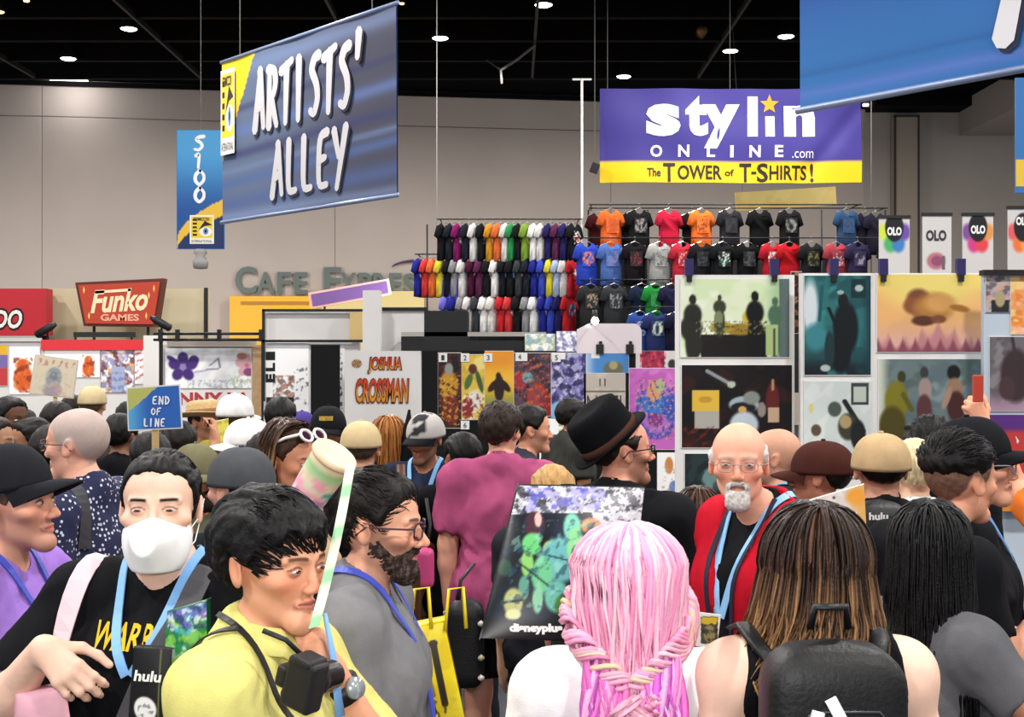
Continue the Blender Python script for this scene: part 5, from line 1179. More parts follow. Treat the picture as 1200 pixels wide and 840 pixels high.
        if vneck: Fd.prims([el((0, -.10, S.neck0[2] - vneck * .2), (.045, .10, vneck), .01, op='sub')])
        nr = (.044 if S.fem else .051) * (.6 + .4 * S.w) * s + neck + S.o.get('full', 0) * .8
        ax_ = S.neck1 - S.neck0; ax_ /= np.linalg.norm(ax_)
        Fd.prims([rc(S.neck0 + A(0, -.014, .026 - neck_drop), S.neck0 + ax_ * .16 + A(0, -.02, 0), nr, nr + .03, .008, op='sub')])
        if cutfn: cutfn(Fd)
        V, Q = Fd.mesh(); V = relax(V, Q, 2, .5)
        N = vnormals(V, Q)
        if fold:
            wv = V + .05 * np.stack([vnoise(V, 5 + disp_seed, 1, 2.3), vnoise(V, 6 + disp_seed, 1, 2.1), vnoise(V, 7 + disp_seed, 1, 2.6)], 1)
            f = vnoise(wv * A(1.4, 1.2, .75), 21 + disp_seed, 2, 3.2)
            low = .35 + .65 * smooth01(shz - V[:, 2], .05, .35)
            f2 = vnoise(wv * A(1.2, 1.2, .55), 41 + disp_seed, 2, 7.5)
            V = V + N * (np.sign(f) * np.abs(f) ** .8 * fold * low * 1.7 + (1 - np.abs(f2)) ** 3 * fold * low * .55)[:, None]
        S.shirt_v, S.shirt_q = V, Q
        c = paint(V) if paint else None
        return mesh_obj(name, V, Q, m, S.root, True, c)
    def trousers(S, m, length=1.0, grow=.012, name='trousers', h=None):
        s = S.s; h = h or float(np.clip(.005 * S.d, .014, .022)); k_ = S.shz / 1.42; P = []
        for k in 'LR':
            lp = S.legp(k)[:3]
            if length < 1:
                a, b = lp[0]['a'], lp[0]['b']
                P.append(rc(a, a + (b - a) * length * 1.3, .090 * S.w * s + S.fat * .3 + grow, .078 * s + grow + .015, .03, flat=True))
            else: P += [dict(p, ra=p['ra'] + grow, rb=p['rb'] + grow + (.012 if i == 2 else 0)) for i, p in enumerate(lp)]
        hp = [dict(p, r=p['r'] + grow * .8) for p in S.torso() if p['tag'] == 'hip']
        Fd = Field(axis(-.32 * S.w - S.fat, .32 * S.w + S.fat, h), axis(-.26 - S.fat, .26 + S.fat, h), axis(.0, 1.08 * k_, h))
        Fd.prims(hp).half((0, 0, 1.0 * k_), (0, 0, 1)); Fd.prims(P)
        Fd.clip(lambda x, y, z: (.055 - z) + 0 * x + 0 * y)
        V, Q = Fd.mesh(); V = relax(V, Q, 2, .5)
        return mesh_obj(name, V, Q, m, S.root, True)
    def shoes(S, m):
        for k in 'LR':
            f = S.legp(k)[3]; Fd = Field(axis(f['b'][0] - .10, f['b'][0] + .10, .014), axis(f['b'][1] - .10, f['a'][1] + .12, .014), axis(-.03, .16, .014))
            Fd.prims([dict(f, ra=f['ra'] + .012, rb=f['rb'] + .014), el((f['b'][0], (f['a'][1] + f['b'][1]) / 2, .03), (.05, .145, .035), .02)]).clip(lambda x, y, z: -z + .0 + 0 * x + 0 * y)
            V, Q = Fd.mesh(); mesh_obj('shoe', relax(V, Q, 1, .5), Q, m, S.root, True)
    def dress(S, top, bottom='23242c', shoe='1c1c1e', shorts=None, **k):
        """shirt, trousers and shoes in one go"""
        m = cloth(top) if isinstance(top, str) else top
        S.shirt(m, **k)
        S.trousers(cloth(bottom), length=shorts or 1.0, name='shorts' if shorts else 'trousers')
        S.shoes(mat('shoe_' + shoe, shoe, .5))
        return S
    def bvh(S, parts=('shirt',)):
        vs, fs, n = [], [], 0
        for ch in S.root.children:
            if ch.name.split('.')[0] in parts:
                me = ch.data; v = np.empty(len(me.vertices) * 3, np.float32); me.vertices.foreach_get('co', v); v = v.reshape(-1, 3)
                fs += [tuple(i + n for i in p.vertices) for p in me.polygons]; vs.append(v); n += len(v)
        return BVHTree.FromPolygons(np.concatenate(vs).tolist(), fs)
    def onto(S, tree, p, d, off=.004):
        """first point of the clothing met from p along d, lifted by off"""
        d = Vector(d).normalized(); h = tree.ray_cast(Vector(p) - d * .6, d)
        if h[0] is None: return np.array(p, float), np.array(-d)
        return np.array(h[0] + h[1] * off), np.array(h[1])
    def strap(S, name, pts, width, m, thick=.003, tree=None, d=(0, 1, 0), off=.005, n=22, free=()):
        """a flat band laid over the clothing through the given points"""
        pts = np.asarray(pts, float)
        t = np.linspace(0, len(pts) - 1, n); i = np.clip(t.astype(int), 0, len(pts) - 2); fr = (t - i)[:, None]
        P = pts[i] * (1 - fr) + pts[i + 1] * fr
        for _ in range(2): P[1:-1] = .25 * P[:-2] + .5 * P[1:-1] + .25 * P[2:]
        Nn = np.tile(-np.asarray(d if np.ndim(d[0]) == 0 else d[0], float), (n, 1))
        if tree is not None:
            dd = d if np.ndim(d[0]) else None
            for j in range(n):
                dj = d if dd is None else (np.asarray(dd[i[j]]) * (1 - fr[j]) + np.asarray(dd[min(i[j] + 1, len(dd) - 1)]) * fr[j])
                P[j], Nn[j] = S.onto(tree, P[j], dj, off)
            for _ in range(5):
                P[1:-1] = .25 * P[:-2] + .5 * P[1:-1] + .25 * P[2:]; Nn[1:-1] = (Nn[:-2] + Nn[1:-1] + Nn[2:]) / 3
        T = np.gradient(P, axis=0); T /= np.linalg.norm(T, axis=1, keepdims=True)
        W = np.cross(T, Nn); W /= np.linalg.norm(W, axis=1, keepdims=True) + 1e-9
        Nn = np.cross(W, T)
        ring = [P + W * width / 2, P + W * width / 2 + Nn * thick, P - W * width / 2 + Nn * thick, P - W * width / 2]
        G = np.stack(ring, 1)
        mb = MB(); mb.grid(G, wrap=True); mb.f += [(3, 2, 1, 0), tuple((n - 1) * 4 + q for q in range(4))]
        o = mb.build(name, m, S.root, False); S.last = P
        return o
    def lanyard(S, color, drop=.34, width=.016, tree=None, badge=None, xoff=0.0, m=None, side=.066):
        tree = tree or S.bvh(); m = m or mat('lanyard_' + color, color, .5)
        z0 = S.neck0[2]
        for sd, nm in ((1, 'lanyard'), (-1, 'lanyard')):
            pts = [(sd * .03, .085, z0 + .05), (sd * side, .05, z0 + .062), (sd * (side + .006), -.005, z0 + .045), (sd * (side - .004), -.06, z0 - .01), (sd * .045 + xoff * .3, -.1, z0 - .10), (sd * .006 + xoff, -.12, z0 - drop)]
            ds = [(0, -1, 0), (-sd * .6, -.6, -.5), (-sd * .5, 0, -1), (-sd * .2, .8, -.6), (0, 1, 0), (0, 1, 0)]
            S.strap(nm, pts, width, m, tree=tree, d=ds, n=26)
        end = S.last[-1]
        if badge:
            mb = MB(); mb.box((-.045, -.004, -.13), (.045, .002, .0), off=end + A(0, -.006, -.012))
            b = mb.build('badge', mat('badge_' + badge, badge, .3), S.root)
        return end
    def decal(S, name, items, cx, cz, tree, d=(0, 1, 0), off=.0035, cut=14):
        """flat print carried by the clothing: items are (vertices x,z, faces, colour)"""
        mb = MB(); back = d[1] < 0
        for v, f, c in items:
            P = np.zeros((len(v), 3))
            for i, (a, b) in enumerate(v):
                P[i] = S.onto(tree, ((-a if back else a) + cx, 0, b + cz), d, off)[0]
            mb.add(P, f, c)
        return mb.build(name, vmat(.7), S.root)
    # ------------------------------------------------ head wear
    def cap(S, color, brim=True, yaw=0, dome=(.091, .1115, .106), z0=.030, tilt=0, brim_len=.075, name='cap', m=None, brim_c=None, back=False, brim_h=0.0, paint=None):
        m = m or cloth(color); R = rotm(yaw, tilt, 0)
        c = A(0, .013, z0); mb = MB()
        ph = np.linspace(0, 2 * math.pi, 33)[:-1]; rows = []
        for t in np.linspace(0, 1, 12):
            a = t * math.pi / 2
            rr = math.cos(a) ** .8 if t < 1 else 0.001; zz = math.sin(a)
            rows.append([(dome[0] * rr * math.sin(p), -dome[1] * rr * math.cos(p), dome[2] * zz) for p in ph])
        lowr = [(x * .985, y * .985, -.012) for x, y, z in rows[0]]
        rows = [[(x * .93, y * .93, -.010) for x, y, z in rows[0]], lowr] + rows
        G = np.array(rows); G[2:-1, ::4] *= A(.988, .988, .994)     # panel seams pulled in
        G = G @ R.T + c
        cc = paint(np.array(rows)) if paint else (1, 1, 1)
        mb.grid(S.hw(G.reshape(-1, 3)).reshape(G.shape), cc, wrap=True, flip=False)
        top = S.hw((R @ A(0, 0, dome[2])) + c); 
        mb.lathe([(.001, .007), (.007, .006), (.009, -.002)], top, 8, col=(1, 1, 1) if not paint else cc.reshape(-1, 3)[-1])
        o = mb.build(name, m, S.root, True)
        if brim:
            mb = MB(); u = np.linspace(-1, 1, 17); Gt = []; Gb = []
            for t in np.linspace(0, 1, 8):
                rt, rb = [], []
                for a in u:
                    ang = a * 1.12
                    x, y = dome[0] * math.sin(ang), -dome[1] * math.cos(ang)
                    ext = brim_len * (1 - abs(a) ** 2.4) * t - .012 * (1 - t)
                    y2 = y - ext; x2 = x * (1 - .12 * t)
                    z = -.004 + brim_h - .024 * a * a * t - .018 * t * t
                    rt.append((x2, y2, z)); rb.append((x2, y2 + .001, z - .0045))
                Gt.append(rt); Gb.append(rb)
            G = np.concatenate([np.array(Gt), np.array(Gb)[::-1]])
            G = G @ R.T + c
            mb.grid(S.hw(G.reshape(-1, 3)).reshape(G.shape), flip=False)
            mb.build('brim', cloth(brim_c) if brim_c else m, o, True)
        return o
    def glasses(S, color='1a1416', r=.0017, w=.024, hgt=.018, z=-.001, lens='cfd8dc', dark=False, temples=True, y=-.107):
        mb = MB(); m = mat('spectacle_' + color, color, .35); ln = MB()
        for sx in (1, -1):
            a = np.linspace(0, 2 * math.pi, 25)
            e = lambda t: np.sign(t) * np.abs(t) ** .62
            x = sx * .033 + w * e(np.cos(a)); zz = z + hgt * e(np.sin(a)); yy = y + .35 * (np.abs(x) - .01) ** 2 / .06
            P = np.stack([x, yy, zz], 1); mb.tube(S.hw(P), r, 5)
            n = len(P) - 1
            ln.add(S.hw(np.concatenate([P[:-1], P[:-1] + A(0, .0012, 0)])), [tuple(range(n)), tuple(range(2 * n - 1, n - 1, -1))] + [(i, i + n, (i + 1) % n + n, (i + 1) % n) for i in range(n)])
            if temples: mb.tube(S.hw([(sx * .056, y + .012, z + .006), (sx * .074, y + .03, z + .007), (sx * .0815, -.03, z + .006), (sx * .0815, .008, z + .006), (sx * .080, .03, z - .014)]), r, 5)
        mb.tube(S.hw([(-.010, y + .001, z + .004), (0, y - .004, z + .007), (.010, y + .001, z + .004)]), r, 5)
        o = mb.build('glasses', m, S.root, True)
        if dark: lm = mat('dark_lens', '2a1418', .08, spec=.6)
        else: lm = glass_mat()
        ln.build('lens', lm, o)
        return o
    def beard(S, color, kind='full', g=.0045, h=None, r=.45, streak=None, top=.0):
        h = h or float(np.clip(.0014 * S.d, .003, .007)); o = S.o; c = S.hc; B = .13 * S.hs
        j = o.get('jaw', 1.0)
        face = [p for p in head_prims(o)[2:] if p['op'] == 'add' and (p['t'] == 'c' or p['c'][2] < -.01) and not (p['t'] == 'c' and p['a'][2] > -.02)]
        face = [p for p in face if not (p['t'] == 'e' and abs(p['c'][0]) > .06)]
        Fd = Field(axis(c[0] - B, c[0] + B, h), axis(c[1] - B - .01, c[1] + B, h), axis(c[2] - B - .03, c[2] + B * .4, h))
        Fd.prims(xf(face, S.hr, S.hc, S.hs), g * S.hs)
        if kind != 'mustache': Fd.prims(xf([el((0, -.074, -.103 * j - g), (.026, .020, .013), .02)], S.hr, S.hc, S.hs))
        def msk(x, y, z):
            dx, dy, dz = x - c[0], y - c[1], z - c[2]
            X, Y, Z = [(dx * S.hr[0, i] + dy * S.hr[1, i] + dz * S.hr[2, i]) / S.hs for i in range(3)]
            X = np.abs(X)
            tl = np.where(Y < -.055, -.044 + .0 * Y - np.maximum(0, X - .012) * .45, -.044 - .020 + (Y + .055) * 1.15)
            m = np.maximum(Z - tl - top, -.142 - Z)
            if kind == 'goatee': m = np.maximum(np.maximum(m, X - .034), Y + .066)
            if kind == 'mustache': m = np.maximum(np.maximum(m, X - .034), np.maximum(-.058 - Z, Y + .07))
            m = np.maximum(m, Y - .004)
            mouth = 1 - np.sqrt((X / .021) ** 2 + ((Z + .0635) / .0075) ** 2)
            m = np.maximum(m, np.where(Y < -.06, mouth * .008, -1))
            return (m * S.hs).astype(np.float32)
        Fd.clip(msk)
        V, Q = Fd.mesh(); V = relax(V, Q, 1, .5); N = vnormals(V, Q); L = (V - c) @ S.hr / S.hs
        V = V + N * (vnoise(L, 3, 3, 60) * .0022)[:, None]
        t = vnoise(L * A(1, 1, .5), 9, 3, 70); base = np.array(hx(color)); c0 = base * (1 + .35 * t)[:, None]
        if streak: mm = smooth01(t, -.1, .5)[:, None]; c0 = c0 * (1 - mm) + np.array(hx(streak)) * mm
        return mesh_obj('beard', V, Q, mat('hair_60', (1, 1, 1), .6, spec=.2, vcol=True, bump=.6, bscale=300), S.root, True, np.clip(c0, 0, 1))
    def long_hair(S, color, tips=None, n=420, length=.42, seed=2, r=.0062, wave=.012, wl=.13, part=0.0, back_only=False, flare=.03, seg=14, front_gap=62, thick=.020, streaks=(), z_back=.10, var=.35, rough=.36, drop_front=.8, behind=.085):
        """strands from the crown over the skull and down the back"""
        rs = np.random.RandomState(seed); mb = MB(); base = np.array(hx(color)); tipc = np.array(hx(tips)) if tips else base
        ph_all = []
        for i in range(n):
            lay = rs.rand()
            ph = (rs.rand() * 2 - 1) * math.radians(180 - front_gap)       # 0 = back of the head
            L = length * (.82 + .3 * rs.rand()) * (1 - (1 - drop_front) * abs(ph) / math.pi)
            x0 = part + rs.normal() * .004 + .012 * math.sin(ph)
            y0 = .016 + (rs.rand() - .55) * .11 if abs(ph) > .7 else .03 + (rs.rand() - .5) * .08
            pts, rr = [], []
            ex = A(.075, .090, .086) + .004 + thick * lay
            arc = .19; tw = rs.rand() * 6.283; wamp = wave * (.5 + rs.rand()); sgn = rs.normal() * .5
            for k in range(seg):
                t = k / (seg - 1); sl = t * (arc + L)
                if sl < arc:
                    a = sl / arc * 1.72                        # polar angle from the parting
                    q = A(math.sin(ph) * math.sin(a), math.cos(ph) * math.sin(a), math.cos(a))
                    p = q * ex + A(0, .016, .030); p[0] += x0 * (1 - sl / arc); p[1] += (y0 - .016) * (1 - sl / arc) ** 2
                    last = p
                else:
                    f = sl - arc; p = last + A(math.sin(ph) * flare * f / .3, math.cos(ph) * flare * .6 * f / .3 + .0, -f)
                    ww = smooth01(np.array(f), .03, .2)
                    p = p + A(math.cos(ph), -math.sin(ph), 0) * float(ww) * wamp * math.sin(f / wl * 6.283 + tw) + A(math.sin(ph), math.cos(ph), 0) * float(ww) * wamp * .6 * math.cos(f / wl * 6.283 + tw)
                    # keep clear of the shoulders and back
                    if p[2] < -.13:
                        g = smooth01(np.array(-.13 - p[2]), 0, .08)
                        yb = behind + .02 * lay
                        p[1] = p[1] * (1 - g) + max(p[1], yb) * g if math.cos(ph) > -.2 else p[1] * (1 - g) + min(p[1], -.10) * g
                pts.append(p); rr.append(r * (1.15 - t) ** .45 * (.75 + .5 * rs.rand() * .5) * (.55 + .45 * min(1, t * 5)))
            tt = np.linspace(0, 1, seg)[:, None]
            cv = 1 + var * rs.normal()
            b = base
            if streaks and rs.rand() < .35: b = np.array(hx(streaks[rs.randint(len(streaks))]))
            mixt = smooth01(tt + rs.normal() * .12, .45, .95)
            c = (b * (1 - mixt) + tipc * mixt) * max(.35, cv)
            mb.tube(S.hw(np.array(pts)), np.array(rr) * S.hs, 4, np.clip(c, .002, 1), flat=.45)
        return mb.build('hair', mat('hair_%d' % int(rough * 100), (1, 1, 1), rough, spec=.22, vcol=True, bump=.35, bscale=150), S.root, True)
def glass_mat():
    if 'clear_glass' in _M: return _M['clear_glass']
    m = bpy.data.materials.new('clear_glass'); _M['clear_glass'] = m; m.use_nodes = True
    nt = m.node_tree; nt.nodes.remove(nt.nodes['Principled BSDF'])
    t = nt.nodes.new('ShaderNodeBsdfTransparent'); g = nt.nodes.new('ShaderNodeBsdfGlossy'); g.inputs['Roughness'].default_value = .05
    mx = nt.nodes.new("ShaderNodeMixShader")
    mx.inputs[0].default_value = .05; nt.links.new(t.outputs[0], mx.inputs[1]); nt.links.new(g.outputs[0], mx.inputs[2])
    nt.links.new(mx.outputs[0], nt.nodes['Material Output'].inputs[0])
    return m
# ---------------------------------------------------------------- the crowd, nearest first
BACK = lambda q: (q[0] * 2.0, .9, -.35)
BLK = '131316'
def text_items(s, w, h, col, x=0, z=0, **k):
    v, f, sz = text_v(s, k.pop('bold', .03), k.pop('shear', 0), k.pop('space', 1.0), 2)
    q = v * np.array([w / sz[0], h / sz[1]]) + np.array([x, z]); return [(q, f, hx(col))]

# --- man in a black cap and purple shirt, profile
p = Person(8, 529, 3.02, 82, 'man in profile with a black cap, purple shirt and blue lanyard', skin='e3a58a', hpitch=-6, stubble=.35, brow='3a2a20', w=1.02, fat=.01, look=(.002, 0), armR=dict(up=(.15, .0, -1)))
p.dress('9a74c8', bottom='2a3048'); p.cap('222226', z0=.042, tilt=-7, brim_len=.080); p.hair('4a3a30', g=.004, taper=.02, under=.05)
t = p.bvh(); p.lanyard('3a48b0', tree=t, width=.016)
# --- person in the white mask
p = Person(190, 522, 2.66, -14, 'person in a white face mask and black printed shirt with hands clasped', skin='e8bea8', hyaw=20, hpitch=-2, full=.004, fat=.035, w=1.10, brow='1a1210', brow_a=1.0, iris='2e2018', eye_open=.72, hairline=.072, handfine='R',
           armR=dict(up=(.36, .42, -.70), fo=(-.75, .35, .78), hand=(-.80, .25, -.50), back=(.1, .8, .6), curl=.42, thumb=.3), armL=dict(up=(.35, .2, -.75), fo=(-.80, .62, .12), hand=(-.95, .1, -.15), back=(0, .6, .8), curl=.7))
p.dress(BLK, bottom='1c2238', hem=.78, sleeve=.72, loose=.022)
p.hair('0c0a0b', g=.006, taper=.018, ragged=.002, locks=dict(n=900, comb=lambda q: (q[0] * 3.5, .8, -.9 * abs(q[0]) / .07), length=.085, r=.0028, jit=.05, lift=.001, var=.3, g=.006, seg=7), extra=[el((0, .105, -.05), (.035, .03, .05), .03), el((0, .115, -.10), (.02, .018, .06), .03)])
def face_mask(p):
    c, h = p.hc, .0034; B = .115 * p.hs
    Fd = Field(axis(c[0] - B, c[0] + B, h), axis(c[1] - B - .03, c[1] + B, h), axis(c[2] - B - .02, c[2] + .03, h))
    Fd.prims(xf([el((0, -.040, -.060), (.064, .064, .072), .02), el((0, -.062, -.094), (.040, .036, .036), .03), rc((0, -.105, -.012), (0, -.122, -.050), .010, .020, .05), rc((0, -.120, -.05), (0, -.098, -.105), .020, .012, .05)], p.hr, c, p.hs), .006)
    def cut(x, y, z):
        X, Y, Z = [((x - c[0]) * p.hr[0, i] + (y - c[1]) * p.hr[1, i] + (z - c[2]) * p.hr[2, i]) / p.hs for i in range(3)]
        return (np.maximum(np.maximum(Z + .010 + .42 * np.abs(X), Y + .012 + .2 * (Z + .06)), -.122 - Z) * p.hs).astype(np.float32)
    Fd.clip(cut); V, Q = Fd.mesh(); V = relax(V, Q, 2, .5)
    o = mesh_obj('mask', V, Q, mat('mask_white', 'f2f2f4', .8, bump=.15, bscale=400, spec=.1), p.root, True)
    for sx in (1, -1): MB().tube(p.hw([(sx * .062, -.02, -.045), (sx * .078, .005, -.02), (sx * .084, .03, .015), (sx * .08, .034, -.01), (sx * .07, .0, -.07), (sx * .058, -.025, -.085)]), .0014, 5).build('ear_loop', mat('mask_white', 'f2f2f4', .8), o, True)
    mb = MB(); mb.tube(p.hw([(0, -.120, -.018), (0, -.1435, -.05), (0, -.115, -.113)]), .0012, 5); mb.build('seam', mat('mask_seam', 'd8d8dc', .8), o, True)
face_mask(p)
t = p.bvh(); p.lanyard('7fb2e8', tree=t, width=.020, drop=.165, xoff=.0)
z0 = p.neck0[2]
p.decal('print', text_items('WARRIOR', .22, .050, 'd8b020', 0.012, 0, bold=.02), 0.0, z0 - .095, t)
p.decal('print', [(np.array([(-.06, 0), (.06, 0), (.05, .05), (-.05, .05)]), [(0, 1, 2, 3)], hx('6a5ac0'))], .11, z0 - .20, t)
p.strap('strap', [(-.16, .08, z0 + .0), (-.165, -.02, z0 + .01), (-.175, -.10, z0 - .07), (-.160, -.14, z0 - .20), (-.15, -.14, z0 - .36)], .042, mat('strap_pink', 'e8c0c8', .6), tree=t, d=[(0, 0, -1), (0, .1, -1), (0, .8, -.6), (0, 1, 0), (0, 1, 0)], off=.018, n=16)
p.strap('strap', [(.11, .09, z0 + .02), (.105, .0, z0 + .03), (.10, -.09, z0 - .03), (.06, -.13, z0 - .12), (.015, -.15, z0 - .22), (-.02, -.15, z0 - .34)], .045, mat('strap_grey', '48474c', .7), tree=t, d=[(0, 0, -1), (0, .1, -1), (0, .8, -.6), (0, 1, 0), (0, 1, 0), (0, 1, 0)], off=.018, n=18)
MASKED = p
# --- young man in the yellow polo with a camera
p = Person(312, 576, 2.28, 72, 'young black-haired man in a pale yellow polo shirt raising one hand', skin='dd9f7e', iris='1a0f0a', brow='0c0a0a', flush=.7, hyaw=-15, w=.90, eye_open=.8, nose=.95, face_w=1.02, hpitch=3, handfine='L', hairline=.050,
           armL=dict(up=(.10, .62, -.78), fo=(-.45, -.25, .86), hand=(-.55, -.1, .75), back=(.3, .9, .1), curl=.75, thumb=.6), armR=dict(up=(.04, .12, -1), fo=(-.2, .7, -.7)))
p.dress('d6cf7c', bottom='3a3f52', hem=.82, sleeve=.85, loose=.008, neck_drop=.02)
p.hair('0d0b0c', g=.020, disp=.005, taper=.03, locks=dict(n=1100, comb=lambda q: (q[0] * 1.2 + .25, -.75 + (q[1] > .03) * .9, -.28), length=.085, r=.0034, jit=.14, lift=.010, var=.4, g=.018, seg=7, tip=.0), extra=[el((0, .04, .05), (.084, .085, .078), .03)])
mb = MB(); z0 = p.neck0[2]; rows = []
for k, (r0, dz) in enumerate(((.060, .052), (.064, .056), (.082, .012), (.080, .008), (.058, .045))):
    rows.append([(r0 * math.sin(a), -.012 + r0 * 1.05 * math.cos(a) , z0 + dz + .014 * math.cos(a) - .012 * (abs(a) > 2.4)) for a in np.linspace(-2.75, 2.75, 28)])
mb.grid(rows); o = mb.build('collar', cloth('d6cf7c'), p.root, True)
o.modifiers.new('thick', 'SOLIDIFY').thickness = .004
t = p.bvh()
p.strap('camera_strap', [(-.06, .06, z0 + .07), (-.085, .0, z0 + .045), (-.10, -.08, z0 - .04), (-.09, -.13, z0 - .12), (-.02, -.15, z0 - .18)], .011, mat('strap_black', '18181a', .5), tree=t, d=[(.5, -.5, -.8), (.3, 0, -1), (0, .8, -.6), (0, 1, 0), (0, 1, 0)], off=.008)
p.strap('camera_strap', [(-.085, .0, z0 + .045), (-.12, .06, z0 - .0), (-.13, .12, z0 - .12), (-.13, .14, z0 - .3)], .011, mat('strap_black', '18181a', .5), tree=t, d=[(.3, 0, -1), (0, -.3, -1), (0, -1, 0), (0, -1, 0)], off=.008)
MB().tube([(.03, -.105, z0 + .06), (.035, -.12, z0 - .02), (.03, -.135, z0 - .12)], .012, 6, flat=.3).build('lanyard', mat('lanyard_7fb2e8', '7fb2e8', .5), p.root, True)
w = p.wr['L']; fd = p.arm['L'][1]
mb = MB(); mb.tube([w - fd * .050, w - fd * .018], .036, 16); wb = mb.build('wristband', mat('strap_black', '18181a', .5), p.root, True)
n_ = np.array(rotm_(0)) @ A(-.35, -.75, .2); n_ /= np.linalg.norm(n_)
q = w - fd * .034 + n_ * .034; mb = MB(); mb.tube([q, q + n_ * .010], [.021, .019], 18); mb.build('watch_face', mat('watch_face', 'a8b0b4', .2, .4), wb, True)
YEL = p
# --- bearded man in glasses, grey shirt
p = Person(432, 548, 2.80, 86, 'bearded man in glasses and a plain grey T-shirt, in profile', skin='e4a88c', brow='1c1412', hpitch=4, stubble=.45, nose=1.1, w=1.05, fat=.02, hairline=.058, armR=dict(up=(.12, .08, -1), fo=(0, .3, -1)))
p.dress('77777a', bottom='2c2c34', hem=.80, sleeve=.75)
p.hair('16110f', g=.012, taper=.04, disp=.004, streak=None, locks=dict(n=1200, comb=lambda q: ((q[0]) * .6, -.9 if q[1] < .06 else .1, .25 if q[1] < -.02 else -.5), length=lambda q: .022 + .05 * max(0, min(1, q[2] / .08)), r=.0028, jit=.16, lift=.008, var=.6, g=.010, seg=6))
p.beard('2c201b', g=.005, streak='54443c'); p.glasses('3c2030', r=.0022, w=.023, hgt=.018)
t = p.bvh(); p.lanyard('4450b8', tree=t, width=.017, drop=.40)
# --- pink haired woman from behind
p = Person(737, 624, 2.32, 178, 'woman seen from behind with long braided pink hair and a white T-shirt', skin='f0c4ac', fem=True, w=.96, neck=.045, armL=dict(up=(.22, .05, -1)), armR=dict(up=(.22, .05, -1)))
p.dress('ece8ea', bottom='3a4468', hem=.84, sleeve=.55, grow=.012, loose=.02)
def braid(p):
    rs = np.random.RandomState(5); mb = MB(); cols = [hx(x) for x in ('eeb0c6', 'eaa4c0', 'f0c0d0', 'e69abc', 'ecb4c8', 'e48cb2')]
    ex = A(.075, .090, .086); cc = A(0, .016, .030)
    # smooth pale crown: strands sweep from the parting round the head to the nape
    for i in range(620):
        ph = (rs.rand() * 2 - 1) * 2.45; lay = rs.rand(); pts = []; rr = []
        end = A(.018 * rs.normal(), .118 + .02 * rs.rand(), -.155 + .02 * rs.normal())
        for k in range(13):
            t = k / 12; a = .05 + t * 1.9
            q = A(math.sin(ph) * math.sin(a), math.cos(ph) * math.sin(a), math.cos(a)) * (ex + .014 + .016 * lay + .010 * math.sin(t * 3.1)) + cc
            g = float(smooth01(np.array(t), .55, 1)); q = q * (1 - g) + end * g
            q[0] += .008 * math.sin(t * 7 + i) * t * (1 - g); q[2] -= .03 * math.sin(g * 3.1)
            if abs(ph) > 1.2: q[0] += math.copysign(.018 * math.sin(g * 3.14), q[0])
            pts.append(q); rr.append(.0062 * (.7 + .5 * rs.rand()))
        c = np.array(cols[rs.randint(6)]) * (.88 + .2 * rs.rand())
        if rs.rand() < .018: c = np.array(hx('e0c8a0'))
        mb.tube(p.hw(pts), np.array(rr) * p.hs, 4, np.clip(c, 0, 1), flat=.5)
    # twisted side locks that meet at the back of the head
    for sd in (1, -1):
        for j in range(16):
            pts = []; tw = rs.rand() * 6.28; c = np.array(cols[rs.randint(6)]) * (.75 + .3 * rs.rand())
            if j in (3, 9): c = np.array(hx('dcc0a0'))
            for k in range(16):
                t = k / 15; a = 1.75 * (1 - t)
                q = A(sd * math.sin(a) * (.108 + .016 * math.sin(t * 3.1)), math.cos(a) * .116 + .016, .0 - .10 * t - .04 * t * t) + A(.010 * math.cos(tw + t * 9), .014 * math.cos(tw + t * 9), .026 * math.sin(tw + t * 9))
                pts.append(q)
            mb.tube(p.hw(pts), .0075, 5, np.clip(c, 0, 1), flat=.7)
    # three-strand braid down the back, with darker loose locks either side
    for s_ in range(3):
        for j in range(15):
            o1 = rs.normal(size=3) * .007; c = np.array(cols[rs.randint(6)]) * (.72 + .35 * rs.rand())
            if j == 4: c = np.array(hx('dcc0a0'))
            pts = []
            for k in range(44):
                t = k / 43; a = t * 6.283 * 4.2 + s_ * 2.094
                pts.append(A(.036 * math.sin(a) * (1.05 - .35 * t), .150 + .016 * math.sin(2 * a) + .02 * smooth01(np.array(t), 0, .3), -.15 - .46 * t) + o1)
            mb.tube(p.hw(pts), .0078 * (1.1 - .4 * t), 4, np.clip(c, 0, 1), flat=.7)
    for sd in (1, -1):
        for j in range(80):
            x0 = sd * (.02 + .055 * rs.rand()); w_ = rs.rand() * 6.28; L = .3 + .2 * rs.rand(); dk = rs.rand()
            c = np.array(hx(('e07ab8', 'd868b8', 'c85cc0', 'eca0cc', 'e8a8d8')[rs.randint(5)])) * (.8 + .35 * rs.rand())
            pts = [A(x0 * (1 + .35 * t) + .012 * math.sin(w_ + t * 8), .085 + .062 * math.sin(min(1, t * 3) * 1.57) + .01 * dk, -.05 - (L + .05) * t) for t in np.linspace(0, 1, 14)]
            mb.tube(p.hw(pts), np.array([.002, .005, .0075] + list(np.linspace(.008, .003, 11))), 4, np.clip(c, 0, 1), flat=.5)
    return mb.build('hair', mat('hair_pink', (1, 1, 1), .5, spec=.25, vcol=True, bump=.3, bscale=150), p.root, True)
braid(p); p.hair('efb4c8', g=.013, hl=True, name='hair_cap', disp=.0)
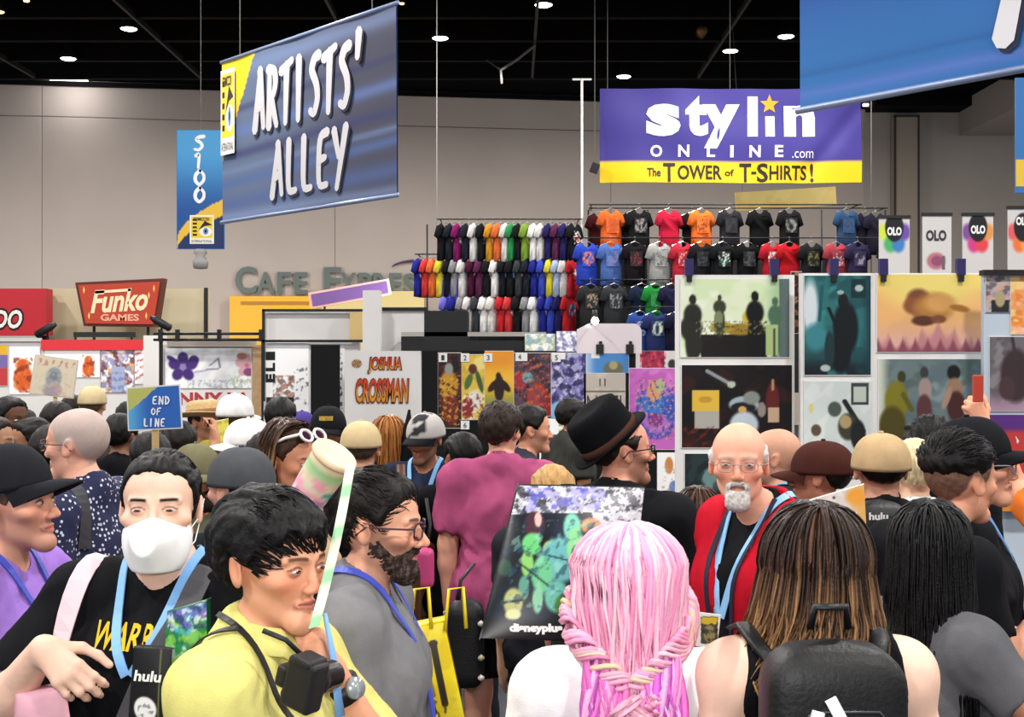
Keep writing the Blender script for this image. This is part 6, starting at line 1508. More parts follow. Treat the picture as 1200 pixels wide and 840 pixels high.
# --- woman with ombre brown hair and backpack, from behind
p = Person(955, 598, 2.25, 181, 'woman seen from behind with long brown hair fading to blond and a black tank top', skin='f0c6b0', fem=True, w=.96, neck=.050, hroll=-2, armL=dict(up=(.26, .0, -1)), armR=dict(up=(.30, .05, -1)))
p.dress(BLK, bottom='2a3350', hem=.85, sleeveless=True, armhole=.135, grow=.008)
p.long_hair('20140f', tips='84603f', n=760, length=.22, wave=.022, wl=.17, r=.0050, flare=.060, streaks=('2e1c14', '3c261a'), behind=.115, seed=8, seg=20, front_gap=80, thick=.024, drop_front=.42); p.hair('20140f', g=.010, name='hair_cap')
OMB = p
# --- woman with straight black hair, grey T-shirt
p = Person(1090, 589, 2.80, 128, 'woman seen from behind with long straight black hair and a dark grey T-shirt', skin='d99a7c', fem=True, w=.84, fat=.006, neck=.028, hyaw=28, armR=dict(up=(.62, .25, -.62), fo=(-.25, .85, .30), hand=(-.5, .8, .2)), armL=dict(up=(.2, .2, -1), fo=(-.3, .8, .2)))
p.dress('5c5c60', bottom='33405c', hem=.82, sleeve=.50)
p.long_hair('0b0a0c', n=620, length=.40, wave=.004, wl=.3, r=.0050, flare=.016, behind=.105, seed=3, seg=16, rough=.42, var=.3, front_gap=70, thick=.014); p.hair('0a090a', g=.010, name='hair_cap')
# --- older man in the red vest
p = Person(866, 490, 3.60, -56, 'older man with a white goatee and glasses in a red vest over black', skin='e6a88e', hyaw=44, hpitch=-2, eye_open=.74, bald=.052, brow='b8aca4', brow_a=.6, iris='6a7a88', flush=.8, w=.90, fat=.012, lean=.06, buzz=.0, full=.002, handfine='R', lip='b87a6c',
           armR=dict(up=(.10, .12, -1), fo=(-.15, .85, .05), hand=(-.1, .9, .25), back=(.9, .2, -.2), curl=.8), armL=dict(up=(.14, .0, -1)))
p.dress('15161a', bottom='22242e', hem=.86, sleeve=.9, grow=.012)
def vest_cut(Fd):
    k0 = p.neck0[2]
    Fd.clip(lambda x, y, z: np.where(y < .03, np.minimum(.034 + .30 * np.maximum(0, z - (k0 - .17)) + .0 * y - np.abs(x), .02), -1.0))
    for sd in (1, -1): Fd.half((sd * .19, 0, p.shz), (sd, 0, .15))
p.shirt(cloth('c0182c', bump=.3), hem=.84, sleeveless=True, grow=.030, neck=.026, name='vest', fold=.006, loose=.02, cutfn=vest_cut, neck_drop=.01)
p.hair('d6d0cc', g=.010, taper=.02, disp=.003); p.beard('dcd6d2', kind='goatee', g=.007, streak='a8a09a'); p.glasses('9a8a84', r=.0013, w=.022, hgt=.014, z=-.004)
t = p.bvh(('shirt', 'vest')); p.lanyard('88bce8', tree=t, width=.022, drop=.27, xoff=-.01)
for sd in (1, -1): p.strap('vest_edge', [(sd * .062, .0, p.neck0[2] + .045), (sd * .085, -.06, p.neck0[2] + .0), (sd * .06, -.12, p.neck0[2] - .11), (sd * .042, -.14, p.neck0[2] - .22), (sd * .040, -.15, p.neck0[2] - .44)], .014, mat('navy_trim', '1a1c30', .7), tree=t, d=[(-sd * .3, 0, -1), (0, .5, -.8), (0, 1, 0), (0, 1, 0), (0, 1, 0)], off=.006)
REDV = p
# --- man in the black hat, back turned, with the big printed bag
p = Person(722, 487, 4.12, 145, 'man in a black hat with a brown band, glasses and black clothes', skin='dd9c82', hyaw=-34, hpitch=-4, stubble=.5, nose=1.1, w=1.12, fat=.035, full=.004, brow='1a1410', armR=dict(up=(.18, .1, -1), fo=(0, .5, -.8)), top=.0)
p.dress('17171b', bottom='15161a', hem=.80, sleeve=.8, loose=.02)
p.hair('1c1512', g=.008, under=.06); p.glasses('18161a', r=.0026, w=.023, hgt=.015)
def hat(p, tilt, c, r=(.090, .108), h=.115, brim=.055, m=None, band=None, yaw=0, name='hat', pinch=.0):
    R = rotm(yaw, tilt, 0); m = m or cloth('17171a'); ph = np.linspace(0, 6.283, 37)[:-1]; mb = MB()
    def ring(sx, z, lift=0): return [(r[0] * sx * math.sin(a), -r[1] * sx * math.cos(a), z + lift * math.sin(a) ** 2) for a in ph]
    bw = 1 + brim / .1
    prof = [(.95, -.004, 0), (bw, .000, .018), (bw + .02, .003, .020), (bw, .006, .020), (1.01, .006, 0), (.99, .03, 0), (.97, h * .7, 0), (.90, h * .95, 0), (.70, h + .004, 0), (.45, h * (1 - pinch), 0), (.01, h * (1 - pinch * 1.6), 0)]
    G = np.array([ring(*q) for q in prof]) @ R.T + A(*c); mb.grid(p.hw(G.reshape(-1, 3)).reshape(G.shape), wrap=True)
    o = mb.build(name, m, p.root, True)
    if band:
        G = np.array([ring(1.005, .007), ring(1.03, .008), ring(1.025, .034), ring(1.0, .035)]) @ R.T + A(*c); mb = MB(); mb.grid(p.hw(G.reshape(-1, 3)).reshape(G.shape), wrap=True); mb.build('band', cloth(band), o, True)
    return o
hat(p, -35, (0, .030, .036), r=(.089, .106), h=.128, brim=.034, m=cloth('0e0e11'), band='4a3028')
HATM = p
# --- man in the pink T-shirt, back turned
p = Person(586, 471, 5.45, 172, 'man seen from behind in a raspberry pink T-shirt and black shorts', skin='dba088', hyaw=-14, w=1.06, fat=.015, armL=dict(up=(.13, .0, -1), fo=(.0, .12, -1), curl=.6), armR=dict(up=(.15, .1, -1), fo=(0, .5, -.9)))
p.dress('a84e76', bottom='121216', hem=.80, sleeve=.80, shorts=.62, fold=.009, loose=.008)
p.hair('2a1e19', g=.018, locks=dict(n=350, comb=lambda q: (q[0] * 2, .5, -.8), length=.05, r=.004, jit=.15))
for k in 'L': pass
PINK = p
# --- everyone further back: (crown x, y, distance, yaw, label, skin, shirt, options, head)
def man(px, py, d, yaw, label, skin, shirt, hair=None, **o):
    under = o.pop('under', False); hw_ = {k: o.pop(k) for k in ('cap', 'beard', 'glasses', 'lan', 'hatc', 'long', 'hairk', 'dress') if k in o}
    q = Person(px, py, d, yaw, label, skin=skin, **o)
    q.dress(shirt, **hw_.get('dress', {}))
    if 'cap' in hw_ or under: hw_['hairk'] = {**dict(g=.008, under=.05, disp=.002, ragged=.003), **hw_.get('hairk', {})}
    if hw_.get('long'): q.long_hair(hair, **{**dict(n=260, r=.0085, seg=11), **hw_['long']}); q.hair(hair, g=.010, name='hair_cap')
    elif hair: q.hair(hair, **{**dict(g=.013), **hw_.get('hairk', {})})
    if hw_.get('cap'): q.cap(hw_['cap'][0], **hw_['cap'][1])
    if hw_.get('beard'): q.beard(hw_['beard'], g=.006)
    if hw_.get('glasses'): q.glasses(hw_['glasses'])
    if hw_.get('lan'): q.lanyard(hw_['lan'], width=.02)
    return q
q = man(96, 474, 4.05, -104, 'man with cropped white hair and glasses in a polka dot navy shirt', 'e2a78e', dots_mat('dots_navy', '1c2144', 'c8ccdc', 62, .30), None, buzz=.9, hair_c='a79d98', glasses='3a3030', w=1.1, fat=.02, hairline=.080)
t = q.bvh(); z0 = q.neck0[2]
q.strap('strap', [(.13, -.12, z0 - .16), (.125, -.08, z0 - .03), (.115, .0, z0 + .035), (.12, .07, z0 + .0), (.14, .12, z0 - .15)], .05, mat('strap_charcoal', '35343a', .7), tree=t, d=[(0, 1, 0), (0, .7, -.7), (0, 0, -1), (0, -.7, -.7), (0, -1, 0)], off=.008)
man(284, 523, 3.75, -128, 'person in a charcoal grey cap and black jacket, back turned', 'd9a08a', '17181c', '14100f', cap=('4c4e52', dict(z0=.022, brim=False, dome=(.094, .116, .104))), hairk=dict(g=.010), armR=dict(up=(.2, .1, -1)))
man(229, 520, 4.75, 28, 'bearded man in a faded olive cap and drab shirt', 'b87a60', '5a5c48', '1a1412', cap=('6e6a50', dict(z0=.024)), beard='1c1512', hyaw=15)
q = man(338, 495, 4.35, 58, 'brown-haired woman with white sunglasses pushed up on her head', 'c98a6c', 'c0a080', '3a261c', fem=True, hpitch=8, long=dict(length=.22, wave=.006, tips='b08a5c', behind=.1, front_gap=80), lip='a04a50')
mb = MB(); 
for sx in (1, -1):
    a = np.linspace(0, 6.283, 21); P = np.stack([sx * .034 + .026 * np.cos(a), -.070 - .012 * np.sin(a) * 0 + .0 * a, .100 + .017 * np.sin(a)], 1); P[:, 1] += (P[:, 2] - .1) * .9 - .012
    mb.tube(q.hw(P), .0055, 6); mb.tube(q.hw([(sx * .058, -.075, .105), (sx * .080, -.03, .085), (sx * .086, .02, .055)]), .0055, 6)
mb.tube(q.hw([(-.009, -.08, .102), (.009, -.08, .102)]), .005, 6); so = mb.build('sunglasses', mat('white_plastic', 'ece4e2', .25), q.root, True)
for sx in (1, -1):
    a = np.linspace(0, 6.283, 17)[:-1]; P = np.stack([sx * .034 + .024 * np.cos(a), -.080 + .0135 * np.sin(a), .100 + .015 * np.sin(a)], 1); n = 16
    MB().add(q.hw(np.concatenate([P, P + A(0, .002, -.001)])), [tuple(range(n)), tuple(range(2 * n - 1, n - 1, -1))] + [(i, i + n, (i + 1) % n + n, (i + 1) % n) for i in range(n)]).build('lens', mat('dark_lens', '3a1820', .1, spec=.5), so)
MB().tube(q.hw([(-.082, .004, -.035), (-.084, .004, -.05), (-.082, .002, -.075)]), .004, 6).build('earring', mat('silver', 'd8d4d0', .25, .9), q.root, True)
q = man(385, 474, 6.3, 2, 'man in a black cap with a yellow patch, dark beard', 'b07a62', '1c1c22', '14100f', cap=('1a1a1e', dict(z0=.024)), beard='241a16', top=.02)
mb = MB(); P = q.hw([(x * .034, -.098 - .010 * (1 - x * x), .072 + z * .011) for x, z in ((-1, -1), (0, -1), (1, -1), (1, 1), (0, 1), (-1, 1))]); mb.add(P, [(0, 1, 4, 5), (1, 2, 3, 4)]); mb.build('patch', mat('gold_patch', 'b8983a', .7, noise=.5, nscale=120), q.root)
man(423, 493, 5.5, 184, 'person seen from behind in a pale tan cap and black collar', 'cf9a80', '18181c', '4a3a30', cap=('c6b088', dict(z0=.024, dome=(.093, .114, .104), yaw=0)), hairk=dict(g=.006))
man(455, 489, 6.4, 178, 'person seen from behind with smooth auburn shoulder-length hair', 'd8a288', '241c1a', '8a5628', fem=True, long=dict(length=.22, wave=.003, behind=.1, front_gap=60))
q = man(500, 484, 6.1, -16, 'man in a grey and black patterned cap with a pale blue lanyard', 'b5795c', '232a40', '18120f', cap=('8a8a8c', dict(z0=.024, brim_c='1c1c20', paint=lambda G: np.where((np.abs(G[..., 0]) < .05)[..., None] & (vnoise(G * 9, 4, 2, 1.0) > .05)[..., None], hx('1c1c20'), hx('b0aca8')), m=mat('cap_patch', (1, 1, 1), .8, vcol=True))), stubble=.6, hyaw=-12, hpitch=6, lan='78b0e0', eye_open=.7)
man(543, 506, 5.75, 205, 'person with black hair and black shirt, back turned, beside the pink shirt', '8a5a44', '0f0f12', '0c0a0a', w=1.05)
man(618, 474, 6.25, 100, 'black-haired man in profile just right of the pink shirted man', 'd89a7c', '30303a', '15110f', stubble=.3)
man(668, 466, 8.0, 120, 'man with dark wavy hair in a mustard shirt near the display wall', 'a8745a', '3a3a36', '14100f')
man(648, 545, 4.85, 184, 'person with blond hair, only the top of the head above the bag', 'e0b090', '26262c', 'b48c58', hairk=dict(g=.016))
q = man(818, 573, 4.62, 175, 'short woman with curly brown hair behind the red vest', 'c08a6c', '1e1e26', '3a241a', fem=True, long=dict(length=.26, wave=.022, wl=.09, tips='6a4228', flare=.05, behind=.09, n=320))
q = man(913, 499, 4.95, -112, 'bald man in profile behind the red vested man, dark collar', 'dba084', '20242e', None, stubble=.3, buzz=.30, hair_c='8a7468', hairline=.09, w=1.05, lan='6aa8d8')
man(966, 515, 4.38, -118, 'person in a maroon brown cap with dark hair, facing away', 'b87a62', '26242a', '100d0d', cap=('45241f', dict(z0=.020, brim=True, dome=(.094, .115, .104))), hairk=dict(g=.012))
q = man(1033, 503, 4.02, 176, 'man seen from behind in a tan brimless knit cap and black jacket', 'b5826a', '17181c', '14100f', cap=('b99f78', dict(z0=.012, brim=False, dome=(.094, .115, .104))), hairk=dict(g=.008), w=1.12, dress=dict(long=True), armR=dict(up=(.3, .1, -1), fo=(.0, .5, -.7)))
t = q.bvh(); z0 = q.neck0[2]
MB().tube([(-.16, .10, z0 - .02), (-.19, .125, z0 - .12), (-.215, .12, z0 - .20)], .006, 6).build('piping', mat('pale_piping', 'c0bcb8', .5), q.root, True)
BEAN = q
man(1120, 507, 3.36, 108, 'man with a black undercut and bare neck in a black T-shirt, looking away', 'dc9c7e', '131418', '0e0c0d', buzz=.9, hair_c='2c2522', hairk=dict(g=.018, minz=.004, taper=.060, ragged=.003, locks=dict(n=600, comb=lambda q: (.1, -.9, .1), length=.06, r=.0032, jit=.14, lift=.012, g=.016, sel=lambda q: q[2] > .05)), hyaw=10, armR=dict(up=(.1, .2, -1), fo=(0, .5, .55), hand=(-.1, .4, .9), back=(.5, .8, -.2), curl=.95), w=.95, lean=.07, handfine='R')
q = man(1137, 493, 3.68, 72, 'man in a black cap and thin glasses with a pale blue lanyard', 'd99c80', '15161a', '120f0f', cap=('19191d', dict(z0=.034, tilt=-7)), glasses='8a8488', face_w=1.05, nose=.95, hairk=dict(g=.006), lan='6aa4e0', w=1.08, fat=.02, eye_open=.7, armR=dict(up=(.1, .3, -.9), fo=(.0, .9, .25)))
MB().add(q.hw([(.0 + .02 * math.sin(a), -.108 + .004 * math.cos(a), .075 + .014 * math.cos(a)) for a in np.linspace(.6, 5.7, 12)] + [(.0 + .011 * math.sin(a), -.112 + .004 * math.cos(a), .077 + .006 * math.cos(a)) for a in np.linspace(5.7, .6, 12)]), [tuple(range(24))]).build('logo', mat('cap_logo', 'd0d0cc', .6), q.root)
man(1090, 489, 4.9, 170, 'person with rough black hair under the grey-green poster, back turned', 'c08a70', '1c1c22', '0d0c0d', hairk=dict(g=.022, disp=.010))
man(1073, 514, 4.62, 178, 'person with cream blond hair and a white T-shirt, seen from behind', 'e0b498', 'e6e4e2', 'd8c49c', hairk=dict(g=.014), dress=dict(neck_drop=-.02))
q = man(1297, 501, 4.2, 180, 'person in an orange shirt at the right edge with one arm raised', 'dc9c7e', 'd8702a', '1a1412', armL=dict(up=(.08, .80, .36), fo=(.48, .05, .85), hand=(.35, .0, .9), back=(.0, -.9, .1), curl=.85, thumb=.4), handfine='L')
# far crowd under the stands
q = man(238, 470, 7.4, 60, under=True, label='person in a wide straw hat beside the blue placard', skin='b07a5e', shirt='4a4038', hair='2a1c16')
hat(q, -6, (0, .013, .045), r=(.088, .106), h=.085, brim=.075, m=mat('straw', 'c8a878', .8, noise=.25, nscale=60, bump=.5, bscale=120), band='8a6a48', name='straw_hat')
man(275, 462, 6.7, 150, 'person in a white cap with a yellow scarf, further back than the other white cap', 'c08a6a', '8a8030', '4a3a18', cap=('e8e6e4', dict(z0=.024)))
man(292, 490, 5.6, -70, 'person in a plain white cap just above the charcoal cap', 'd89a84', 'c8c0b8', '3a2a22', cap=('ecebea', dict(z0=.022)))
man(328, 466, 7.6, 175, 'person with tall black hair under the black lettered banner', 'a87860', '1a1a20', '0e0d0e', hairk=dict(g=.020))
man(354, 480, 8.0, 190, 'person in a violet knit cap far back beside the black curtain', 'b88a70', '3a3050', '1a1412', cap=('4a3a80', dict(z0=.014, brim=False)))
man(10, 464, 6.8, 62, 'bearded man with dark skin and a royal blue jacket at the far left edge', '5a3826', '2a58b4', '0e0b0a', beard='0e0b0a')
man(40, 489, 6.2, -60, 'dark-haired person in black beside the bearded man in blue', '9a6a50', '17171b', '14100f')
man(108, 452, 8.2, 185, 'person in a cream bucket cap under the far stand', 'c89a7c', '4a4030', '5a4630', cap=('c8b48c', dict(z0=.022, brim=False)))
man(140, 484, 6.6, 170, 'dark-haired person in a black hoodie left of the blue placard', '8a604a', '141418', '0f0d0d')
man(66, 470, 7.6, 160, 'dark-haired person under the cream placard stick', 'a87c62', '2a2430', '1c1512')
man(176, 505, 5.3, 185, 'tall-backed person in dark clothes holding up the blue placard', 'b88468', '1c1c22', '120f0f', armR=dict(up=(.15, .5, .1), fo=(-.1, .3, .95), curl=.9))
man(210, 492, 6.0, 200, 'dark-haired person in a brown coat behind the olive cap', 'a07058', '3a3028', '17110f')
man(-14, 486, 5.6, 90, 'person in an olive jacket mostly cut by the left edge', 'b08468', '6a6a30', '2a1e18')
man(62, 497, 5.1, 150, 'dark-haired person in charcoal behind the white-haired man', 'a8745a', '26262c', '17110f')
man(150, 470, 8.6, 190, 'person in black with a bun, just left of the blue placard top', '8a604a', '17171b', '0f0d0d')
man(85, 462, 9.0, 175, 'short-haired person in maroon under the red header', 'b07a60', '5a2a30', '17110f')
man(196, 470, 8.4, 180, 'dark-haired person in navy close behind the blue placard', 'a07058', '20243a', '0f0d0d')
man(312, 505, 5.2, 190, 'dark-haired person in black right behind the sunglasses woman', 'a87860', '15151a', '14100f')
man(408, 505, 7.0, 185, 'dark-haired person beside the pale tan cap', '9a6a50', '202026', '120f0e')
man(470, 505, 7.2, 175, 'dark-haired person in black under the lettered name board', 'a87860', '141418', '0f0d0d')
man(25, 478, 8.0, 170, 'dark-haired person in grey behind the cream placard stick', 'b07a60', '4a4a50', '17110f')
man(262, 478, 8.8, 185, 'dark-haired person between the straw hat and the white caps', '8a604a', '2a2420', '0f0d0d')
# ---------------------------------------------------------------- things carried in the crowd
def quad_bag(name, label, cat, P4, d, th, art, back, cells=(60, 60), bulge=.0, group=None, rough=.45, dd=None):
    """a bag or sheet whose front has the four given pixel corners (top left, top right, bottom right, bottom left) at distances dd"""
    dd = dd or [d] * 4; C = np.array([np.array(at(x, y, q)) for (x, y), q in zip(P4, dd)]); o0 = C.mean(0)
    o = empty(name, o0, 0, label, cat, group); n = np.cross(C[1] - C[0], C[3] - C[0]); n /= np.linalg.norm(n)
    if n[1] > 0: n = -n
    def surf(U, V): return ((1 - U)[..., None] * ((1 - V)[..., None] * C[0] + V[..., None] * C[3]) + U[..., None] * ((1 - V)[..., None] * C[1] + V[..., None] * C[2])) - o0
    U, V = np.meshgrid(np.linspace(0, 1, 16), np.linspace(0, 1, 16)); bl = bulge * (np.sin(U * 3.1416) * np.sin(V * 3.1416))[..., None] ** .6
    Fr = surf(U, V) + n * bl; Bk = surf(.02 + .96 * U, .02 + .96 * V) - n * th - n * bl * .5
    mb = MB(); k = 16; mb.grid(Fr, flip=True); mb.grid(Bk)
    ring = [(0, j) for j in range(k)] + [(i, k - 1) for i in range(1, k)] + [(k - 1, j) for j in range(k - 2, -1, -1)] + [(i, 0) for i in range(k - 2, 0, -1)]
    idx = [i * k + j for i, j in ring]; m = len(idx)
    mb.f += [(idx[i], idx[(i + 1) % m], idx[(i + 1) % m] + k * k, idx[i] + k * k) for i in range(m)]
    mb.build('shell', back, o, True)
    if art:
        U, V = np.meshgrid(np.linspace(.012, .988, cells[0]), np.linspace(.012, .988, cells[1])); bl = bulge * (np.sin(U * 3.1416) * np.sin(V * 3.1416))[..., None] ** .6
        X = (1 - U) * ((1 - V) * P4[0][0] + V * P4[3][0]) + U * ((1 - V) * P4[1][0] + V * P4[2][0]); Y = (1 - U) * ((1 - V) * P4[0][1] + V * P4[3][1]) + U * ((1 - V) * P4[1][1] + V * P4[2][1])
        ink = Ink(X, Y, 'ffffff'); art(ink); mb = MB(); mb.grid(surf(U, V) + n * (bl + .003), lin(np.clip(ink.c, 0, 1)), flip=True); mb.build('print', vmat(rough, .35), o, True)
    o['_'] = 0; del o['_']
    return o, o0, n, C
def text_on(o, o0, n, C, s, u, v, w, h, col, lift=.006, **k):
    """lettering at share (u, v) of the quad, w x h in metres"""
    ex = C[1] - C[0]; ex /= np.linalg.norm(ex); ez = np.cross(n, ex) * -1
    if ez[2] < 0: ez = -ez
    c = (1 - u) * ((1 - v) * C[0] + v * C[3]) + u * ((1 - v) * C[1] + v * C[2]) - o0 + n * lift
    vv, f, sz = text_v(s, k.get('bold', .03), k.get('shear', 0), 1.0, 3); q = vv * np.array([w / sz[0], h / sz[1]])
    MB().add(c + q[:, :1] * ex + q[:, 1:] * ez, f, hx(col)).build('lettering', vmat(.5), o)
BLKN = mat('black_nylon', '121214', .5, spec=.35, noise=.2, nscale=40, bump=.3, bscale=120)
# big printed tote bag on the hatted man's back
def bag_art(k):
    k.rect(0, 0, 2000, 2000, '12161e'); k.noise(['1a2c4a', '16242e'], .03, 4, 0, .6, a=.5)
    k.rect(540, 560, 760, 604, 'c8c8d0'); k._m(((k.X > 690) & (k.Y < 640) & (k.X > 690 + (k.Y - 600) * .3)) * 1.0, 'c4c4cc')
    k.noise(['22222a', 'e8e8ee', '3a3a44'], .085, 9, .1, .25, box=(540, 560, 760, 604)).noise(['30303a', 'e4e4ea'], .085, 12, .15, .3, box=(705, 600, 760, 640))
    k.noise(['7a76c8', '5a5ab8', 'c0bce8'], .06, 21, .15, .3, box=(615, 572, 708, 601))
    k.ell(625, 618, 12, 16, '4a2834').ell(629, 612, 4, 9, 'e0b8b0').ell(622, 641, 12, 13, '6ac878').ell(642, 640, 12, 10, '0c0c10', .25).ell(641, 648, 7, 10, 'c8b850').ell(668, 622, 10, 18, '7ac8b0').ell(655, 660, 24, 26, '68b0b0').ell(633, 678, 12, 22, '6ac08a').ell(616, 664, 7, 16, '8ac86a').ell(612, 692, 6, 14, '5a9a88').ell(672, 648, 10, 26, '8ad08a').ell(650, 702, 14, 18, '68b8a8').ell(628, 705, 6, 16, '88c8a0').ell(662, 712, 14, 14, '4a7a28').ell(600, 708, 11, 16, 'b8b878').ell(600, 722, 9, 6, 'd8d8a0').line(588, 708, 610, 706, 3, '2a2a20').ell(590, 668, 8, 10, '2a4a3a').ell(700, 690, 18, 30, '244a6a').ell(690, 620, 12, 10, 'c88858')
    k.noise(['9ad8c0', '2a5a78', '143048'], .07, 31, .45, .75, box=(585, 612, 700, 715), a=.5).line(603, 660, 640, 690, 2, '101820').line(640, 655, 690, 668, 2, '16303a').vgrad(725, 734, '121216')
bg = quad_bag('tote_bag', 'huge printed show bag, green figures on navy under a scribbled white top', 'bag', [(606, 567), (757, 570), (735, 757), (561, 750)], 3.66, .09, bag_art, BLKN, (110, 110), .03, rough=.3, dd=[3.74, 3.78, 3.62, 3.58])
text_on(*bg, 'disneyplus', .36, .925, .15, .030, 'e4e4e4', lift=.024, bold=.06)
# yellow carrier bag with a black frame
yb = quad_bag('carrier_bag', 'bright yellow carrier bag printed with a black rectangular frame', 'bag', [(474, 736), (521, 727), (549, 858), (497, 866)], 3.3, .10, lambda k: k.rect(0, 0, 2000, 2000, 'e8d020').noise(['f0dc40', 'd8bc18'], .03, 3, 0, .6).line(472, 762, 510, 752, 7, '2c2410').line(508, 752, 522, 822, 8, '2c2410').line(482, 776, 500, 826, 6, '6a5c18').line(497, 768, 509, 812, 5, '8a7a20').noise(['4a4018'], .12, 7, .25, .4, box=(493, 818, 524, 840)).ell(507, 832, 6, 5, '2c2410').ell(507, 832, 3.5, 2.5, 'e8d020'), mat('bag_yellow', 'd8c020', .4, noise=.1), (60, 90), .02)
for sx in (-.04, .05): MB().tube([(sx - .025, -.01, .13), (sx - .015, .02, .23), (sx + .02, .02, .235), (sx + .03, -.01, .135)], .005, 6).build('handle', mat('bag_yellow', 'd8c020', .4, noise=.1), yb[0], True)
# masked person's bags
cb_ = quad_bag('comic_bag', 'glossy comic show bag in green, white and blue hanging at the masked person', 'bag', [(196, 716), (243, 702), (246, 862), (188, 862)], 2.36, .05, lambda k: k.rect(0, 0, 2000, 2000, '2a8a4a').noise(['e0e8e4', '38a8c8', '186a38', '88c840'], .05, 5, 0, .25).rect(190, 700, 245, 722, '5a8ac8').noise(['e8e8e8', '7a5ab8', '1c3a6a'], .08, 9, .1, .3, box=(190, 700, 245, 735)), mat('bag_green', '1f5a38', .35), (50, 80), .015, rough=.25)
hp = quad_bag('badge_pouch', 'black hanging pouch with small white lettering in front of the masked person', 'pouch', [(157, 757), (203, 760), (199, 862), (149, 862)], 2.33, .03, lambda k: k.rect(0, 0, 2000, 2000, '141416').ell(172, 829, 13, 15, 'e0e0e0', .15, -20).noise(['70747a'], .12, 4, .2, .4, box=(163, 818, 182, 842)).line(190, 757, 186, 860, 1.5, '6a6a40'), BLKN, (46, 80), .01)
text_on(*hp, 'hulu', .46, .30, .050, .020, 'e8e8e8', lift=.018, bold=.03, shear=.1)
# camera held by the young man
ck = empty('camera', at(356, 800, 2.10), math.radians(160), 'black camera with a strap held at the chest of the yellow polo wearer', 'camera')
o = MB().box((-.060, -.028, -.045), (.060, .028, .040)).build('camera_body', mat('camera_black', '161618', .45, bump=.3, bscale=500), ck); bevel(o, .010, 3)
o = MB().box((-.026, -.030, .034), (.026, .026, .066)).build('viewfinder', mat('camera_black', '161618', .45), ck); bevel(o, .009, 3)
MB().lathe([(.036, 0), (.036, .03), (.033, .032), (.034, .075), (.031, .082), (.027, .082), (.024, .06), (.001, .058)], (0, -.026, -.004), 24, R=rotm_(0, 90)).build('lens_barrel', mat('lens_black', '1c1c20', .3), ck, True)
MB().lathe([(.012, 0), (.012, .010), (.001, .011)], (.042, 0, .039), 14).build('dial', mat('dial_grey', '3a3a3e', .35, .5), ck, True)
o = MB().box((-.066, -.036, -.03), (-.040, .03, .03)).build('grip', mat('camera_black', '161618', .45), ck); bevel(o, .010, 3)
ck.scale = (.72, .72, .72); ck.rotation_euler = (0, 1.3, math.radians(150))
MB().tube([(-.06, .0, .028), (-.085, .02, .06), (-.10, .06, .10)], .006, 6, flat=.4).build('neck_strap', mat('strap_black', '18181a', .5), ck, True)
# printed bucket cup on a long strap
b0, b1 = np.array(at(355, 590, 2.50)), np.array(at(394, 531, 2.46)); ax = b1 - b0; L = np.linalg.norm(ax); ax /= L
qz = Vector((0, 0, 1)).rotation_difference(Vector(ax)); Rm = np.array(qz.to_matrix())
bk = empty('drink_bucket', b0, 0, 'tilted pastel bucket with a tan lid and long strap beside the bearded man', 'bucket')
ca = np.array([hx(x) for x in ('c8a0b4', 'd0a8bc', 'b89cc0', 'dcd6c8', 'b8ccc0', 'd8d0b8', 'ddd2b8', 'd8cca8', 'b0cc9c', '9cc48c', 'dccfa8', 'c8a888')])
U = np.linspace(0, 1, 12); prof = [(.036 + .007 * u, u * L * .92) for u in U]
mb = MB(); ang = np.linspace(0, 6.283, 37)[:-1]; P = np.array([[(r * math.cos(a), r * math.sin(a), z) for a in ang] for r, z in prof]); c = np.repeat(ca[:, None], 36, 1)
nz = vnoise(P, 5, 2, 18); c[2:6][nz[2:6] > .25] = hx('3a9a90'); c[0:4][nz[0:4] < -.3] = hx('b070a8'); c[4:8][nz[4:8] < -.35] = hx('e8a0b0')
mb.grid(P @ Rm.T, c, wrap=True); mb.f.append(tuple(range(35, -1, -1))); mb.build('cup', vmat(.4, .3), bk, True)
MB().lathe([(.040, L * .90), (.046, L * .90), (.048, L * .93), (.046, L * .99), (.043, L * 1.0), (.001, L * .995)], (0, 0, 0), 36, R=Rm).build('lid', mat('lid_tan', 'dcc0a0', .45), bk, True)
r0 = np.array(at(411, 543, 2.42)) - b0; r1 = np.array(at(368, 735, 2.12)) - b0; T = np.linspace(0, 1, 20)[:, None]; P = r0 * (1 - T) + r1 * T + A(.006, -.012, 0) * np.sin(T * 3.14); W = A(.0085, .004, .002)
cs = np.where((np.arange(20) % 5 < 3)[:, None], hx('e0dcc0'), hx('8ab890'))
mb = MB(); mb.grid(np.stack([P - W, P + W, P + W + A(0, .002, 0), P - W + A(0, .002, 0)], 1), np.repeat(cs[:, None], 4, 1), wrap=True); mb.build('strap', vmat(.6), bk)
# back pack of the brown-haired woman
bp = empty('backpack', at(975, 850, 2.02), 0, 'black backpack with two silver zip pulls worn by the brown-haired woman', 'backpack')
def pack(o, w, d, h, z0, m=BLKN, y0=0.0, nm='body', sq=2.6):
    n = 28; mb = MB(); rows = []
    for t in np.concatenate([np.linspace(0, .2, 8)[:-1], np.linspace(.2, .8, 6), np.linspace(.8, 1, 8)[1:]]):
        u_ = min(t, 1 - t) / .20; sc = 1.0 if u_ >= 1 else max(.02, (1 - (1 - u_) ** 2.4) ** .42)
        ph = np.linspace(0, 6.283, n + 1)[:-1]; e = lambda q: np.sign(q) * np.abs(q) ** (2 / sq)
        rows.append(np.stack([w / 2 * sc * e(np.cos(ph)), y0 + d / 2 * sc * e(np.sin(ph)), np.full(n, z0 + h * t)], 1))
    mb.grid(np.array(rows), wrap=True); return mb.build(nm, m, o, True)
pack(bp, .222, .12, .41, -.272, sq=5); pack(bp, .185, .05, .24, -.215, y0=-.060, nm='pocket', sq=5)
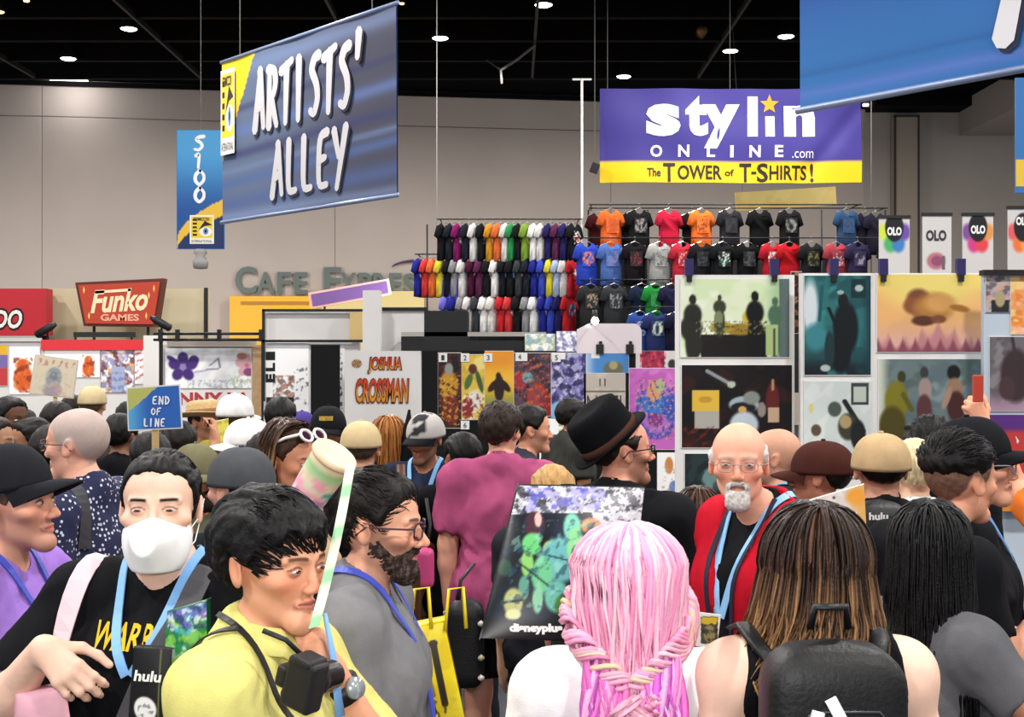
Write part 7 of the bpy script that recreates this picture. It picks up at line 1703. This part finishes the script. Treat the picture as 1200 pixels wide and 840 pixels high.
for x, z, a in ((-.048, .035, 14), (-.020, .055, -28)):
    mb = MB(); mb.box((-.009, -.004, -.030), (.009, .004, .014)); R = rotm_(0, 0, a); v = mb.v[0] @ R.T + A(x, -.098, z); mb.v = [v]; zp = mb.build('zip_pull', mat('zip_silver', 'e4e4e8', .25), bp)
MB().tube([(-.085, -.075, .0), (-.05, -.088, .045), (.05, -.088, .045), (.085, -.075, .0)], .0025, 5).build('zip', mat('zip_dark', '2a2a2e', .4), bp, True)
MB().tube([(-.03, .02, .15), (-.025, .01, .185), (.025, .01, .185), (.03, .02, .15)], .007, 6).build('haul_loop', BLKN, bp, True)
for sx in (1, -1): MB().tube([(sx * .085, .05, .09), (sx * .105, .10, .115), (sx * .11, .17, .125), (sx * .11, .26, .10)], .016, 6, flat=.3).build('shoulder_strap', BLKN, bp, True)
# backpack of the man in the knit cap
bk2 = empty('backpack', at(1030, 640, 3.80), 0, 'black backpack with small white lettering on the man in the tan knit cap', 'backpack')
pack(bk2, .16, .14, .36, -.22, sq=5)
MB().add(*(lambda v, f, sz: (np.stack([v[:, 0] * .056 / sz[0] - .022, np.full(len(v), -.074), v[:, 1] * .022 / sz[1] + .098], 1), f))(*text_v('hulu', .04, 0, 1.0, 3)), hx('e4e4e4')).build('lettering', vmat(.5), bk2)
# art print carried upright
quad_bag('art_sheet', 'tilted white art sheet with orange patches carried behind the brown-haired woman', 'print', [(932, 590), (1013, 566), (1018, 655), (935, 700)], 3.2, .006, lambda k: k.rect(0, 0, 2000, 2000, 'd0c8c4').noise(['e0dad4', 'c8b8b8'], .03, 4, 0, .6).hgrad(990, 1010, 'd8a860').ell(945, 600, 16, 8, 'e0a860', .6).ell(1003, 582, 12, 10, 'e09a38', .6).line(960, 600, 995, 598, 1, '9a9494').line(965, 592, 990, 606, 1, '9a9494').ell(949, 588, 2, 2, '6a4a4a').ell(977, 583, 2, 2, '6a4a4a').ell(985, 620, 14, 18, 'd8c0c0', .7), mat('sheet_white', 'dcd8d4', .5), (80, 80))
quad_bag('folded_poster', 'pale violet folded poster strip beside the tilted art sheet', 'print', [(995, 602), (1004, 600), (1016, 676), (1007, 686)], 3.15, .010, None, mat('sheet_violet', 'd0d0f0', .4))
# badge in the hand of the man in the red vest
bd = quad_bag('badge_card', 'yellow and dark badge card in a clear holder held by the red vested man', 'badge', [(820, 717), (845, 720), (840, 760), (815, 757)], 3.22, .006, lambda k: k.rect(0, 0, 2000, 2000, 'dcd4cc').rect(821, 722, 841, 754, '4a4438').rect(822, 723, 840, 731, 'c8a830').ell(831, 742, 7, 10, '8a7a50').noise(['2a2a30'], .12, 4, .2, .4, box=(821, 730, 841, 754)), mat('badge_sleeve', 'd8d4d0', .2), (30, 40), rough=.2)
# things around the pink-shirted man
quad_bag('comic_paper', 'folded green and white leaflet held by the pink-shirted man', 'leaflet', [(519, 716), (549, 712), (546, 750), (524, 752)], 5.2, .01, lambda k: k.rect(0, 0, 2000, 2000, 'd8dcd8').noise(['3a9a60', '88b898', 'e8e8e4'], .08, 5, 0, .3), mat('sheet_white', 'dcd8d4', .5), (30, 36))
sg = empty('shoulder_bag', at(546, 800, 4.55), 0, 'black crumpled shoulder bag hanging low beside the yellow carrier bag', 'bag')
pack(sg, .13, .10, .32, -.02, sq=4); MB().tube([(-.03, 0, .28), (-.02, .02, .36), (.03, .03, .42)], .012, 6, flat=.4).build('strap', BLKN, sg, True)
for z, c in ((.22, 'c8c0b8'), (.10, 'b8a890'), (.03, 'd0c8c0')): MB().lathe([(.001, -.012), (.012, -.004), (.012, .004), (.001, .012)], (.055, -.05, z), 8).build('pin_badge', mat('pin_' + c, c, .3), sg, True)
lb2 = empty('leather_bag', at(474, 735, 4.0), 0, 'brown leather bag with a gold buckle behind the bearded man', 'bag')
pack(lb2, .10, .08, .22, -.02, m=mat('brown_leather', '4a2c18', .45, noise=.3, nscale=30, bump=.4, bscale=90), sq=4); MB().lathe([(.001, -.016), (.022, -.01), (.026, .0), (.018, .014), (.001, .018)], (.012, -.045, .07), 14).build('buckle', mat('gold', 'c89a30', .3, .8), lb2, True)
MB().tube([(0, 0, .18), (-.01, .04, .34), (-.02, .1, .5)], .014, 6, flat=.4).build('strap', mat('brown_leather', '4a2c18', .45), lb2, True)
pkb = empty('pink_bag', at(498, 690, 5.2), 0, 'small pink bag with a dark strap between the bearded man and the pink shirt', 'bag')
pack(pkb, .075, .06, .17, 0, m=mat('pink_vinyl', 'c84880', .35), sq=4); MB().tube([(.01, 0, .16), (.02, .03, .26), (.0, .08, .36)], .008, 6, flat=.4).build('strap', BLKN, pkb, True)
ph = empty('phone', at(1146, 458, 4.04), math.radians(10), 'orange-red phone held up in the raised hand', 'phone')
o = MB().box((-.018, -.004, -.035), (.018, .004, .05)).build('case', mat('phone_red', 'b8402c', .35), ph); bevel(o, .003, 2); MB().box((-.015, .004, -.03), (.015, .0045, .045)).build('screen', mat('phone_screen', '101018', .1), ph)
um = empty('umbrella', at(474, 560, 6.35), 0, 'black closed umbrella pointing up in front of the white name board', 'umbrella')
MB().lathe([(.012, -.30), (.03, -.1), (.055, -.02), (.05, .03), (.03, .20), (.006, .34)], (0, 0, 0), 12, R=rotm_(0, 0, 4)).build('canopy', cloth('121215'), um, True); MB().tube([(0, 0, -.28), (-.01, 0, -.62)], .008, 6).build('shaft', BK, um, True)
quad_bag('yellow_card', 'yellow and white card held up beside the white caps', 'card', [(248, 494), (268, 490), (270, 526), (252, 530)], 5.9, .008, lambda k: k.rect(0, 0, 2000, 2000, 'e0d860').hgrad(256, 249, 'e8e6dc').noise(['b8a830'], .1, 4, .2, .6), mat('sheet_white', 'dcd8d4', .5), (20, 30))
quad_bag('pink_bag', 'pale pink bag at the hip of the masked person', 'bag', [(18, 814), (82, 802), (96, 880), (14, 880)], 2.52, .06, None, mat('bag_pink', 'e0a8b8', .5, noise=.1), bulge=.02)
